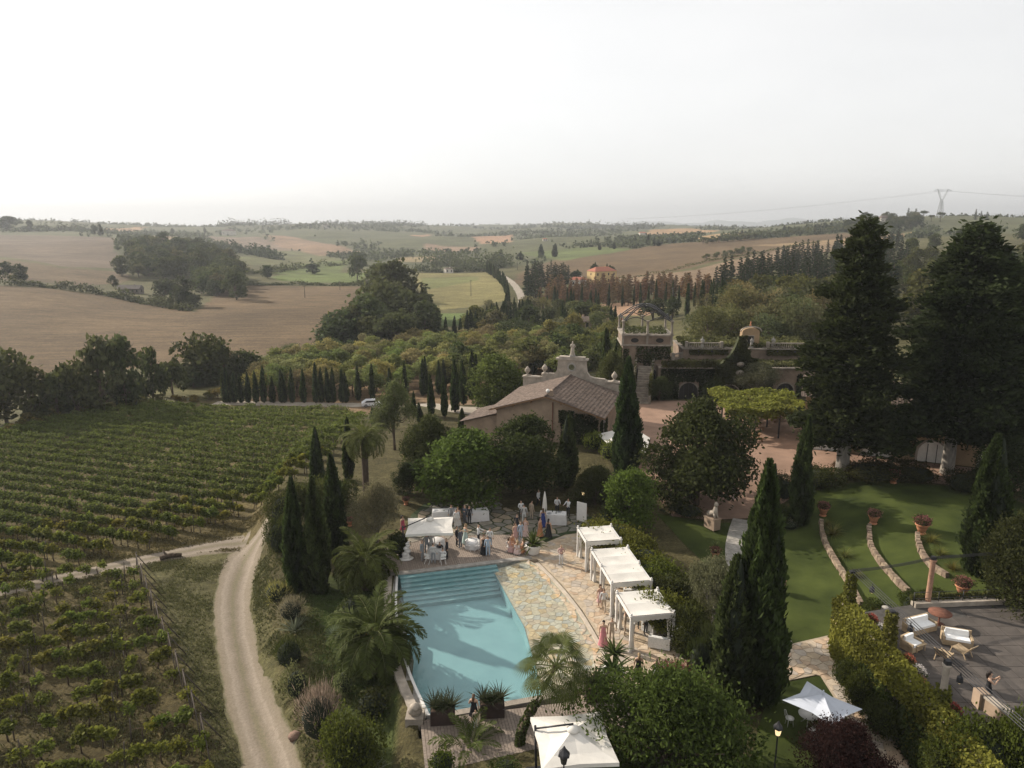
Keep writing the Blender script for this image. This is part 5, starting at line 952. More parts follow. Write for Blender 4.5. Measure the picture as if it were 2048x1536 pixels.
# far woodland covering the hills: nobody could count it
rg = np.random.default_rng(77); n = 26000; Yw = np.exp(rg.uniform(math.log(560), math.log(3300), n)); Xw = rg.uniform(-.76, .76, n)*Yw
iu = np.clip(((Xw/(Yw+46)+1.28)/2.56*(NU-1)).round().astype(int), 0, NU-1); it = np.clip(np.searchsorted(yy, Yw), 0, NV-1)
isw = np.abs(C_[it, iu]-np.array([.082, .088, .05])).sum(1) < .004
dn = np.sin(Xw*.012+np.sin(Yw*.006)*1.5)+np.sin(Yw*.009+Xw*.004+1)+.6*np.sin(Xw*.03-Yw*.011); k = isw & (dn+rg.normal(0, .5, n) > .45); Xw, Yw = Xw[k][:9500], Yw[k][:9500]; n = len(Xw)
sz = rg.uniform(1.8, 4.4, n)*np.clip(Yw/1500, .8, 1.3); q = 9; ctr = np.stack([Xw, Yw, H(Xw, Yw)+sz*.75], 1); C = np.repeat(ctr, q, 0)+rg.normal(0, .45, (n*q, 3))*np.repeat(sz, q)[:, None]
V = leaves(C, rg.normal(size=C.shape)+[0, 0, .3], np.repeat(sz, q)*1.1, np.repeat(sz, q)*.9, rg)
o = link('far_woodland', quads_mesh('far_woodland', V, tint=np.clip(np.repeat(rg.normal(.45, .2, n), q)+rg.normal(0, .1, n*q), 0, 1), mats=M['leaf'])); o.color = (.075, .085, .045, 1); tag(o, 'woods and olive groves covering the far hills', 'woodland', kind='stuff')
# ---------------------------------------------------------------- buildings
def ivy(name, parent, pts, n, col, ls, seed, nrm=(0, -1, 0), th=.12, label=None):
    """leaves over a set of upright quads: each (origin, along, up) in the parent's space"""
    rg = np.random.default_rng(seed); ar = np.array([np.linalg.norm(np.cross(a, u)) for _, a, u in pts]); id_ = rg.choice(len(pts), n, p=ar/ar.sum()); O = np.array([p[0] for p in pts], float)[id_]; A = np.array([p[1] for p in pts], float)[id_]; U = np.array([p[2] for p in pts], float)[id_]
    N_ = nrmv(np.cross(A, U)); s, t_ = rg.uniform(0, 1, n)[:, None], rg.uniform(0, 1, n)[:, None]; C = O+A*s+U*t_+N_*rg.uniform(0, th, n)[:, None]
    D = N_*.5+np.array([0, 0, -.6])+rg.normal(0, .6, (n, 3)); pt_ = np.clip(.4+.2*np.sin(C[:, 0]*1.3+C[:, 2]*1.7)+.2*np.sin(C[:, 1]*1.1+C[:, 2]*.8+1)+rg.normal(0, .15, n), 0, 1)
    o = link(name, quads_mesh(name, leaves(C, D, ls*rg.uniform(.7, 1.3, n), ls*.8, rg), tint=pt_, mats=M['leaf']), parent); o.color = (*col, 1); return o
def tileroof(name, parent, a, b, c, d, mt, pitch=.26, step=.42, amp=.045):
    """barrel-tiled slope: a,b along the eave, d,c along the ridge; real ridges and courses"""
    a, b, c, d = map(Vector, (a, b, c, d)); L = (b-a).length; W_ = (d-a).length; nx = int(L/pitch*4); ny = int(W_/step*3); u = np.linspace(0, 1, nx); v = np.linspace(0, 1, ny)
    U, V_ = np.meshgrid(u, v); P0 = np.array(a); E = np.array(b)-P0; R = np.array(d)-P0; S_ = np.array(c)-np.array(d)
    X = P0[None, None]+U[..., None]*((1-V_)[..., None]*E+V_[..., None]*S_)+V_[..., None]*R; n_ = np.cross(E, R); n_ /= np.linalg.norm(n_)
    hgt = amp*np.abs(np.sin(U*L/pitch*math.pi))+.035*(1-((V_*W_/step) % 1))+RNG.normal(0, .006, U.shape); X = X+n_*hgt[..., None]
    me = grid_mesh(name, X[..., 0], X[..., 1], X[..., 2], mt, False); o = link(name, me, parent); return o
def wall_with(name, parent, L, h0, h1, th, mt, y=0, x0=0):
    mb = MB(); mb.box((x0+L/2, y+th/2, (h0+h1)/2), (L, th, h1-h0)); return mb.build(name, mt, parent)
def window(parent, x, y, z, w, h, mt_frame, arch=False, bars=2, mt_pane=None, depth_=.06, name='window', sub='pane', panes=True):
    """framed opening on a facade whose outside faces -y"""
    mb = MB(); n = 10
    if arch:
        prof = [(x-w/2, z), (x+w/2, z), (x+w/2, z+h-w/2)]+[(x+w/2*math.cos(q), z+h-w/2+w/2*math.sin(q)) for q in np.linspace(0, math.pi, n)[1:-1]]+[(x-w/2, z+h-w/2)]
        out = [(x-w/2-.2, z), (x+w/2+.2, z), (x+w/2+.2, z+h-w/2)]+[(x+(w/2+.2)*math.cos(q), z+h-w/2+(w/2+.2)*math.sin(q)) for q in np.linspace(0, math.pi, n)[1:-1]]+[(x-w/2-.2, z+h-w/2)]
    else:
        prof = [(x-w/2, z), (x+w/2, z), (x+w/2, z+h), (x-w/2, z+h)]; out = [(x-w/2-.12, z-.12), (x+w/2+.12, z-.12), (x+w/2+.12, z+h+.12), (x-w/2-.12, z+h+.12)]
    k = len(prof); vs = [(p[0], y-depth_, p[1]) for p in out]+[(p[0], y-depth_, p[1]) for p in prof]+[(p[0], y+.0, p[1]) for p in out]+[(p[0], y+.0, p[1]) for p in prof]
    fs = [(i, (i+1) % k, k+(i+1) % k, k+i) for i in range(k)]+[((i+1) % k, i, 2*k+i, 2*k+(i+1) % k) for i in range(k)]+[(k+i, k+(i+1) % k, 3*k+(i+1) % k, 3*k+i) for i in range(k)]
    mb.add(vs, fs); f = mb.build(name, mt_frame, parent)
    mb = MB(); mb.add([(p[0], y-.012, p[1]) for p in prof], [list(range(k))]); mb.build(sub, mt_pane or M['dark_glass'], f)
    if bars:
        mb = MB()
        for i in range(bars): mb.box((x-w/2+w*(i+1)/(bars+1), y-.03, z+h*.45), (.06, .03, h*.9))
        mb.build('bars', M['iron'], f)
    return f
# farmhouse
M['ivy_base'] = mat('ivy_base', (.03, .034, .012), .95, .3, 3)
fh = thing('farmhouse', 'plastered farmhouse with brown tiled gable roof and ivy on its front', 'house', (-2.6, 80, 0), math.atan2(-4.1, 12.7))
mb = MB(); mb.wallprism([(.7, -.8), (12.65, -.8), (12.65, 5.12), (6.67, 6.95), (.7, 5.12)], (0, .55), (1, .55), 10.8); mb.build('wall', M['stucco'], fh)
for s, nm in ((0, 'roof'), (1, 'roof')):
    a, b = ((0, -.1, 5.25), (0, 11.9, 5.25)) if s == 0 else ((13.35, 11.9, 5.25), (13.35, -.1, 5.25)); c, d = ((6.67, 11.9, 7.25), (6.67, -.1, 7.25)) if s == 0 else ((6.67, -.1, 7.25), (6.67, 11.9, 7.25))
    a, b, c, d = (b, a, d, c) if s == 0 else (b, a, d, c)
    o = tileroof('roof', fh, a, b, c, d, M['tile_roof'])
    mb = MB(); x = 0 if s == 0 else 13.35; mb.add([(x, -.15, 5.1), (6.67, -.15, 7.1), (6.67, -.15, 7.22), (x, -.15, 5.22), (x, 11.95, 5.1), (6.67, 11.95, 7.1), (6.67, 11.95, 7.22), (x, 11.95, 5.22)], [(0, 1, 2, 3), (4, 7, 6, 5), (0, 4, 5, 1), (0, 3, 7, 4)]); mb.build('verge_board', M['wood'], o)
mb = MB(); mb.tube([(6.67, -.15, 7.28), (6.67, 11.9, 7.28)], .13, 8); mb.build('ridge_tiles', M['tile_roof'], fh)
for xx in (.9, 2.9, 4.9, 8.4, 10.4, 12.4):
    mb = MB(); zz = 5.05+(1-abs(xx-6.67)/6.67)*1.9; mb.box((xx, .25, zz-.02), (.14, .7, .16)); mb.build('rafter_end', M['wood'], fh)
mb = MB(); mb.tube([(7.35, .45, 6.5), (7.35, .45, -.5)], .06, 8); mb.build('drainpipe', M['corten'], fh)
mb = MB(); mb.tube([(6.35, .45, 4.3), (6.35, .45, 1)], .03, 6); mb.sphere((6.35, .42, 4.35), .07); mb.build('wall_lamp', M['iron'], fh)
window(fh, 4.9, .55, 3.0, 1.0, 1.5, M['stone_trim'], bars=0, mt_pane=mat('shutter', (.13, .12, .11), .8, .2, 3))
ch = MB(); ch.box((7.0, .8, 7.45), (.5, .5, .7)); c_ = ch.build('chimney', M['stucco'], fh); ch = MB(); ch.sphere((6.75, .5, 7.75), .22); ch.build('vent_ball', M['white'], c_)
ivy('wall_ivy', fh, [((8.3, .5, 1), (4.2, 0, 0), (0, 0, 4.4)), ((9.2, .5, 0), (3.3, 0, 0), (0, 0, 4.8)), ((8, .5, 4.2), (1.8, 0, 0), (0, 0, 1.5)), ((12.7, .5, .0), (0, 4, 0), (0, 0, 4.5))], 6500, (.045, .056, .02), .26, 1)
# lower wing
mb = MB(); mb.wallprism([(-3.6, -1.2), (.72, -1.2), (.72, 4.4), (-3.6, 3.2)], (0, 1.2), (1, 1.2), 6); mb.build('wing_wall', M['stucco'], fh); tileroof('wing_roof', fh, (-4.0, 7.4, 3.2), (-4.0, .7, 3.2), (.75, .7, 4.62), (.75, 7.4, 4.62), M['tile_roof'])
# baroque parapet with urns and statue behind the house
pa = thing('ornate_parapet', 'curved baroque parapet wall with round window behind the farmhouse roof', 'parapet', fh.location, fh.rotation_euler[2]); cx = 6.67
PRF = [(-6.4, 2), (6.4, 2), (6.4, 6.3), (4.8, 6.5), (4.2, 6.9), (2.9, 6.95), (2.3, 7.15), (1.95, 7.6), (1.85, 8.15), (1.8, 9.1), (-1.8, 9.1), (-1.85, 8.15), (-1.95, 7.6), (-2.3, 7.2), (-3.1, 7.2), (-3.5, 6.9), (-4.4, 6.55), (-6.4, 6.5)]
mb = MB(); mb.wallprism([(cx+a, z) for a, z in PRF], (0, 12.3), (1, 12.3), .6); mb.build('wall', M['stone_trim'], pa)
mb = MB(); mb.box((cx, 12.6, 9.2), (4.1, .95, .2)); mb.box((cx, 12.6, 9.42), (3.3, .8, .2)); mb.build('cornice', M['stone_trim'], pa)
for a, b in ((-6.5, -4.2), (4.3, 6.5)):
    mb = MB(); mb.box((cx+(a+b)/2, 12.6, 6.6), (b-a, .85, .16)); mb.build('cornice', M['stone_trim'], pa)
mb = MB(); n = 18; R0, R1 = .55, .38
vs = [(cx+r_*math.cos(2*math.pi*k/n), y_, 8.2+r_*math.sin(2*math.pi*k/n)) for r_, y_ in ((R0, 12.29), (R0, 12.2), (R1, 12.2), (R1, 12.29)) for k in range(n)]
mb.add(vs, [(j*n+k, j*n+(k+1) % n, (j+1)*n+(k+1) % n, (j+1)*n+k) for j in range(3) for k in range(n)]); o = mb.build('round_window', M['stone_grey'], pa)
mb = MB(); mb.add([(cx+.39*math.cos(2*math.pi*k/n), 12.285, 8.2+.39*math.sin(2*math.pi*k/n)) for k in range(n)], [list(range(n))]); mb.build('pane', mat('oculus', (.1, .1, .05), .5, .5, 3), o)
URN = [(.05, 0), (.3, 0), (.3, .12), (.12, .2), (.12, .3), (.34, .55), (.38, .75), (.3, .85), (.34, .9), (.2, .98), (.16, 1.1), (.02, 1.25)]
def world_of(o, p): return o.matrix_world @ Vector(p)
bpy.context.view_layer.update()
for a, z, w in ((-5.9, 6.68, 'left'), (-3.6, 7.1, 'middle'), (5.4, 6.68, 'right')):
    mb = MB(); mb.lathe(URN, n=12); mb.box((0, 0, -.1), (.75, .75, .3)); o = mb.build('stone_urn', M['stone_trim']); o.location = world_of(pa, (cx+a, 12.6, z)); tag(o, 'stone urn on the baroque parapet, %s one of three' % w, 'urn', 'parapet urns')
def statue(loc, h, label, m_='stone_trim', rz=0):
    t = thing('statue', label, 'statue', loc, rz, None, h/1.9); mb = MB()
    mb.lathe([(.30, 0), (.32, .1), (.26, .5), (.24, .9), (.22, 1.05), (.27, 1.3), (.26, 1.48), (.1, 1.58), (.075, 1.64)], n=12, ey=.75, wav=.05, wn=7); mb.sphere((0, -.02, 1.76), .13, 10, 8, 0, (.85, .95, 1.15)); mb.tube([(.24, 0, 1.45), (.36, -.05, 1.15), (.2, -.28, 1.0)], [.085, .07, .05], 7); mb.tube([(-.24, 0, 1.45), (-.33, -.1, 1.2), (-.16, -.25, 1.35)], [.085, .07, .05], 7); mb.build('figure', M[m_], t)
    mb = MB(); mb.box((0, 0, -.12), (.75, .75, .24)); mb.build('base', M['stone_grey'], t); return t
statue(world_of(pa, (cx, 12.6, 9.75)), 1.7, 'pale stone statue on top of the baroque parapet')
# ivy-hung tower with columned belvedere
tw = thing('belvedere_tower', 'ivy-hung pink tower crowned by columns and an iron dome', 'tower', (15.7, 101.5, 2.0), -.05)
mb = MB(); mb.box((3.4, 3, 3.2), (6.8, 6, 7.6)); mb.build('wall', M['stucco_old_shaded'], tw); mb = MB(); mb.box((3.4, 3, 7.06), (7.3, 6.5, .2)); mb.box((3.4, 3, 8.5), (7.3, 6.5, .22)); mb.build('cornice', M['trim_old_shaded'], tw)
mb = MB(); mb.box((3.4, 3, 7.75), (7.0, 6.2, 1.3)); pr_ = mb.build('parapet', M['stucco_old_shaded'], tw)
for x in (1.65, 5.15):
    mb = MB(); n = 14; mb.add([(x+.55*math.cos(2*math.pi*k/n), -.112, 7.75+.33*math.sin(2*math.pi*k/n)) for k in range(n)], [list(range(n))]); mb.build('oval_opening', M['dark'], pr_)
for x in (0, 3.4, 6.8):
    mb = MB(); mb.box((x, -.1, 7.75), (.3, .12, 1.2)); mb.build('pilaster', M['trim_old_shaded'], tw)
window(tw, 1.6, 0, 1.6, 1.3, 2.4, M['trim_old_shaded'], True, 1); window(tw, 4.3, 0, 1.4, 1.2, 2.2, M['trim_old_shaded'], True, 1)
for x, y in ((0, 0), (3.4, 0), (6.8, 0), (0, 6), (3.4, 6), (6.8, 6)):
    mb = MB(); mb.lathe([(.24, 8.62), (.24, 8.75), (.17, 8.85), (.15, 10.2), (.2, 10.3), (.25, 10.45), (.25, 10.55)], (x, y, 0), 10); mb.build('column', M['trim_old_shaded'], tw)
for k, (x, y) in enumerate(((0, 0), (6.8, 0), (6.8, 6), (0, 6))):
    for dx in (0, .28):
        mb = MB(); pts = []
        for i in range(11):
            q = i/10; r_ = 1-q; pts.append((3.4+(x-3.4)*r_, 3+(y-3)*r_, 10.5+2.1*math.sin(q*math.pi/2)-dx)); 
        mb.tube(pts, .085, 5); mb.build('dome_rib', M['iron'], tw)
for (x, y), (x2, y2) in (((0, 0), (6.8, 0)), ((6.8, 0), (6.8, 6)), ((6.8, 6), (0, 6)), ((0, 6), (0, 0))):
    for half in (0, 1):
        mb = MB(); a = Vector((x, y, 0)).lerp(Vector((x2, y2, 0)), half*.5); b = Vector((x, y, 0)).lerp(Vector((x2, y2, 0)), half*.5+.5); mb.tube([a.lerp(b, i/8)+Vector((0, 0, 10.3+.7*math.sin(math.pi*i/8))) for i in range(9)], .06, 5); mb.build('arch_rib', M['iron'], tw)
mb = MB(); mb.lathe([(.06, 11.9), (.3, 12.2), (.05, 12.4), (.02, 12.7)], (3.4, 3, 0), 8); mb.build('finial', M['iron'], tw)
ivy('tower_ivy', tw, [((.0, -.02, 1.5), (.9, 0, 0), (0, 0, 5)), ((1.9, -.02, 4.6), (2.7, 0, 0), (0, 0, 2.3)), ((3.0, -.02, 1.2), (1, 0, 0), (0, 0, 3.6)), ((4.6, -.02, 5), (2.2, 0, 0), (0, 0, 2)), ((-.02, 5.9, 1), (0, -5.8, 0), (0, 0, 5.6))], 4200, (.06, .068, .022), .3, 3)
ivy('roof_plants', tw, [((.4, .4, 8.55), (6, 0, 0), (0, 5.2, .05))], 900, (.09, .1, .04), .3, 45, th=.5)
# terrace wall, arches, balustrades
tv = thing('villa_terrace', 'ivy-covered villa terrace with arched doors and balustrade behind the courtyard', 'terrace', (20.4, 98.6, 1.9), -.03)
mb = MB(); mb.box((11.5, 6, 2.1), (23, 12, 4.6)); mb.build('lower_wall', M['stucco_old_shaded'], tv); mb = MB(); mb.box((11.5, -.12, 4.5), (23.2, .5, .18)); mb.build('ledge', M['trim_old_shaded'], tv)
mb = MB(); mb.box((13.6, 8.2, 5.3), (19, 7.5, 2.0)); mb.build('upper_wall', M['stucco_old_shaded'], tv); mb = MB(); mb.box((13.6, 8.2, 6.37), (19.3, 7.8, .14)); mb.build('ledge', M['trim_old_shaded'], tv)
for x, w in ((4.2, 2.6), (9.4, 2.8), (17.5, 2.4)):
    f = window(tv, x, 0, -.35, w, 2.7, M['trim_old_shaded'], True, 3, M['dark'], name='arched_door')
ivy('wall_ivy', tv, [((.3, -.05, 0), (2.5, 0, 0), (0, 0, 4.6)), ((2.8, -.05, 2.5), (2.9, 0, 0), (0, 0, 2.1)), ((5.6, -.05, 0), (2.2, 0, 0), (0, 0, 4.6)), ((11.2, -.05, 0), (4.6, 0, 0), (0, 0, 4.3)), ((19, -.05, 0), (4, 0, 0), (0, 0, 3.6))], 9000, (.036, .042, .014), .3, 4)
ivy('ledge_ivy', tv, [((.3, -.3, 4.5), (7.4, 0, 0), (0, .3, .9)), ((5, 4.2, 5.6), (5.5, 0, 0), (0, .3, .8)), ((16, 4.2, 5.5), (7, 0, 0), (0, .3, .9))], 3800, (.10, .095, .028), .3, 5)
ivy('roof_plants', tv, [((4.3, 4.9, 6.5), (18.6, 0, 0), (0, 6.5, .2)), ((2.5, .3, 4.45), (20, 0, 0), (0, 3.6, .1))], 5200, (.095, .1, .038), .42, 44, th=.5)
mb = MB(); GP_ = [(7.4, -.4), (14.2, -.4), (14.2, 4.6), (13.4, 5.5), (12.3, 6.2), (11.7, 7.4), (11.3, 8.9), (10.5, 8.9), (10.1, 7.6), (9.5, 6.4), (8.3, 5.2), (7.8, 3)]
mb.wallprism(GP_, (0, -.9), (1, -.9), .85); mb.build('gable_front', M['ivy_base'], tv)
window(tv, 9.6, -.9, -.35, 2.7, 2.6, M['trim_old_shaded'], True, 0, M['dark'], name='arched_door')
ivy('gable_ivy', tv, [((7.5, -.95, 2.4), (6.5, 0, 0), (0, 0, 2.6)), ((8.6, -.95, 4.6), (4.6, 0, 0), (0, 0, 1.4)), ((9.8, -.95, 5.8), (2.3, 0, 0), (0, 0, 1.4)), ((10.4, -.95, 7), (1.2, 0, 0), (0, 0, 2.1)), ((11.3, -.95, 0), (2.8, 0, 0), (0, 0, 2.6)), ((7.3, -.95, 0), (.7, 0, 0), (0, 0, 3.5)), ((7.42, -.1, 0), (0, -.8, 0), (0.6, 0, 4.))], 8200, (.055, .062, .018), .3, 6)
for z, a in ((4.0, .5), (5.2, .42)):
    mb = MB(); n = 14; mb.lathe([(.02, -.03), (a, -.03), (a, .03), (.02, .05)], n=14); o = mb.build('oval_plaque', M['trim_old_shaded'], tv); o.location = (10.85, -1.1, z); o.rotation_euler = (math.pi/2, 0, 0); o.scale = (1.2, .8, 1)
def balustrade(parent, p, q, z, h=.85, name='balustrade'):
    p = Vector(p); q = Vector(q); L = (q-p).length; mb = MB(); mb.bar((p.x, p.y, z+h-.06), (q.x, q.y, z+h-.06), .28, .12); mb.bar((p.x, p.y, z+.06), (q.x, q.y, z+.06), .28, .12); o = mb.build(name, M['trim_old_shaded'], parent)
    mb = MB(); k = int(L/.3)
    for i in range(k):
        c = p.lerp(q, (i+.5)/k); mb.lathe([(.06, .12), (.1, .3), (.05, .45), (.05, .55), (.08, .7)], (c.x, c.y, z), 6)
    b = mb.build('balusters', M['trim_old_shaded'], o); b['kind'] = 'stuff'
    for c in (p, q):
        mb = MB(); mb.box((c.x, c.y, z+h/2+.05), (.42, .42, h+.2)); mb.build('pedestal', M['trim_old_shaded'], o)
balustrade(tv, (4.6, 4.7, 0), (9.6, 4.7, 0), 6.4); balustrade(tv, (16.2, 4.7, 0), (22.8, 4.7, 0), 6.4); balustrade(tv, (4.3, 4.7, 0), (2.4, 3.0, 0), 5.0)
for x in (6.3, 8.2, 17.5, 20):
    mb = MB(); mb.box((x, 4.38, 5.6), (.06, .1, .5)); mb.lathe([(.02, 0), (.12, .1), (.16, .3), (.05, .36)], (x, 4.3, 5.8), 8); mb.build('wall_lantern', M['iron'], tv)
# stair between the ivy walls
st = thing('stone_stair', 'narrow stone stair between ivy walls beside the tower', 'stair', (17.6, 95.6, 1.9), -.25)
for i in range(16):
    mb = MB(); mb.box((0, i*.33, .13+i*.135), (1.9, .36, .27+i*.27)); mb.build('step', M['trim_old_shaded'], st)
for x in (-1.2, 1.2):
    mb = MB(); mb.wallprism([(0, -.3), (5.5, -.3), (5.5, 5.4), (0, 1.1)], (x, -.1), (x, 1), .3); w = mb.build('side_wall', M['trim_old_shaded'], st); ivy('ivy', w, [((x-.31, 0, .2), (0, 5.4, 0), (0, 0, 3.6)), ((x, -.1, 1.1), (0, 5.4, 4.2), (-.3, 0, .1)), ((x+.01, 5.4, .2), (0, -5.4, 0), (0, 0, 3.2))], 1700, (.09, .09, .028), .26, 8)
# small shrine-like aedicule
ae = thing('aedicule', 'small ochre aedicule with curved pediment on the terrace', 'shrine', (33.4, 104.2, 8.2), -.03)
mb = MB(); mb.wallprism([(0, -.3), (2.5, -.3), (2.5, 2.3)]+[(1.25+1.25*math.cos(q), 2.3+.6*math.sin(q)) for q in np.linspace(0, math.pi, 9)[1:-1]]+[(0, 2.3)], (0, 0), (1, 0), 1.2); mb.build('wall', M['stucco_ochre'], ae)
mb = MB(); pts = [(1.25+1.5*math.cos(q), -.05, 2.38+.72*math.sin(q)) for q in np.linspace(math.pi, 0, 11)]; mb.tube(pts, .1, 6); mb.build('pediment', M['stone_trim'], ae); mb = MB(); mb.lathe([(.12, 3.1), (.16, 3.3), (.06, 3.45), (.12, 3.6), (.02, 3.85)], (1.25, .5, 0), 8); mb.build('finial', M['terracotta'], ae)
window(ae, 1.25, 0, .2, .8, 1.5, M['stone_trim'], False, 0, M['dark'], name='niche')
statue((34.6, 103.5, 8.5), 1.3, 'dark small statue in front of the ochre aedicule', 'stone_grey')
for x, y, z, lb in ((27.4, 103.2, 8.4, 'weathered statue left of the ivy gable'), (37.6, 103.2, 8.4, 'weathered statue right of the ochre aedicule')): statue((x, y, z), 1.6, lb, 'stone_grey')
# long house with arched windows behind the cedars
lh = thing('long_house', 'ochre house with tall arched windows in the shade of the cedars', 'house', (31.2, 74.8, 1.6), math.atan2(-6.3, 14.6))
mb = MB(); mb.box((12, 4, 3), (24, 8, 7.2)); mb.build('wall', M['stucco_ochre'], lh); tileroof('roof', lh, (24.5, -.6, 6.55), (-.5, -.6, 6.55), (-.5, 4, 8), (24.5, 4, 8), M['tile_roof']); tileroof('roof', lh, (-.5, 8.6, 6.55), (24.5, 8.6, 6.55), (24.5, 4, 8), (-.5, 4, 8), M['tile_roof'])
for x in (2.4, 7.2, 12.2, 17.6, 22): window(lh, x, 0, -.1, 2.5, 3.0, M['stone_trim'], True, 2, M['curtain'], .1, 'arched_window', 'curtain')
mb = MB(); mb.box((12, -.9, -.12), (24, 1.8, .22)); mb.build('plinth_step', M['stone_grey'], lh)
ivy('wall_creeper', lh, [((7.5, -.02, 3.2), (5, 0, 0), (0, 0, 1.2)), ((13.5, -.02, 3.2), (4, 0, 0), (0, 0, 1.4)), ((9.3, -.02, 1.4), (1.4, 0, 0), (0, 0, 2))], 1800, (.06, .055, .018), .3, 9)
for x in (4.8, 9.9, 15):
    bpy.context.view_layer.update(); p = world_of(lh, (x, -.6, .0)); mb = MB(); mb.box((0, 0, .3), (.6, .6, .6), 0, 0, 1.15); o = mb.build('terracotta_planter', M['terracotta']); o.location = p; tag(o, 'square terracotta planter between arched windows, %s' % {4.8: 'nearest the pergola', 9.9: 'between the cedar trunks', 15: 'right of the second cedar trunk'}[x], 'planter', 'planters by the arched windows')
# vine pergola in the courtyard with tables beneath
pg = thing('vine_pergola', 'pergola roofed with bright yellow-green vine in the courtyard', 'pergola', (24.6, 79.3, 1.95), -.06)
for i in range(4):
    for j in range(3):
        mb = MB(); mb.box((.3+i*2.7, .3+j*4.6, 1.5), (.16, .16, 3)); mb.build('post', M['iron'], pg)
for j in range(3):
    mb = MB(); mb.box((4.35, .3+j*4.6, 3.05), (9, .14, .16)); mb.build('beam', M['iron'], pg)
for i in range(10):
    mb = MB(); mb.box((.2+i*.93, 4.9, 3.2), (.08, 10, .12)); mb.build('rafter', M['wood'], pg)
rg = np.random.default_rng(5); n = 9500; x, y = rg.uniform(-.5, 9.3, n), rg.uniform(-.4, 10.3, n); z = 3.35+.22*np.sin(x*1.4+np.sin(y))+.2*np.sin(y*2.1+x*.6)+rg.uniform(-.2, .25, n)
ed_ = rg.uniform(0, 1, n) < .12; y[ed_] = -.4+rg.normal(0, .1, ed_.sum()); z[ed_] -= rg.uniform(0, .6, ed_.sum())
o = link('vine_canopy', quads_mesh('vine_canopy', leaves(np.stack([x, y, z], 1), rg.normal(size=(n, 3))*[1, 1, .5], .34, .3, rg), tint=np.clip(.45+.3*np.sin(y*2.1+x*.6+.8)+rg.normal(0, .18, n), 0, 1), mats=M['leaf']), pg); o.color = (.17, .17, .035, 1)
def bench_table(p, rz, lb):
    t = thing('picnic_table', lb, 'table', p, rz, 'courtyard tables'); mb = MB(); mb.box((0, 0, .74), (1.8, .8, .06)); mb.build('table_top', M['wood'], t)
    for sx in (-1, 1):
        mb = MB(); mb.bar((sx*.7, -.3, 0), (sx*.7, .3, .72), .08); mb.bar((sx*.7, .3, 0), (sx*.7, -.3, .72), .08); mb.build('leg', M['wood'], t)
    for sy in (-1, 1):
        mb = MB(); mb.box((0, sy*.75, .44), (1.8, .3, .05)); mb.box((-.75, sy*.75, .21), (.08, .26, .42)); mb.box((.75, sy*.75, .21), (.08, .26, .42)); mb.build('bench', M['wood'], t)
for px, py, lb in ((1505, 880, 'wooden courtyard table nearest the holm oak'), (1508, 858, 'middle wooden courtyard table under the pergola edge'), (1500, 838, 'farthest wooden courtyard table under the pergola vines'), (1555, 845, 'wooden courtyard table on the pergola side near the cedar')): bench_table(P(px, py, 1.98), .1, lb)
# white awning and stone chimney beside the courtyard
aw = thing('white_awning', 'white canvas awning beside the tallest courtyard cypress', 'awning', (0, 0, 0)); q = [P(1196, 868, 3.6), P(1262, 852, 4.1), P(1300, 876, 3.6), P(1292, 906, 3.2), P(1226, 900, 3.1)]
mb = MB(); c = sum(q, Vector())/5+Vector((0, 0, .35)); vs = [c]+q; mb.add([tuple(v) for v in vs], [(0, i+1, (i+1) % 5+1) for i in range(5)]); mb.add([(v.x, v.y, v.z-.05) for v in vs], [(0, (i+1) % 5+1, i+1) for i in range(5)]); mb.build('canvas', M['canvas'], aw)
for v in q:
    mb = MB(); mb.tube([(v.x, v.y, Hs(v.x, v.y)-.2), (v.x, v.y, v.z)], .05, 6); mb.build('pole', M['iron'], aw)
ck = thing('stone_chimney', 'small stone chimney with slatted cap by the white awning', 'chimney', P(1201, 872, 2.6)); mb = MB(); mb.box((0, 0, -.6), (.7, .7, 3.0)); mb.build('shaft', M['stone_trim'], ck); mb = MB(); mb.box((0, 0, 1.75), (.95, .95, .12)); mb.box((0, 0, 1.95), (.7, .7, .3), 0, 0, .3); mb.build('cap', M['stone_trim'], ck)
for a, b in ((-.28, -.28), (.28, -.28), (.28, .28), (-.28, .28), (0, -.3), (0, .3)):
    mb = MB(); mb.box((a, b, 1.3), (.1, .1, .8)); mb.build('slat', M['stone_trim'], ck)
# rocky bank under the awning
for i, (px, py, s) in enumerate(((1215, 965, 1.3), (1190, 985, .9), (1235, 985, 1.0), (592, 1472, .42), (595, 1380, .4))):
    rg = np.random.default_rng(300+i); mb = MB(); mb.sphere((0, 0, 0), 1, 12, 9); mb.v = [tuple(np.array(v)*(1+.22*np.sin(v[0]*3+i)*np.cos(v[1]*4)+.12*np.sin(v[2]*7))*[1, .8, .6]) for v in mb.v]; o = mb.build('boulder', M['rock']); o.location = G(px, py); o.scale = (s, s, s); o.rotation_euler = (0, 0, i)
    tag(o, ['large brown boulder in the bank under the white awning', 'brown boulder left in the bank by the garden paving', 'brown boulder right in the bank under the tall cypress', 'reddish rock beside the gravel road and grey bush', 'small rock on the bank above the grey bush'][i], 'rock', 'rocks')
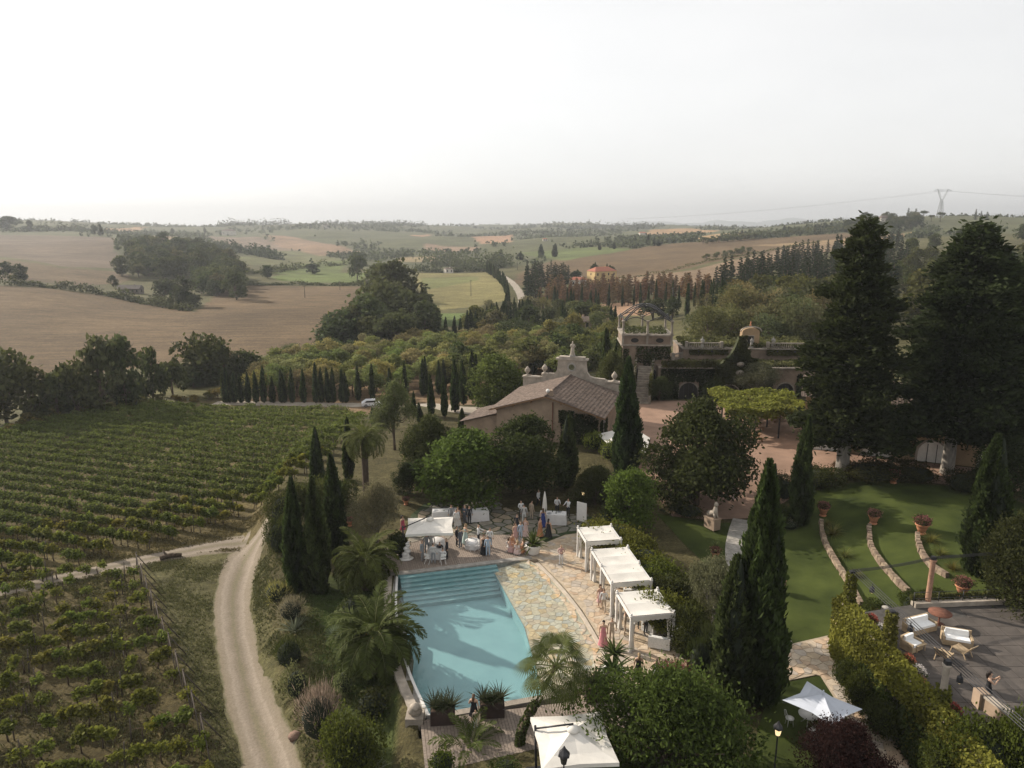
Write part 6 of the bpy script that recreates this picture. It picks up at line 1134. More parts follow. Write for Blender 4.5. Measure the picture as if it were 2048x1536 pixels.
# --- distant buildings
def house(lb, px, base, wpx, hpx, rz, wall, roof, dep=.7, wins=(3, 2), hip=True, group='distant houses', nm='distant_house', dist=None):
    g = G(px, base) if dist is None else GW(px, dist); d = depth(g); w = wpx/F*d; h = hpx/F*d; t = thing(nm, lb, 'house', g, rz, group); dp = w*dep; mb = MB(); mb.box((0, 0, h*.3), (w, dp, h*1.4)); mb.build('wall', wall, t)
    rh = w*.16; ov = .3; mb = MB(); ww, dd = w/2+ov, dp/2+ov; k = .55 if hip else 1.0
    mb.add([(-ww, -dd, h), (ww, -dd, h), (ww, dd, h), (-ww, dd, h), (-ww*k if hip else -ww, 0, h+rh), (ww*k if hip else ww, 0, h+rh)], [(0, 1, 5, 4), (1, 2, 5), (2, 3, 4, 5), (3, 0, 4), (3, 2, 1, 0)]); mb.build('roof', roof, t)
    for i in range(wins[0]):
        for j in range(wins[1]):
            s = .5*min(1.3, w/wins[0]*.5); mb = MB(); mb.box((-w/2+w*(i+.5)/wins[0], -dp/2-.02, h*(j+.5)/wins[1]+.1), (s*1.2, .08, s*2)); mb.build('window', M['dark_glass'], t)
    for j in range(wins[1]):
        for sx in (-1, 1):
            mb = MB(); mb.box((sx*(w/2+.02), 0, h*(j+.5)/wins[1]+.1), (.08, .7, 1.1)); mb.build('window', M['dark_glass'], t)
    mb = MB(); mb.box((w*.2, dp*.1, h+rh*.8), (.6, .6, 1.2)); mb.build('chimney', wall, t); return t
YEL = mat('yellow_wall', (.50, .36, .17), .9, .12, .5); WHT = mat('pale_wall', (.52, .48, .42), .9, .1, .5)
house('yellow two-storey farmhouse with red roof on the far slope', 1203, 566, 52, 24, .5, YEL, M['tile_red'], .55, (4, 2)); house('white farm building with red roof left of the yellow farmhouse', 1156, 574, 32, 15, -.2, WHT, M['tile_red'], .7, (2, 1)); house('low red-roofed shed before the yellow farmhouse', 1184, 580, 24, 7, .2, WHT, M['tile_red'], .7, (2, 1))
house('brown-roofed country house half hidden in the park', 1158, 656, 46, 16, .15, M['stucco'], M['tile_roof'], .9, (2, 1), False); house('low house with white flat roof beside the brown-roofed one', 1188, 642, 22, 12, .15, WHT, M['white'], .8, (1, 1), False); house('red-tiled low house left of the tower dome', 1222, 652, 42, 10, -.1, M['stucco'], M['tile_red'], .6, (3, 1), False)
house('pale villa on the right hilltop', 1772, 447, 36, 10, .15, WHT, M['tile_roof'], .5, (4, 1), True); house('pale farmhouse on the far left ridge', 458, 470, 24, 8, .1, WHT, M['tile_roof'], .6, (3, 1)); house('small white house among valley trees', 897, 546, 16, 8, .4, WHT, M['tile_roof'], .8, (2, 1)); house('tiny pale house on the far central ridge', 652, 456, 12, 5, .2, WHT, M['tile_roof'], .6, (2, 1)); house('tiny white house on the far hillside right of centre', 1090, 482, 9, 4, .2, WHT, M['tile_red'], .6, (2, 1)); house('pale house at the foot of the ochre ridge', 1285, 470, 14, 4, .2, WHT, M['tile_red'], .6, (2, 1))
house('long low dark barn below the hillside wood', 262, 586, 44, 9, -.05, mat('barn', (.12, .1, .085), .9, .2, 1), mat('barn_roof', (.1, .085, .075), .9, .2, 1), .4, (5, 1), False, nm='low_barn')
# power pylon with lines
py_ = thing('power_pylon', 'lattice power pylon on the right hilltop skyline', 'pylon', GW(1879, 900)); g = py_.location; hh = topz(900, 378)-g.z; MM = M['metal_grey']
def lat(mb, a, b, w): mb.bar(a, b, w)
mb = MB()
for sx in (-1, 1):
    for sy in (-1, 1): lat(mb, (sx*3, sy*3, -1), (sx*1.0, sy*1.0, hh*.6), .5)
for i in range(6):
    z0_, z1 = hh*.1*i, hh*.1*(i+1); w0, w1 = 3-2*(i/6), 3-2*((i+1)/6)
    for sy in (-1, 1): lat(mb, (-w0, sy*w0, z0_), (w1, sy*w1, z1), .3); lat(mb, (w0, sy*w0, z0_), (-w1, sy*w1, z1), .3)
mb.build('tower', MM, py_); mb = MB()
for sx in (-1, 1): lat(mb, (sx*1, 0, hh*.6), (sx*5.2, 0, hh*.88), .5); lat(mb, (sx*1, 0, hh*.72), (sx*5.4, 0, hh*.97), .35); lat(mb, (sx*5.2, 0, hh*.88), (sx*6, 0, hh), .5); lat(mb, (-sx*1, 0, hh*.6), (sx*2.6, 0, hh*.72), .35)
mb.build('fork', MM, py_); mb = MB(); lat(mb, (-11, 0, hh*.93), (11, 0, hh*.93), .5); lat(mb, (-8, 0, hh*.97), (8, 0, hh*.97), .35); lat(mb, (-11, 0, hh*.93), (-6, 0, hh), .35); lat(mb, (11, 0, hh*.93), (6, 0, hh), .35); mb.build('crossarm', MM, py_)
for i, (sx, x2, y2, z2) in enumerate(((-10.5, 120, 1500, 50), (0, 128, 1500, 50), (10.5, 1150, 760, 45), (10.5, 1150, 790, 39))):
    a = Vector((g.x+sx, g.y, g.z+hh*.92)); b = Vector((x2, y2, z2)) if sx <= 0 else Vector((x2, y2, z2)); b = Vector((g.x-330+i*14, g.y+420, 32)) if i < 2 else b; mb = MB(); mb.tube([a.lerp(b, k/14)+Vector((0, 0, -9*4*(k/14)*(1-k/14)*(.6 if i < 2 else 1))) for k in range(15)], .055, 4); o = mb.build('power_line', M['iron']); tag(o, 'thin power line from the hilltop pylon towards %s' % ['the valley, lower strand', 'the valley, upper strand', 'the right frame edge, upper strand', 'the right frame edge, lower strand'][i], 'cable', 'power lines')
for i, (px, ba, to) in enumerate(((610, 596, 571), (680, 580, 562), (735, 578, 560), (942, 592, 560), (1343, 640, 574), (1035, 540, 523))):
    gg = G(px, ba); hh2 = topz(gg.y, to)-gg.z; t = thing('utility_pole', ['wooden pole in the middle of the brown field', 'wooden pole at the top of the brown field', 'wooden pole beside the stream trees', 'wooden pole in the green meadow', 'tall pole right of the rust-brown grove', 'pole at the country road bend'][i], 'pole', gg, .2*i, 'utility poles'); mb = MB(); mb.tube([(0, 0, -1), (0, 0, hh2)], [.17, .11], 6); mb.build('pole', M['post_wood'], t); mb = MB(); mb.box((0, 0, hh2-.4), (1.6, .1, .12)); mb.build('crossbar', M['post_wood'], t)
# ---------------------------------------------------------------- poolside things
def curtain(parent, x, y, h, w=.15, name='curtain', tie=.35):
    mb = MB(); n = 20; prof = [(w*.55, h), (w*.9, h*.75), (w*.45, h*tie+.1), (w*.4, h*tie), (w*.9, h*.12), (w*1.0, .02)]; vs = []
    for r_, z in prof:
        for k in range(n): t_ = 2*math.pi*k/n; rr = r_*(1+.22*math.sin(5*t_+z)); vs.append((x+rr*math.cos(t_), y+rr*math.sin(t_), z))
    mb.add(vs, [(i*n+k, i*n+(k+1) % n, (i+1)*n+(k+1) % n, (i+1)*n+k) for i in range(len(prof)-1) for k in range(n)], 0, True); return mb.build(name, M['canvas'], parent)
def pavilion(lb, p, rz, w, d, h=2.4, bays=1):
    t = thing('pool_pavilion', lb, 'pavilion', p, rz, 'white pavilions along the pool'); ny = bays+1
    for j in range(ny):
        for x in (0, w):
            y = d*j/bays; mb = MB(); mb.box((x, y, h/2), (.13, .13, h)); o = mb.build('post', M['white'], t); mb = MB(); mb.sphere((x, y, h+.16), .08, 8, 6); mb.box((x, y, h+.04), (.18, .18, .08)); mb.build('finial', M['white'], o)
    for a, b in (((0, 0), (w, 0)), ((w, 0), (w, d)), ((w, d), (0, d)), ((0, d), (0, 0))):
        mb = MB(); mb.bar((a[0], a[1], h-.08), (b[0], b[1], h-.08), .1, .16); mb.build('beam', M['white'], t)
    for j in range(2*bays):
        y0, y1 = d*j/(2*bays), d*(j+1)/(2*bays); nx, ny_ = 9, 5; X, Y = np.meshgrid(np.linspace(.07, w-.07, nx), np.linspace(y0+.02, y1-.02, ny_)); Z = h+.05-.07*np.sin(np.linspace(0, math.pi, ny_))[:, None]*np.sin(np.linspace(.2, math.pi-.2, nx))[None, :]+0*X
        link('roof_panel', grid_mesh('roof_panel', X, Y, Z, M['canvas']), t); mb = MB(); mb.bar((.05, y1, h+.03), (w-.05, y1, h+.03), .04, .04); mb.build('roof_bar', M['white'], t)
    for y in (-.075, d+.075):
        mb = MB(); k = 9; top = [(w*i/k, y, h+.02) for i in range(k+1)]; vs = []; 
        for i in range(k*4+1):
            x = w*i/(k*4); vs += [(x, y, h+.03), (x, y, h-.24-.06*abs(math.sin(math.pi*i/4)))]
        mb.add(vs, [(2*i, 2*i+1, 2*i+3, 2*i+2) for i in range(k*4)]); mb.build('valance', M['canvas'], t)
    for j in range(ny):
        for x, s in ((.2, 1), (w-.2, -1)): curtain(t, x, min(max(d*j/bays, .22), d-.22), h-.12)
    for x, s in ((0, 1), (w, -1)):
        mb = MB(); mb.tube([(x+s*.05, -.02, h-.75), (x+s*.25, -.02, h-.38), (x+s*.7, -.02, h-.2)], .03, 5); mb.build('bracket', M['white'], t)
    return t
ra = math.radians(8.9)
pavilion('nearest white pavilion with tied curtains and rattan sofa inside', (7.3, 40.2, .03), ra, 2.75, 2.95); pavilion('long middle white pavilion of two bays', (6.68, 44.4, .03), ra, 2.75, 5.15, bays=2); pavilion('farthest white pavilion beside the white board', (5.62, 50.85, .03), ra, 2.7, 2.6)
def sofa(lb, p, rz, w=1.5, m='rattan', cush='cushion', group=None, nm='lounge_sofa', arms=True):
    t = thing(nm, lb, 'sofa', p, rz, group); mb = MB(); mb.box((0, 0, .2), (w, .75, .3)); mb.build('base', M[m], t); mb = MB(); mb.box((0, .34, .55), (w, .1, .5)); mb.build('backrest', M[m], t)
    for s in (-1, 1):
        mb = MB(); mb.box((s*(w/2-.05), -.03, .42), (.1, .68, .3)); mb.build('armrest', M[m], t)
    mb = MB(); mb.box((0, -.04, .42), (w-.24, .64, .13), 0, 0, .96); mb.build('seat_cushion', M[cush], t); mb = MB(); mb.box((0, .22, .64), (w-.26, .14, .34), 0, 0, .92); mb.build('back_cushion', M[cush], t); return t
sofa('white rattan sofa inside the nearest pavilion', P(1319, 1293, .05), 2.8, 1.35); sofa('white rattan armchair at the back of the nearest pavilion', P(1300, 1262, .05), 2.4, .9); sofa('white sofa inside the long pavilion', P(1268, 1196, .05), 3.0, 1.5)
def cantilever(lb, c, w, d, h, rz, poleoff, mt='canvas', apex=.55, nm='cantilever_parasol', skirt=True):
    t = thing(nm, lb, 'parasol', c, rz); seg = 8; hw, hd = w/2, d/2; cv = .93 if skirt else .8; ring = [(-hw, -hd), (0, -hd*cv), (hw, -hd), (hw*cv, 0), (hw, hd), (0, hd*cv), (-hw, hd), (-hw*cv, 0)]; mb = MB(); vs = [(0, 0, h+apex)]
    for f_, sag in ((.33, .06), (.66, .07), (1, 0)): vs += [(x*f_, y*f_, h+apex*(1-f_)-sag*(1 if i % 2 == 0 else 1.7)) for i, (x, y) in enumerate(ring)]
    fs = [(0, 1+i, 1+(i+1) % 8) for i in range(8)]+[(1+r_*8+i, 9+r_*8+i, 9+r_*8+(i+1) % 8, 1+r_*8+(i+1) % 8) for r_ in range(2) for i in range(8)]; mb.add(vs, fs)
    if skirt: mb.add([(x, y, h-.0) for x, y in ring]+[(x*1.005, y*1.005, h-.2) for x, y in ring], [(i, 8+i, 8+(i+1) % 8, (i+1) % 8) for i in range(8)])
    mb.build('canopy', M[mt], t); vc = 1. if skirt else .25; mb = MB(); mb.lathe([(.3*vc, h+apex-.08), (.32*vc, h+apex+.0), (.16*vc, h+apex+.14), (.03, h+apex+.2)], n=10, wav=.08, wn=5); mb.build('vent_cap', M[mt], t)
    for x, y in ring:
        mb = MB(); mb.bar((0, 0, h+apex-.34), (x*.97, y*.97, h-.17), .03); mb.build('rib', M['iron'], t)
    px_, py_2 = poleoff
    if px_ or py_2:
        mb = MB(); mb.tube([(px_, py_2, 0), (px_*1.04, py_2*1.04, h+.25)], .06, 8); mb.build('pole', M['iron'], t); mb = MB(); mb.tube([(px_*1.04, py_2*1.04, h+.1), (0, 0, h+apex+.25)], .045, 6); mb.build('arm', M['iron'], t); mb = MB(); mb.box((px_, py_2, .06), (.9, .9, .1)); mb.build('foot', M['iron'], t)
    else:
        mb = MB(); mb.tube([(0, 0, 0), (0, 0, h+apex)], .035, 8); mb.build('pole', M['metal_grey'], t); mb = MB(); mb.lathe([(.35, 0), (.35, .06), (.06, .12), (.05, .3)], n=12); mb.build('foot', M['metal_grey'], t)
    return t
c1 = P(860, 1048, 2.5); cantilever('off-white cantilever parasol over the upper deck', (c1.x, c1.y, .03), 3.7, 3.2, 2.35, .08, (-2.05, -.5))
c2 = P(1146, 1472, 2.6); cantilever('large cream cantilever parasol at the bottom edge', (c2.x, c2.y, 0), 3.5, 3.5, 2.45, .12, (-1.6, .75))
cantilever('pale blue-white pointed parasol on the lower lawn', (15.65, 32.2, 0), 2.95, 2.45, 2.25, -.88, (0, 0), 'canvas_cool', .62, 'garden_parasol', False)
t = thing('closed_parasol', 'closed white parasol standing behind the bar table', 'parasol', P(1089, 1042, .05)); mb = MB(); mb.lathe([(.05, .9), (.2, 1.0), (.22, 1.3), (.15, 2.1), (.06, 2.65), (.02, 2.8)], n=14, wav=.15, wn=7); mb.build('folded_canopy', M['canvas'], t); mb = MB(); mb.tube([(0, 0, 0), (0, 0, 1)], .03, 6); mb.build('pole', M['white'], t); mb = MB(); mb.lathe([(.28, 0), (.28, .06), (.05, .1)], n=10); mb.build('foot', M['white'], t)
def cloth_table(lb, p, rz, w, d, h=.95, items=0, nm='buffet_table'):
    t = thing(nm, lb, 'table', p, rz, 'white clothed tables'); mb = MB(); n = 40; vs = []; per = [(-w/2, -d/2), (w/2, -d/2), (w/2, d/2), (-w/2, d/2)]
    pts = []
    for a, b in zip(per, per[1:]+per[:1]):
        for k in range(n//4): pts.append((a[0]+(b[0]-a[0])*k/(n/4), a[1]+(b[1]-a[1])*k/(n/4)))
    m_ = len(pts); vs = [(x, y, h) for x, y in pts]+[(x*1.06+.03*math.sin(i*1.7), y*1.1+.03*math.cos(i*2.1), .03) for i, (x, y) in enumerate(pts)]; mb.add(vs, [list(range(m_))]+[(i, m_+i, m_+(i+1) % m_, (i+1) % m_) for i in range(m_)]); mb.build('tablecloth', M['linen'], t)
    mb = MB(); mb.box((0, 0, h-.04), (w*.98, d*.98, .05)); mb.build('table_top', M['wood'], t)
    for sx in (-1, 1):
        for sy in (-1, 1): mb = MB(); mb.box((sx*w*.45, sy*d*.42, h/2-.03), (.06, .06, h-.07)); mb.build('leg', M['iron'], t)
    return t
def glass(p, lb, kind, grp):
    mb = MB()
    if kind == 'bottle': mb.lathe([(.04, 0), (.042, .2), (.015, .27), (.015, .34)], n=8); o = mb.build('bottle', M['bottle'])
    elif kind == 'tray': mb.lathe([(.18, 0), (.2, .015), (.2, .03), (.02, .02)], n=14); o = mb.build('serving_tray', M['metal_grey'])
    else: mb.lathe([(.035, 0), (.01, .02), (.01, .1), (.045, .16), (.04, .24)], n=8); o = mb.build('wine_glass', M['glassy'])
    o.location = p; tag(o, lb, kind, grp)
M['bottle'] = mat('bottle_glass', (.03, .05, .02), .1, .2, 3, spec=.6); M['glassy'] = mat('clear_glass', (.6, .6, .58), .1, .05, 2, spec=.6)
tb = P(1106, 1046, .05); cloth_table('bar table with white cloth, bottles and trays by the closed parasol', tb, -.1, 2.3, .95)
for i in range(7):
    a = -.95+i*.3; glass((tb.x+a, tb.y+(.2 if i % 2 else -.15), 1.0), ['tray', 'bottle', 'tray', 'bottle', 'bottle', 'tray', 'glass'][i] and '%s %s from the left on the bar table' % (ORD[i], ['silver tray', 'dark bottle', 'silver tray', 'dark bottle', 'dark bottle', 'silver tray', 'wine glass'][i]), ['tray', 'bottle', 'tray', 'bottle', 'bottle', 'tray', 'glass'][i], 'things on the bar table')
tb2 = P(955, 1040, .05); cloth_table('white clothed buffet table under the magnolia, right one', tb2, .25, 1.9, .9); tb3 = P(890, 1040, .05); cloth_table('white clothed buffet table behind the deck parasol', tb3, .1, 2.2, .9)
def round_cloth(lb, p, r=.75, h=.76):
    t = thing('round_table', lb, 'table', p, 0, 'round white tables'); mb = MB(); mb.lathe([(.02, h+.005), (r, h), (r*1.02, h-.03), (r*1.06, .1), (r*1.1, .03)][::-1], n=28, wav=.035, wn=9); mb.build('tablecloth', M['linen'], t); mb = MB(); mb.lathe([(.25, 0), (.05, .05), (.05, h-.08)], n=8); mb.build('pedestal', M['iron'], t)
def folding_chair(lb, p, rz, m='white'):
    t = thing('folding_chair', lb, 'chair', p, rz, 'white folding chairs'); mb = MB(); mb.box((0, 0, .45), (.42, .4, .03)); mb.build('seat', M[m], t); mb = MB(); mb.box((0, .2, .78), (.42, .03, .18)); mb.build('backrest', M[m], t)
    for s in (-1, 1):
        mb = MB(); mb.bar((s*.2, -.25, 0), (s*.2, .22, .87), .03); mb.build('leg', M[m], t); mb = MB(); mb.bar((s*.18, .25, 0), (s*.18, -.16, .45), .03); mb.build('leg', M[m], t)
round_cloth('round white table in the shade of the deck parasol', P(874, 1112, .03)); round_cloth('round white table behind the seated guests under the parasol', P(872, 1098, .03), .7); round_cloth('low round white table beside the waiter on the deck', P(945, 1095, .03), .6, .6)
for px, py, rz, lb in ((856, 1126, 2.8, 'white folding chair at the left of the parasol table'), (886, 1127, 3.5, 'white folding chair turned to the pool under the parasol'), (938, 1100, 1.2, 'white folding chair at the low deck table, left'), (953, 1101, -1.2, 'white folding chair at the low deck table, right'), (1019, 1103, 1.2, 'white folding chair of the seated women, left'), (1035, 1108, 2.9, 'white folding chair of the seated women, nearest the pool'), (1047, 1104, 4.2, 'white folding chair of the seated women, by the white planter')): folding_chair(lb, P(px, py, .03), rz)
# white wavy garden sculpture at the deck corner
t = thing('wave_sculpture', 'white wavy sculpture stacked at the left deck corner', 'sculpture', P(813, 1118, .03), .3); mb = MB()
for i, (x, z, r_) in enumerate(((0, .18, .34), (-.05, .42, .3), (.1, .66, .28), (.02, .9, .24), (.16, 1.1, .2), (.1, 1.28, .15), (.2, 1.42, .1))): mb.sphere((x, 0, z), r_, 12, 8, 0, (1, .8, .7))
mb.build('body', M['white'], t); mb = MB(); mb.lathe([(.55, 0), (.58, .06), (.3, .12)], n=16, ey=.7); mb.build('base', M['white'], t)
# white board, lantern, shower
t = thing('white_board', 'tall white notice board right of the bar table', 'board', P(1163, 1046, .05), -.55); mb = MB(); mb.box((0, 0, 1.05), (.95, .05, 1.75)); mb.build('panel', M['white'], t)
for s in (-1, 1): mb = MB(); mb.bar((s*.4, .05, 0), (s*.4, .3, 1.5), .04); mb.bar((s*.4, 0, 0), (s*.4, 0, .3), .04); mb.build('leg', M['wood'], t)
def lantern(lb, p, h, group='garden lanterns', sc=1.0, lit=True):
    t = thing('garden_lantern', lb, 'lantern', p, .3, group); mb = MB(); mb.lathe([(.12, 0), (.12, .15), (.045, .25), (.035, h-.1), (.07, h)], n=8); mb.build('post', M['iron'], t); mb = MB(); mb.lathe([(.1*sc, h), (.16*sc, h+.32*sc)], n=6, smooth=False); mb.build('glass', M['lamp_glass'] if lit else M['dark_glass'], t); mb = MB(); mb.lathe([(.22*sc, h+.32*sc), (.2*sc, h+.4*sc), (.08*sc, h+.55*sc), (.02, h+.68*sc)], n=6, smooth=False); mb.build('cap', M['iron'], t)
lantern('iron garden lantern beside the white board', P(1166, 1020, .0), 1.5); q = P(1128, 1517, 3.0); lantern('iron lantern on a tall post in front of the cream parasol', (q.x, q.y, 0), 2.75, sc=1.3, lit=False); q = P(1556, 1462, 2.4); lantern('lit iron lantern beside the pale blue parasol', (q.x, q.y, 0), 2.2, sc=1.1); q = P(1671, 1240, 2.4); lantern('lit iron lantern at the corner of the ivy wall', (q.x, q.y, 0), 2.2)
t = thing('pool_shower', 'white outdoor shower post right of the nearest pavilion', 'shower', P(1367, 1316, 0), 2.6); mb = MB(); mb.tube([(0, 0, 0), (0, 0, 2.05)], .04, 8); mb.build('post', M['white'], t); mb = MB(); mb.tube([(0, 0, 1.98), (.25, 0, 2.02), (.45, 0, 1.85)], .03, 6); mb.lathe([(.1, 0), (.1, .04), (.02, .08)], (.45, 0, 1.8), 10); mb.build('shower_head', M['white'], t); mb = MB(); mb.box((0, 0, .4), (.16, .16, .8)); mb.build('plinth', M['dark'], t)
# planters
CYC = proto_blades(201, 46, .95, .16, 1.5, .8, 5); DRA = proto_blades(202, 60, .75, .055, 1.3, .8, 4)
def pot_plant(lb, p, r, h, mat_, plants, nm='planter', soilz=None):
    t = thing(nm, lb, 'planter', p, 0, None); mb = MB(); mb.lathe([(r*.62, 0), (r*.75, h*.2), (r*.98, h*.75), (r*1.05, h*.92), (r*1.08, h), (r*.92, h), (r*.9, h*.9)], n=18); mb.build('pot', mat_, t); mb = MB(); mb.lathe([(r*.9, h*.9), (.02, h*.92)], n=12); mb.build('soil', M['soil'], t)
    for pr, z, s, col in plants:
        for nmq, me in pr: q = link(nmq, me, t); q.location = (0, 0, z); q.scale = (s, s, s); q.rotation_euler = (0, 0, random.uniform(0, 6)); q.color = (*col, 1)
    return t
pot_plant('round white planter with a cycad on the deck corner', P(1067, 1108, .03), .62, .85, M['white'], [(CYC, .8, 1.5, (.06, .08, .02))]); pot_plant('round white planter with a two-tiered cycad near the dark planter', P(1226, 1366, .03), .62, .8, M['white'], [(CYC, .75, 1.45, (.05, .075, .02)), (CYC, 1.9, 1.15, (.055, .08, .02))])
def box_planter(lb, p, rz, w=1.3, d=.75, h=.85, n=3, flowers=False):
    t = thing('box_planter', lb, 'planter', p, rz, 'dark box planters'); mb = MB(); mb.box((0, 0, h/2), (w, d, h)); mb.build('box', M['corten_dark'], t); mb = MB(); mb.box((0, 0, h+.004), (w*.92, d*.9, .01)); mb.build('soil', M['soil'], t)
    for i in range(n):
        for nmq, me in DRA: q = link('yucca', me, t); q.location = (-w/2+w*(i+.5)/n, random.uniform(-.1, .1), h); q.scale = (random.uniform(1.1, 1.5),)*3; q.rotation_euler = (0, 0, i); q.color = (.045, .05, .025, 1) if not flowers else (.14, .05, .04, 1)
    for nmq, me in BU[0][:1]: q = link('underplanting', me, t); q.location = (0, 0, h-.1); q.scale = (w*.6, d*.6, .35); q.color = (.04, .06, .018, 1)
M['corten_dark'] = mat('dark_steel', (.035, .022, .018), .8, .3, 4)
box_planter('dark box planter with spiky plants at the left of the lower pool edge', P(886, 1442, .03), .1); box_planter('dark box planter with spiky plants at the middle of the lower pool edge', P(984, 1428, .03), .1); box_planter('dark box planter with reddish spiky plants by the white planter', P(1192, 1396, .03), .1, 1.25, .9, .9, 4); box_planter('dark flower box half hidden by the big foreground tree', P(1340, 1362, .03), .1, 1.3, .7, .6, 3, True)
ra_ = [P(905, 1432, .95), P(935, 1427, .75), P(965, 1424, .95)]; mb = MB(); mb.tube([tuple(v) for v in ra_], .015, 5); tag(mb.build('safety_rope', M['iron']), 'thin rope between the two dark planters at the pool edge', 'rope'); rb_ = [P(1005, 1420, .95), P(1040, 1410, .78), P(1075, 1402, .95)]; mb = MB(); mb.tube([tuple(v) for v in rb_], .015, 5); tag(mb.build('safety_rope', M['iron']), 'thin rope from the middle planter to the fan palm', 'rope')
for px, py, lb in ((1075, 1410, 'short iron stanchion by the fan palm'),): mb = MB(); mb.tube([(0, 0, 0), (0, 0, .98)], .025, 6); mb.sphere((0, 0, 1.0), .04, 8, 6); mb.lathe([(.14, 0), (.14, .03), (.02, .05)], n=10); o = mb.build('stanchion', M['iron']); o.location = P(px, py, .03); tag(o, lb, 'stanchion')
mb = MB(); mb.sphere((0, 0, .25), .38, 12, 9, 0, (1, .8, .9)); mb.sphere((.05, -.2, .55), .24, 10, 8); mb.v = [(v[0]*(1+.12*math.sin(v[2]*13)), v[1]*(1+.12*math.cos(v[2]*11+v[0]*7)), v[2]) for v in mb.v]; mb.box((0, 0, -.35), (.95, .95, .7)); o = mb.build('stone_ornament', M['stone_trim']); o.location = LEFT[-1]+Vector((-.75, -.35, .35)); tag(o, 'pale stone ornament at the end of the pool wall', 'ornament')
mb = MB(); mb.box((0, 0, .25), (.8, .5, .5)); mb.box((0, 0, .55), (.9, .6, .1)); o = mb.build('stone_block', M['stone_trim']); o.location = A_+Vector((-1.3, .6, -.2)); tag(o, 'pale stone block at the upper left pool corner', 'stone block')
# statue by the courtyard path
t = thing('sphinx_statue', 'weathered stone sphinx on a pedestal beside the slab path', 'statue', P(1424, 1052, .4), .5); mb = MB(); mb.box((0, 0, .3), (.75, 1.2, .95)); mb.box((0, 0, .8), (.85, 1.3, .1)); mb.build('pedestal', M['stucco'], t); mb = MB(); mb.tube([(0, .45, 1.0), (0, .1, 1.15), (0, -.25, 1.35), (0, -.3, 1.9)], [.26, .27, .26, .15], 10); mb.sphere((0, -.33, 2.1), .2, 10, 8, 0, (.9, 1, 1.15)); mb.tube([(-.15, -.3, 1.3), (-.16, -.42, .86)], [.1, .08], 7); mb.tube([(.15, -.3, 1.3), (.16, -.42, .86)], [.1, .08], 7); mb.tube([(0, .5, .95), (.3, .55, .95), (.35, .1, .9)], [.05, .04, .03], 6); mb.build('figure', M['stone_trim'], t)
# flower pots
rg = np.random.default_rng(9); FB = proto_bush(210, 1.1, .75, 800, .11, .6, 8)
C, d, id_ = shell(420, [(0, 0, .42, .56, .56, .36)], rg, .93, .5); FLW = quads_mesh('blossoms', leaves(C, d+rg.normal(0, .4, C.shape), .11, .1, rg), tint=rg.uniform(.2, 1, len(C)), mats=M['leaf'])
def flowerpot(lb, p, s=1.0, col=(.30, .11, .10), palm=False, plinth=True):
    t = thing('flower_pot', lb, 'flower pot', p, random.uniform(0, 6), 'terracotta flower pots', s); mb = MB(); z = .0
    if plinth: mb.lathe([(.34, 0), (.34, .08), (.2, .14), (.22, .22)], n=14); z = .2
    mb.lathe([(.27, z), (.36, z+.25), (.44, z+.48), (.5, z+.52), (.5, z+.6), (.42, z+.6), (.4, z+.54)], n=16); mb.build('pot', M['terracotta'], t); mb = MB(); mb.lathe([(.41, z+.55), (.02, z+.57)], n=10); mb.build('soil', M['soil'], t)
    q = link('foliage', FB[0][1], t); q.location = (0, 0, z+.42); q.color = (.075, .075, .03, 1); q = link('blossoms', FLW, t); q.location = (0, 0, z+.42); q.color = (*col, 1)
    if palm:
        mb = MB(); mb.tube([(0, 0, z+.5), (.05, 0, z+1.3)], [.06, .05], 7); mb.build('stem', M['bark'], t); q = link('palm_fronds', DRA[0][1], t); q.location = (.05, 0, z+1.3); q.scale = (1.1,)*3; q.color = (.1, .12, .045, 1)
for px, py, z, s, lb, plm in ((1558, 1185, 0, .95, 'terracotta pot with small palm and flowers on the lawn, near the tall cypress', True), (1430, 1118, 0, 1.0, 'terracotta pot with small palm beside the olive tree', True), (1646, 1030, 1.2, 1.25, 'reddish begonia pot at the top of the first low wall', False), (1746, 1052, 1.6, 1.25, 'pink begonia pot at the top of the second low wall', False), (1842, 1070, 2.1, 1.45, 'large pink begonia pot at the top of the third low wall', False), (1785, 975, 1.9, 1.3, 'begonia pot standing under the cedars at the lawn top', False), (1842, 1205, 2.0, 1.2, 'pink flower pot left of the brick column', False), (1925, 1178, 2.3, 1.3, 'pink flower pot right of the brick column', False), (1758, 1228, 1.2, 1.1, 'orange flower pot near the ivy wall corner', False), (1995, 1010, 2., 1.0, 'terracotta pot half hidden by the right cypress', False), (812, 1010, 0, .8, 'terracotta pot at the edge of the garden paving', True), (700, 1060, -.5, .8, 'terracotta pot beside the olive tree at the hedge', True)):
    p = P(px, py, z); p.z = Hs(p.x, p.y)+.04; flowerpot(lb, p, s*.72, (.22, .10, .085) if px != 1758 else (.28, .13, .06), plm)
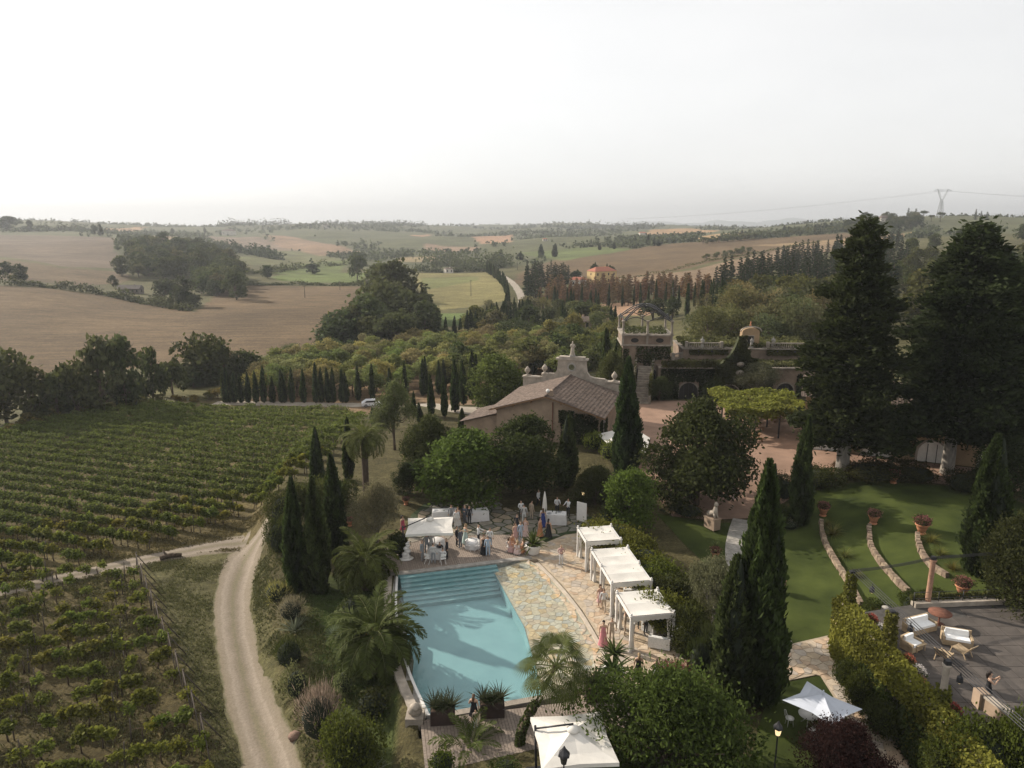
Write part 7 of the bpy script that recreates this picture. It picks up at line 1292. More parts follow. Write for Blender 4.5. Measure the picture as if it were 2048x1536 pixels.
# low stone walls stepping across the lawn, with grasses behind
def lowwall(lb, pts, seed):
    t = thing('low_stone_wall', lb, 'wall', (0, 0, 0), 0, 'low walls of the terraced lawn'); q = chaikin([Vector((p.x, p.y)) for p in (G(*p) for p in pts)], 2); rg = np.random.default_rng(seed); L = np.array([(p.x, p.y) for p in q]); s = np.concatenate([[0], np.cumsum(np.linalg.norm(np.diff(L, axis=0), axis=1))]); v = 0
    while v < s[-1]-.2:
        l = rg.uniform(.32, .6)
        for k in range(2):
            x, y = np.interp(v+l/2+(k*.1), s, L[:, 0]), np.interp(v+l/2+(k*.1), s, L[:, 1]); dx, dy = np.interp(v+l, s, L[:, 0])-np.interp(v, s, L[:, 0]), np.interp(v+l, s, L[:, 1])-np.interp(v, s, L[:, 1]); mb = MB(); mb.box((0, 0, 0), (l*.97, .32+rg.uniform(-.04, .04), .22), 0, 0, .94); o = mb.build('stone', [FLW_M[int(rg.integers(3))]][0], t); o.location = (x+rg.normal()*.015, y+rg.normal()*.015, Hs(x, y)+.1+k*.235); o.rotation_euler = (0, 0, math.atan2(dy, dx)+rg.normal()*.03)
        v += l
FLW_M = [mat('wall_stone_a', (.2, .15, .105), .9, .3, 3, .4, 14), mat('wall_stone_b', (.24, .185, .13), .9, .3, 3, .4, 14), mat('wall_stone_c', (.17, .125, .09), .9, .3, 3, .4, 14)]
lowwall('first curved low stone wall across the lawn, nearest the tall cypress', [(1642, 1045), (1644, 1078), (1668, 1125), (1700, 1175), (1722, 1215)], 1); lowwall('second curved low stone wall across the lawn', [(1738, 1055), (1738, 1095), (1765, 1135), (1800, 1175), (1815, 1188)], 2); lowwall('third curved low stone wall across the lawn, nearest the right cypress', [(1834, 1072), (1838, 1105), (1862, 1138), (1890, 1155)], 3)
for i, (px, py, s, lb) in enumerate(((1665, 1070, 1.5, 'tall yellowish ornamental grass behind the first low wall, upper'), (1690, 1115, 1.3, 'green ornamental grass behind the first low wall, middle'), (1712, 1155, 1.0, 'low ornamental grass behind the first low wall, lower'), (1862, 1085, 1.3, 'tall ornamental grass behind the third low wall, upper'), (1880, 1112, 1.2, 'ornamental grass behind the third low wall, middle'), (1905, 1140, 1.1, 'ornamental grass behind the third low wall, lower'), (1655, 1052, 1.0, 'ornamental grass beside the first begonia pot'))): p = G(px, py); plant('ornamental_grass', lb, 'grass clump', p, GRS, (.12, .12, .045), s, group='ornamental grasses')
for px, py, w, lb in ((1860, 1215, 60, 'dark clipped bush between flower pots at the terrace edge'), (1825, 1225, 55, 'dark clipped bush left of the brick column'), (1770, 1245, 70, 'mixed flowering bush at the ivy wall corner')): bush('boxwood_bush', lb, px, py, py-38, w, (.045, .06, .02), HB[0])
# ---------------------------------------------------------------- raised terrace on the right with ivy wall
TZ = 2.65; TM = mat('terrace_tile', (.078, .067, .059), .8, .25, 1.2, .2, 12); mb = MB(); mb.prism([(20.6, 22), (46, 22), (46, 42.6), (26, 41.6), (20.6, 40.2)], -.4, TZ-.04); te = struct(mb.build('terrace', mat('terrace_joint', (.06, .055, .05), .9, .2, 3)))
mb = MB(); mb.box((0, 0, 0), (.975, .975, .05)); TILE = mb.mesh('tile', TM)
for i in range(22):
    for j in range(18):
        x, y = 21.2+i, 24.3+j
        if y > 40.0+(x-20.6)*.09-.3 or x > .70*(y+9) or (i*18+j) > 9999: continue
        if y < .8*x: continue
        o = link('tile', TILE, te); o.location = (x, y, TZ-.02+random.uniform(-.003, .003))
iw = thing('ivy_wall', 'high wall covered in yellow-green ivy with an arched passage', 'wall', (20, 0, 0)); ARCH = [(27.5-24, -.3)]
mb = MB(); mb.box((.1, 36.95, 1.7), (.6, 6.4, 4)); mb.build('wall_far', M['stone_trim'], iw); mb = MB(); mb.box((.1, 27.2, 1.7), (.6, 9.2, 4)); mb.build('wall_near', M['stone_trim'], iw); mb = MB(); mb.box((.1, 32.8, 3.1), (.6, 2.2, 1.2)); mb.build('arch_head', M['stone_trim'], iw); mb = MB(); mb.box((1.5, 32.8, 1.1), (2.2, 1.9, 2.8)); mb.build('passage', M['dark'], iw)
ivy('ivy', iw, [((-.25, 40.2, .1), (0, -6.4, 0), (0, 0, 3.7)), ((-.25, 31.8, .1), (0, -9.2, 0), (0, 0, 3.7)), ((-.25, 33.9, 2.4), (0, -2.2, 0), (0, 0, 1.4)), ((-.25, 40.2, 3.68), (0, -17.5, 0), (.7, 0, .06))], 24000, (.16, .165, .03), .19, 12, th=.28)
ivy('ivy', iw, [((-.3, 36, .1), (0, -3, 0), (0, 0, 2.2)), ((-.3, 31.8, .1), (0, -8, 0), (0, 0, 2.6))], 4000, (.05, .062, .016), .2, 13, th=.4)
for i, (x, y, brick, lb) in enumerate(((20.2, 39.6, 0, 'ivy-clad column at the far corner of the ivy wall'), (20.3, 35.1, 0, 'ivy-clad column in the middle of the ivy wall'), (20.6, 30.6, 0, 'stone column with sparse ivy near the arched passage'), (26., 41.3, 1, 'bare brick column at the far terrace edge'))):
    t = thing('pergola_column', lb, 'column', (x, y, 3.2 if not brick else 2.2), 0, 'pergola columns'); hcol_ = 2.4 if not brick else 3.5; mb = MB(); mb.lathe([(.24, 0), (.24, .2), (.17, .3), (.15, hcol_-.2), (.2, hcol_-.1), (.22, hcol_)], n=12); mb.build('shaft', M['brick_col'] if brick else M['stone_trim'], t) if 'brick_col' in M else None
    if not brick:
        rg = np.random.default_rng(20+i); n = 1500 if i < 2 else 500; a = rg.uniform(0, 6.28, n); z = rg.uniform(0, hcol_+.1, n) if i < 2 else rg.uniform(0, 1.2, n); R = .2+.14*(1-z/3)+rg.normal(0, .05, n); o = link('ivy', quads_mesh('ivy', leaves(np.stack([R*np.cos(a), R*np.sin(a), z], 1), rg.normal(size=(n, 3))+[0, 0, -.5], .17, .14, rg), tint=np.clip(rg.normal(.5, .2, n), 0, 1), mats=M['leaf']), t); o.color = (.13, .13, .028, 1)
    mb = MB(); mb.box((0, 0, hcol_+.1), (.25, .25, .22)); mb.build('cap', M['iron'], t)
def cable(lb, a, b, dz, n=1):
    mb = MB(); a, b = Vector(a), Vector(b); mb.tube([a.lerp(b, k/12)+Vector((0, 0, -.12*4*(k/12)*(1-k/12)+dz)) for k in range(13)], .022, 4); tag(mb.build('terrace_cable', M['iron']), lb, 'cable', 'cables over the terrace')
for i, w in enumerate(('lowest', 'second', 'third', 'topmost')):
    cable('%s of four cables running along the ivy wall columns' % w, (20.2+.12*i, 39.6, 5.75), (21.2+.1*i, 22.5, 5.75), .05*i)
    if i < 3: cable('%s of the cables from wall corner to brick column' % w, (20.2, 39.6, 5.75), (26, 41.3, 5.75), .07*i); cable('%s of the cables from brick column to the right' % w, (26, 41.3, 5.75), (42, 44, 5.9), .07*i)
for i, y in enumerate((38.2, 34.1, 29.8)):
    t = thing('hanging_lamp', 'small iron lamp hanging from the wall cables, %s' % ('farthest', 'middle', 'nearest')[i], 'lamp', (20.75, y, 5.15), 0, 'hanging lamps'); mb = MB(); mb.lathe([(.05, 0), (.16, .08), (.14, .3), (.05, .4), (.02, .55)], n=6, smooth=False); mb.build('body', M['iron'], t); mb = MB(); mb.sphere((0, 0, .03), .06, 8, 6); mb.build('bulb', M['lamp_glass'], t)
for i, y in enumerate((38., 36.9, 34.0, 33., 30., 28.5)):
    t = thing('flower_trough', '%s flower trough from the far corner on the ivy wall top' % ORD[i], 'flower box', (20.85, y, 3.2), 1.57, 'flower troughs on the ivy wall'); mb = MB(); mb.box((0, 0, .12), (.9, .3, .26)); mb.build('box', M['terracotta'], t); q = link('foliage', FB[0][1], t); q.location = (0, 0, .1); q.scale = (.75, .5, .7); q.color = (.07, .09, .03, 1); q = link('blossoms', FLW, t); q.location = (0, 0, .1); q.scale = (.75, .5, .7); q.color = (.45, .42, .4, 1) if i % 2 else (.28, .09, .06, 1)
bush('hedge_bush', 'dark hedge at the foot of the ivy wall, upper end', 1690, 1375, 1310, 60, (.05, .065, .02), HB[0], 0.); bush('hedge_bush', 'dark hedge at the foot of the ivy wall, middle', 1722, 1420, 1345, 70, (.05, .065, .02), HB[1], 0.); bush('hedge_bush', 'dark hedge at the foot of the ivy wall, lower end', 1760, 1470, 1390, 76, (.045, .06, .02), HB[0], 0.)
for px, ba, to, w, lb in ((1960, 1590, 1440, 150, 'leafy climbing hedge at the bottom right corner'), (2040, 1600, 1420, 120, 'leafy climbing hedge cut by the right frame edge'), (1890, 1560, 1470, 90, 'climbing hedge before the arched passage')): bush('climbing_hedge', lb, px, ba, to, w, (.065, .085, .022), HB[1], 1.0)
p_ = [P(1905, 1395, TZ), P(1990, 1460, TZ)]; t = thing('terrace_parapet', 'low plastered wall with pale coping on the terrace', 'wall', (0, 0, 0)); a, b = P(1960, 1412, TZ), P(2048, 1478, TZ); mb = MB(); mb.bar((a.x, a.y, TZ+.35), (b.x, b.y, TZ+.35), .35, .7); mb.build('wall', M['stucco'], t); mb = MB(); mb.bar((a.x, a.y, TZ+.74), (b.x, b.y, TZ+.74), .45, .09); mb.build('coping', M['stone_trim'], t); mb = MB(); mb.box((a.x, a.y, TZ+.4), (.55, .55, .9)); mb.build('end_pier', M['stucco'], t)
sofa('teak sofa with white cushions beside the round rust table', P(1838, 1262, TZ), .35, 1.9, 'teak', nm='terrace_sofa', group='terrace sofas'); sofa('teak sofa turned sideways in the middle of the terrace', P(1912, 1288, TZ), -.35, 1.5, 'teak', nm='terrace_sofa', group='terrace sofas'); sofa('teak armchair behind the ivy-clad middle column', P(1822, 1298, TZ), .5, 1.0, 'teak', nm='terrace_sofa', group='terrace sofas')
def stable(lb, p, rz, w=.75, d=.5, h=.42):
    t = thing('side_table', lb, 'table', p, rz, 'teak side tables'); mb = MB(); mb.box((0, 0, h), (w, d, .04)); mb.build('table_top', M['teak'], t)
    for sx in (-1, 1):
        for sy in (-1, 1): mb = MB(); mb.bar((sx*w*.42, sy*d*.4, 0), (sx*w*.4, sy*d*.38, h), .04); mb.build('leg', M['teak'], t)
stable('small teak table in front of the teak armchair', P(1835, 1300, TZ), .4); stable('small teak table right of the sideways sofa', P(1928, 1285, TZ), -.3)
t = thing('round_rust_table', 'round rust-coloured table near the terrace railing', 'table', P(1877, 1248, TZ)); mb = MB(); mb.lathe([(.62, .72), (.64, .74), (.64, .77), (.02, .78)], n=24); mb.build('table_top', M['corten'], t); mb = MB(); mb.lathe([(.3, 0), (.3, .03), (.05, .08), (.05, .72)], n=10); mb.build('pedestal', M['corten'], t)
def lounge(lb, p, rz):
    t = thing('lounge_chair', lb, 'chair', p, rz, 'teak lounge chairs'); mb = MB(); mb.bar((-.3, -.35, .38), (-.3, .35, .28), .05); mb.bar((.3, -.35, .38), (.3, .35, .28), .05); mb.box((0, 0, .34), (.58, .7, .04)); mb.build('seat', M['teak'], t); mb = MB(); mb.add([(-.3, .32, .3), (.3, .32, .3), (.3, .7, .85), (-.3, .7, .85), (-.3, .36, .28), (.3, .36, .28), (.3, .74, .83), (-.3, .74, .83)], [(0, 1, 2, 3), (7, 6, 5, 4), (0, 4, 5, 1), (1, 5, 6, 2), (2, 6, 7, 3), (3, 7, 4, 0)]); mb.build('backrest', M['teak'], t)
    for sx in (-1, 1):
        for y0, y1 in ((-.4, -.3), (.5, .3)): mb = MB(); mb.bar((sx*.3, y0, 0), (sx*.3, y1, .36), .045); mb.build('leg', M['teak'], t)
lounge('teak lounge chair nearest the ivy wall on the terrace', P(1888, 1318, TZ), 2.2); lounge('teak lounge chair beside the sideways sofa', P(1920, 1308, TZ), 3.6)
t = thing('terrace_railing', 'thin iron railing along the far terrace edge with potted flowers', 'railing', (0, 0, 0)); a, b = Vector((25, 41.1, TZ)), Vector((41, 42.3, TZ))
for i in range(11): q = a.lerp(b, i/10); mb = MB(); mb.tube([(q.x, q.y, TZ), (q.x, q.y, TZ+.95)], .025, 6); mb.build('baluster', M['iron'], t)
for z in (.5, .93): mb = MB(); mb.tube([(a.x, a.y, TZ+z), (b.x, b.y, TZ+z)], .02, 5); mb.build('rail', M['iron'], t)
mb = MB(); mb.box((33, 41.75, TZ+.12), (16, .5, .3), .075); mb.build('kerb', M['stone_trim'], t)
ivy('trailing_plants', t, [((25, 41.3, TZ+.25), (16, 1.2, 0), (0, .3, .25))], 1500, (.11, .11, .035), .2, 33)
t = thing('wine_barrel', 'dark barrel with pale lid among the flowers by the ivy wall', 'barrel', P(1771, 1240, 1.6)); mb = MB(); mb.lathe([(.3, 0), (.36, .4), (.3, .85)], n=14); mb.build('staves', M['dark'], t); mb = MB(); mb.lathe([(.3, .86), (.02, .88)], n=14); mb.build('lid', M['stone_grey'], t)
# white iron garden set under the pale parasol
q = P(1615, 1452, .05); t = thing('iron_table', 'round white iron garden table under the pale parasol', 'table', q); mb = MB(); mb.lathe([(.5, .7), (.52, .73), (.02, .74)], n=20); mb.build('table_top', M['white'], t)
for k in range(3): a = k*2.1; mb = MB(); mb.tube([(.1*math.cos(a), .1*math.sin(a), .7), (.15*math.cos(a), .15*math.sin(a), .35), (.4*math.cos(a), .4*math.sin(a), 0)], .02, 5); mb.build('leg', M['white'], t)
for dx, dy, rz, lb in ((-.95, .05, 1.6, 'white iron garden chair left of the iron table'), (.75, -.1, -1.5, 'white iron garden chair right of the iron table'), (-.1, -.9, 3.1, 'white iron garden chair nearest the red plum tree')):
    t = thing('iron_chair', lb, 'chair', (q.x+dx, q.y+dy, .05), rz, 'white iron garden chairs'); mb = MB(); mb.lathe([(.22, .43), (.23, .45), (.02, .46)], n=14); mb.build('seat', M['white'], t); mb = MB(); mb.tube([(-.2, .18, .45), (-.22, .24, .8), (0, .26, .95), (.22, .24, .8), (.2, .18, .45)], .018, 5); mb.tube([(0, .2, .45), (0, .26, .95)], .014, 5); mb.build('backrest', M['white'], t)
    for k in range(4): a = k*1.571+.78; mb = MB(); mb.tube([(.16*math.cos(a), .16*math.sin(a), .44), (.22*math.cos(a), .22*math.sin(a), 0)], .015, 5); mb.build('leg', M['white'], t)
# parked car at the lane, fallen log in the grass
t = thing('parked_car', 'white car parked on the lane behind the vineyard corner', 'car', G(744, 812), .25, None, .8); CARP = mat('car_white', (.6, .6, .62), .3, .05, 2, spec=.5)
mb = MB(); mb.wallprism([(-2.1, .3), (2.1, .3), (2.15, .75), (1.2, .92), (.7, 1.42), (-1.2, 1.45), (-1.9, .98), (-2.15, .85)], (0, -.85), (1, -.85), 1.7); mb.build('body', CARP, t)
for y in (-.86, .86):
    mb = MB(); s = -1 if y < 0 else 1; mb.add([(-1.5, y+s*.01, 1.0), (.85, y+s*.01, .98), (.55, y+s*.01, 1.36), (-1.15, y+s*.01, 1.38)], [(0, 1, 2, 3)]); mb.build('side_window', M['dark_glass'], t)
    for x in (-1.3, 1.35): mb = MB(); mb.tube([(x, y-.1, .32), (x, y+.1, .32)], .32, 14); w = mb.build('wheel', M['dark'], t); mb = MB(); mb.tube([(x, y-.11, .32), (x, y+.11, .32)], .18, 10); mb.build('rim', M['metal_grey'], w)
mb = MB(); mb.add([(1.22, -.7, .95), (1.22, .7, .95), (.74, .62, 1.39), (.74, -.62, 1.39)], [(0, 1, 2, 3)]); mb.build('windscreen', M['dark_glass'], t)
for y in (-.6, .6): mb = MB(); mb.box((2.13, y, .68), (.06, .35, .14)); mb.build('headlight', M['metal_grey'], t)
p = G(342, 1117); t = thing('fallen_log', 'weathered log heap on the grass beside the field track', 'log', p, .4); mb = MB(); mb.tube([(-.9, 0, .2), (0, .1, .28), (.9, 0, .2)], [.25, .22, .15], 8); mb.build('trunk', M['bark'], t); mb = MB(); mb.tube([(-.3, 0, .2), (-.6, .2, .9)], [.12, .05], 6); mb.tube([(.2, .1, .3), (.5, -.3, .5)], [.09, .04], 6); mb.build('branch', M['bark'], t)
# ---------------------------------------------------------------- people
def skinmesh(V, E, R, root=0, sub=1):
    me = bpy.data.meshes.new('armature_lines'); me.from_pydata(V, E, []); o = bpy.data.objects.new('tmp', me); COL.objects.link(o)
    md = o.modifiers.new('s', 'SKIN'); md.use_smooth_shade = True
    if not me.skin_vertices: me.attributes.new('x', 'FLOAT', 'POINT')
    sv = me.skin_vertices[0].data
    for i, r_ in enumerate(R): sv[i].radius = (r_, r_) if not hasattr(r_, '__len__') else r_; sv[i].use_root = (i == root)
    s2 = o.modifiers.new('u', 'SUBSURF'); s2.levels = sub
    dg = bpy.context.evaluated_depsgraph_get(); ev = o.evaluated_get(dg); m2 = bpy.data.meshes.new_from_object(ev); bpy.data.objects.remove(o); return m2
def chain(V, E, R, base, pts, rad):
    i = base
    for p, r_ in zip(pts, rad): V.append(tuple(p)); R.append(r_); E.append((i, len(V)-1)); i = len(V)-1
    return i
def person_mesh(pose, seed=0):
    """one body in the given pose, facing -y, feet on z=0; regions: 0 skin 1 top 2 trousers 3 shoes 4 hair"""
    sit = pose == 'sit'; hip = .46 if sit else .93; V = [(0, .0, hip)]; R = [(.155, .11)]; E = []
    ch = chain(V, E, R, 0, [(0, -.005, hip+.17), (0, 0, hip+.34), (0, .01, hip+.47)], [(.135, .1), (.165, .115), (.13, .09)]); neck = chain(V, E, R, ch, [(0, .0, hip+.57)], [.05]); head = chain(V, E, R, neck, [(0, -.01, hip+.66), (0, -.015, hip+.75), (0, -.005, hip+.82)], [.075, (.088, .098), .06]); nose = chain(V, E, R, neck+2, [(0, -.115, hip+.71)], [.016])
    seg = [(-1, 0, 1)]*0; hands = []
    for s in (-1, 1):
        st = .0
        if sit: kn, an, toe = (s*.13, -.44, .48), (s*.14, -.42, .09), (s*.16, -.58, .04)
        elif pose == 'walk': st = s*.16; kn, an, toe = (s*.1, -.08-st*.6, .5), (s*.1, -st*1.3+.05, .09), (s*.12, -st*1.3-.12, .035)
        else: kn, an, toe = (s*.11, -.02, .5), (s*.12, .03, .09), (s*.15, -.14, .035)
        h_ = chain(V, E, R, 0, [(s*.1, 0, hip-.06)], [.095]); chain(V, E, R, h_, [kn, an, toe], [.066, .045, .036])
        sh = (s*.2, .01, hip+.47)
        if pose == 'photo': el, wr = (s*.24, -.2, hip+.3), (s*.1, -.36, hip+.58)
        elif pose == 'hold' and s > 0: el, wr = (s*.27, .02, hip+.2), (s*.17, -.24, hip+.3)
        elif pose == 'hug': el, wr = (s*.27, -.02, hip+.2), (s*.08, -.2, hip+.22)
        elif sit: el, wr = (s*.26, -.06, hip+.22), (s*.14, -.3, hip+.16)
        elif pose == 'walk': el, wr = (s*.26, .05+s*.06, hip+.2), (s*.25, -.08+s*.16, hip-.03)
        elif pose == 'reach': el, wr = (s*.24, -.18, hip+.28), (s*.2, -.45, hip+.25)
        else: el, wr = (s*.26, .03, hip+.2), (s*.27, -.04, hip-.05)
        a = chain(V, E, R, ch, [sh, el, wr], [.062, .046, .032]); d = (Vector(wr)-Vector(el)).normalized(); hands.append((Vector(wr), d, s))
    me = skinmesh(V, E, R)
    # hands: palm and five fingers, rooted in the wrist
    hv, he, hr = [], [], []; mb = MB()
    for w, d, s in hands:
        sd = d.cross(Vector((0, 1, .2))).normalized(); up_ = sd.cross(d); mb.tube([w-d*.02, w+d*.04, w+d*.085], [.03, .038, .034], 6)
        for k in range(4): b = w+d*.075+sd*(k-1.5)*.019; L = (.065, .075, .07, .055)[k]; mb.tube([b, b+d*L*.55+up_*.004, b+d*L*.8+up_*.02*1.0], [.0095, .009, .007], 5)
        b = w+d*.03+sd*.036*s; mb.tube([b, b+sd*.03*s+d*.03, b+sd*.035*s+d*.06], [.011, .01, .008], 5)
    hm = mb.mesh('h'); nv = [v.co.copy() for v in me.vertices]; nf = [list(p.vertices) for p in me.polygons]; nb = len(nv); nv += [v.co.copy() for v in hm.vertices]; hf = [[nb+i for i in p.vertices] for p in hm.polygons]; out = bpy.data.meshes.new('body'); out.from_pydata(nv, [], nf+hf); out.update()
    mi = []
    for i, p in enumerate(out.polygons):
        c = p.center
        if i >= len(nf): m_ = 0
        elif c.z > hip+.53: m_ = 4 if (c.z > hip+.775 or (c.y > .02 and c.z > hip+.66)) else 0
        elif c.z < .07 and not (sit and c.y > -.2): m_ = 3
        elif c.z < hip+.02 and abs(c.x) < .23 and not (abs(c.x) > .19 and c.z > hip-.2 and not sit) and not (sit and c.z > .6): m_ = 2
        else: m_ = 1
        mi.append(m_)
    out.polygons.foreach_set('material_index', mi); out.polygons.foreach_set('use_smooth', [True]*len(mi)); bpy.data.meshes.remove(me); bpy.data.meshes.remove(hm); return out
POSES = {p: person_mesh(p) for p in ('stand', 'walk', 'hold', 'sit', 'photo', 'reach', 'hug')}
def cl(name, c): return mat('cloth_'+name, c, .85, .12, 6, .1, 20)
CL = {k: cl(k, c) for k, c in {'grey': (.22, .23, .24), 'light': (.46, .45, .43), 'beige': (.36, .29, .22), 'dark': (.025, .027, .032), 'slate': (.09, .1, .12), 'white': (.55, .55, .54), 'blue': (.3, .37, .45), 'pink': (.38, .24, .22), 'rose': (.42, .17, .18), 'orange': (.38, .18, .09), 'mint': (.3, .38, .36), 'floral': (.48, .36, .33), 'royal': (.03, .045, .16), 'fuchsia': (.34, .06, .1), 'green': (.2, .25, .2), 'black': (.014, .014, .016), 'brown': (.12, .08, .055)}.items()}
SKIN = [mat('skin_light', (.42, .27, .19), .6, .08, 8), mat('skin_tan', (.33, .2, .13), .6, .08, 8)]; HAIR = [mat('hair_dark', (.018, .012, .009), .6, .3, 20), mat('hair_brown', (.07, .04, .02), .6, .3, 20), mat('hair_fair', (.25, .17, .09), .6, .3, 20)]
DM = {}
def dress_mesh(kind):
    if kind in DM: return DM[kind]
    mb = MB(); n = 22
    if kind == 'long': pr = [(.12, 1.36, .8), (.175, 1.28, .68), (.145, 1.1, .72), (.19, .93, .75), (.24, .6, .85), (.3, .25, .9), (.35, .06, .95)]
    elif kind == 'sit': pr = [(.12, .9, .8), (.18, .82, .68), (.16, .62, .75), (.24, .46, .9), (.3, .4, .9), (.34, .2, .9), (.36, .08, .95)]
    else: pr = [(.12, 1.36, .8), (.175, 1.28, .68), (.145, 1.1, .72), (.19, .93, .75), (.23, .7, .85), (.28, .46, .9)]
    vs = []
    for i, (r_, z, ey) in enumerate(pr):
        f = .0 if i < 4 else .07
        for k in range(n): t_ = 2*math.pi*k/n; rr = r_*(1+f*math.sin(6*t_+i)); vs.append((rr*math.cos(t_), rr*math.sin(t_)*ey-(.16*(i >= 3) if kind == 'sit' else 0), z))
    mb.add(vs, [(i*n+k, i*n+(k+1) % n, (i+1)*n+(k+1) % n, (i+1)*n+k) for i in range(len(pr)-1) for k in range(n)], 0, True); DM[kind] = mb.mesh('dress'); DM[kind].materials.append(None); return DM[kind]
mb = MB(); mb.sphere((0, .02, 1.70), .107, 12, 9, 0, (.92, 1.03, 1.0)); mb.tube([(0, .08, 1.74), (0, .12, 1.55), (0, .11, 1.36)], [.075, .085, .04], 8); mb.v = [(v[0], v[1] if v[2] < 1.62 else max(v[1], -.045 if v[2] > 1.73 else .0), v[2]) for v in mb.v]; LONGH = mb.mesh('long_hair'); LONGH.materials.append(None)
def person(lb, px, py, face, pose='stand', top='grey', bot='grey', dress=None, hair=0, z=.05, group='wedding guests', h=1.0, skin=0, xy=None):
    p = P(px, py, z) if xy is None else Vector(xy); t = thing('person', lb, 'person', p, face, group, h); b = link('body', POSES[pose], t)
    if not POSES[pose].materials:
        for _ in range(5): POSES[pose].materials.append(None)
    sk = SKIN[skin]; ms_ = [sk, CL[top] if top else sk, CL[bot] if bot else sk, CL['black'] if not dress else sk, HAIR[hair]]
    if dress: ms_ = [sk, sk if not top else CL[top], sk, CL['beige'], HAIR[hair]]
    for i, m_ in enumerate(ms_): b.material_slots[i].link = 'OBJECT'; b.material_slots[i].material = m_
    if dress:
        d = link('dress', dress_mesh('sit' if pose == 'sit' else dress[1]), t); d.material_slots[0].link = 'OBJECT'; d.material_slots[0].material = CL[dress[0]]
        l = link('long_hair', LONGH, t); l.material_slots[0].link = 'OBJECT'; l.material_slots[0].material = HAIR[hair]
        if pose == 'sit': l.location = (0, 0, -.47)
    return t
PI = math.pi
for a in [('man in grey suit at the left of the parasol table', 845, 1121, 1.2, 'stand', 'grey', 'grey'), ('man in grey suit standing behind the parasol table, left', 854, 1107, .4, 'hold', 'grey', 'grey'), ('man in pale suit standing behind the parasol table, middle', 863, 1106, .1, 'stand', 'light', 'light'), ('man in pale grey suit with his back to the pool', 867, 1127, PI, 'hold', 'light', 'grey'),
          ('man in dark suit seated at the parasol table', 880, 1113, .2, 'sit', 'dark', 'dark'), ('man in dark waistcoat seated on a white folding chair', 886, 1125, PI, 'sit', 'white', 'dark'), ('man in dark suit at the right of the parasol table', 894, 1117, -1.2, 'stand', 'dark', 'dark'),
          ('man in grey suit by the buffet under the magnolia, left', 903, 1046, .3, 'stand', 'grey', 'grey'), ('man in white shirt in front of the buffet', 913, 1056, PI, 'stand', 'white', 'light'), ('man in dark suit by the buffet, left of two', 930, 1047, -.6, 'hold', 'slate', 'slate'), ('man in dark suit by the buffet, right of two', 939, 1048, .6, 'stand', 'dark', 'dark'),
          ('man in dark suit chatting right of the parasol, left of two', 914, 1092, 1.3, 'hold', 'dark', 'dark'), ('man in slate suit chatting right of the parasol, right of two', 921, 1096, -2.2, 'stand', 'slate', 'slate'), ('waiter in white shirt bending over the low deck table', 957, 1088, 1.3, 'reach', 'white', 'dark'), ('man in white shirt and grey trousers at the deck edge', 980, 1095, 2.9, 'stand', 'white', 'grey'), ('man in light blue suit with his back to the pool edge', 976, 1112, 3.3, 'stand', 'blue', 'blue'),
          ('man in light blue suit beside the seated women', 1041, 1082, .5, 'stand', 'blue', 'blue'), ('man in dark suit on the garden paving, behind the women', 1034, 1066, .2, 'hold', 'dark', 'dark'), ('man in white suit on the garden paving', 1048, 1045, PI, 'stand', 'light', 'white'), ('man in white shirt and dark trousers behind the white suit', 1042, 1037, .3, 'hug', 'white', 'dark'), ('man in beige suit on the garden paving', 1063, 1038, 2.4, 'stand', 'beige', 'beige'),
          ('waiter in white shirt walking left of the closed parasol', 1077, 1014, .9, 'walk', 'white', 'dark'), ('barman in white shirt behind the bar table', 1114, 1029, .1, 'reach', 'white', 'dark'), ('waiter in white shirt holding a tray right of the bar table', 1136, 1033, -.7, 'reach', 'white', 'dark'),
          ('man in pale jacket and shorts-coloured trousers walking past the long pavilion', 1207, 1224, 2.9, 'walk', 'light', 'beige'), ('man in grey suit walking beside the woman in pink', 1223, 1285, -.2, 'walk', 'beige', 'beige'), ('man in grey suit inside the nearest pavilion, left', 1249, 1271, 1.4, 'stand', 'beige', 'beige'), ('man in white shirt and dark trousers inside the nearest pavilion', 1291, 1268, .7, 'hold', 'white', 'dark'), ('man in dark suit at the back of the nearest pavilion', 1280, 1256, .2, 'stand', 'dark', 'dark')]:
    person(*a, hair=random.choice((0, 0, 1)))
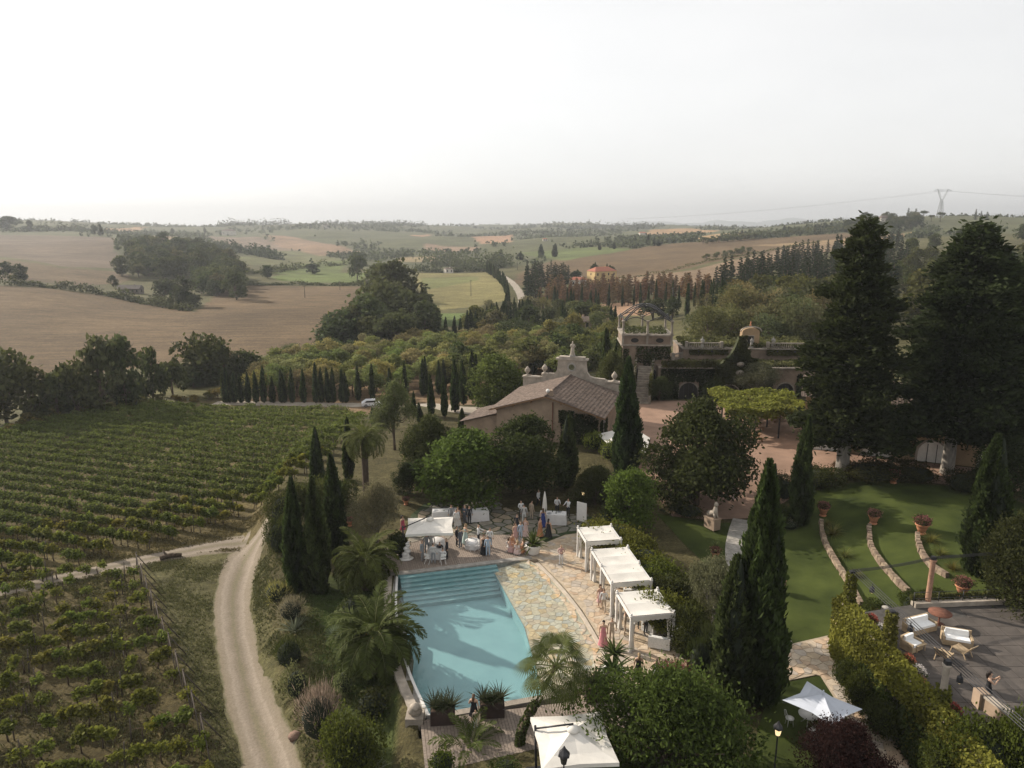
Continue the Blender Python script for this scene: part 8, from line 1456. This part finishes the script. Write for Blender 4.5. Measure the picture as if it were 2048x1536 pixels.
for lb, px, py, f, pose, dr, hr in [('woman in dark dress beside the light blue suit', 968, 1108, .4, 'stand', ('black', 'long'), 1), ('woman in pale dress by the buffet', 916, 1050, .2, 'stand', ('light', 'long'), 2), ('woman in mint dress chatting right of the parasol', 931, 1086, -.9, 'hold', ('mint', 'long'), 2), ('woman in pink floral dress seated at the left of the circle', 1019, 1103, 1.4, 'sit', ('pink', 'long'), 1), ('woman in rose and orange dress seated behind the circle', 1024, 1094, .7, 'sit', ('orange', 'long'), 0), ('woman in pale floral dress seated with her back to the pool', 1035, 1109, PI, 'sit', ('floral', 'long'), 2), ('woman in orange dress seated by the white planter', 1046, 1105, -1.6, 'sit', ('orange', 'long'), 2), ('woman in pink top standing over the seated circle', 1031, 1083, .5, 'stand', ('pink', 'short'), 1), ('woman in pink floral dress standing behind the white planter', 1051, 1072, -.4, 'hold', ('floral', 'long'), 1), ('woman in orange dress near the bar table', 1080, 1072, 1.0, 'stand', ('orange', 'long'), 0), ('woman in long black dress near the bar table', 1097, 1075, 2.6, 'stand', ('black', 'long'), 0), ('woman in royal blue dress at the bar table', 1086, 1053, PI, 'stand', ('royal', 'long'), 1), ('woman in long pink dress walking along the beach curb', 1206, 1290, -.2, 'walk', ('rose', 'long'), 0), ('woman in long black dress below the nearest pavilion', 1276, 1358, PI, 'stand', ('black', 'long'), 2), ('girl in white dress beside the woman in black', 1312, 1357, 2.8, 'walk', ('white', 'short'), 1), ('woman in dark dress between the dark planters at the pool edge', 948, 1444, 2.9, 'hold', ('black', 'short'), 1), ('woman in fuchsia dress behind the deck parasol pole', 806, 1068, 1.0, 'stand', ('fuchsia', 'short'), 0), ('woman in white floral dress crossing the courtyard', 1467, 998, .6, 'walk', ('floral', 'long'), 1), ('woman in coral dress behind the man at the long pavilion', 1200, 1214, .3, 'stand', ('pink', 'short'), 1)]:
    person(lb, px, py, f, pose, None, None, dr, hr, h=.95 if 'girl' not in lb else .72, z=.05 if px != 1467 else 1.4)
person('woman in coral top and cream trousers on the wet beach', 1122, 1129, .2, 'hug', 'pink', 'white', None, 2, z=.0, h=.95)
person('woman in black dress taking a picture on the raised terrace', 1972, 1405, 1.1, 'photo', None, None, ('black', 'long'), 0, z=TZ+.01, h=.97)
person('child held close to the woman between the dark planters', 951, 1455, .3, 'stand', 'beige', 'white', None, 1, z=.03, h=.62)
# ---------------------------------------------------------------- haze over the valley
mb = MB(); mb.box((0, 4700, -25), (27000, 9900, 472)); 
m = bpy.data.materials.new('haze'); m.use_nodes = True; t = m.node_tree; t.nodes.clear(); pvn = t.nodes.new('ShaderNodeVolumePrincipled'); out = t.nodes.new('ShaderNodeOutputMaterial')
pvn.inputs['Color'].default_value = (.65, .685, .73, 1); pvn.inputs['Density'].default_value = .00021; pvn.inputs['Anisotropy'].default_value = .25
t.links.new(pvn.outputs[0], out.inputs['Volume'])
hz = mb.build('haze', m); tag(hz, kind='stuff'); hz['label'] = 'pale haze lying over the whole valley'; hz['category'] = 'haze'
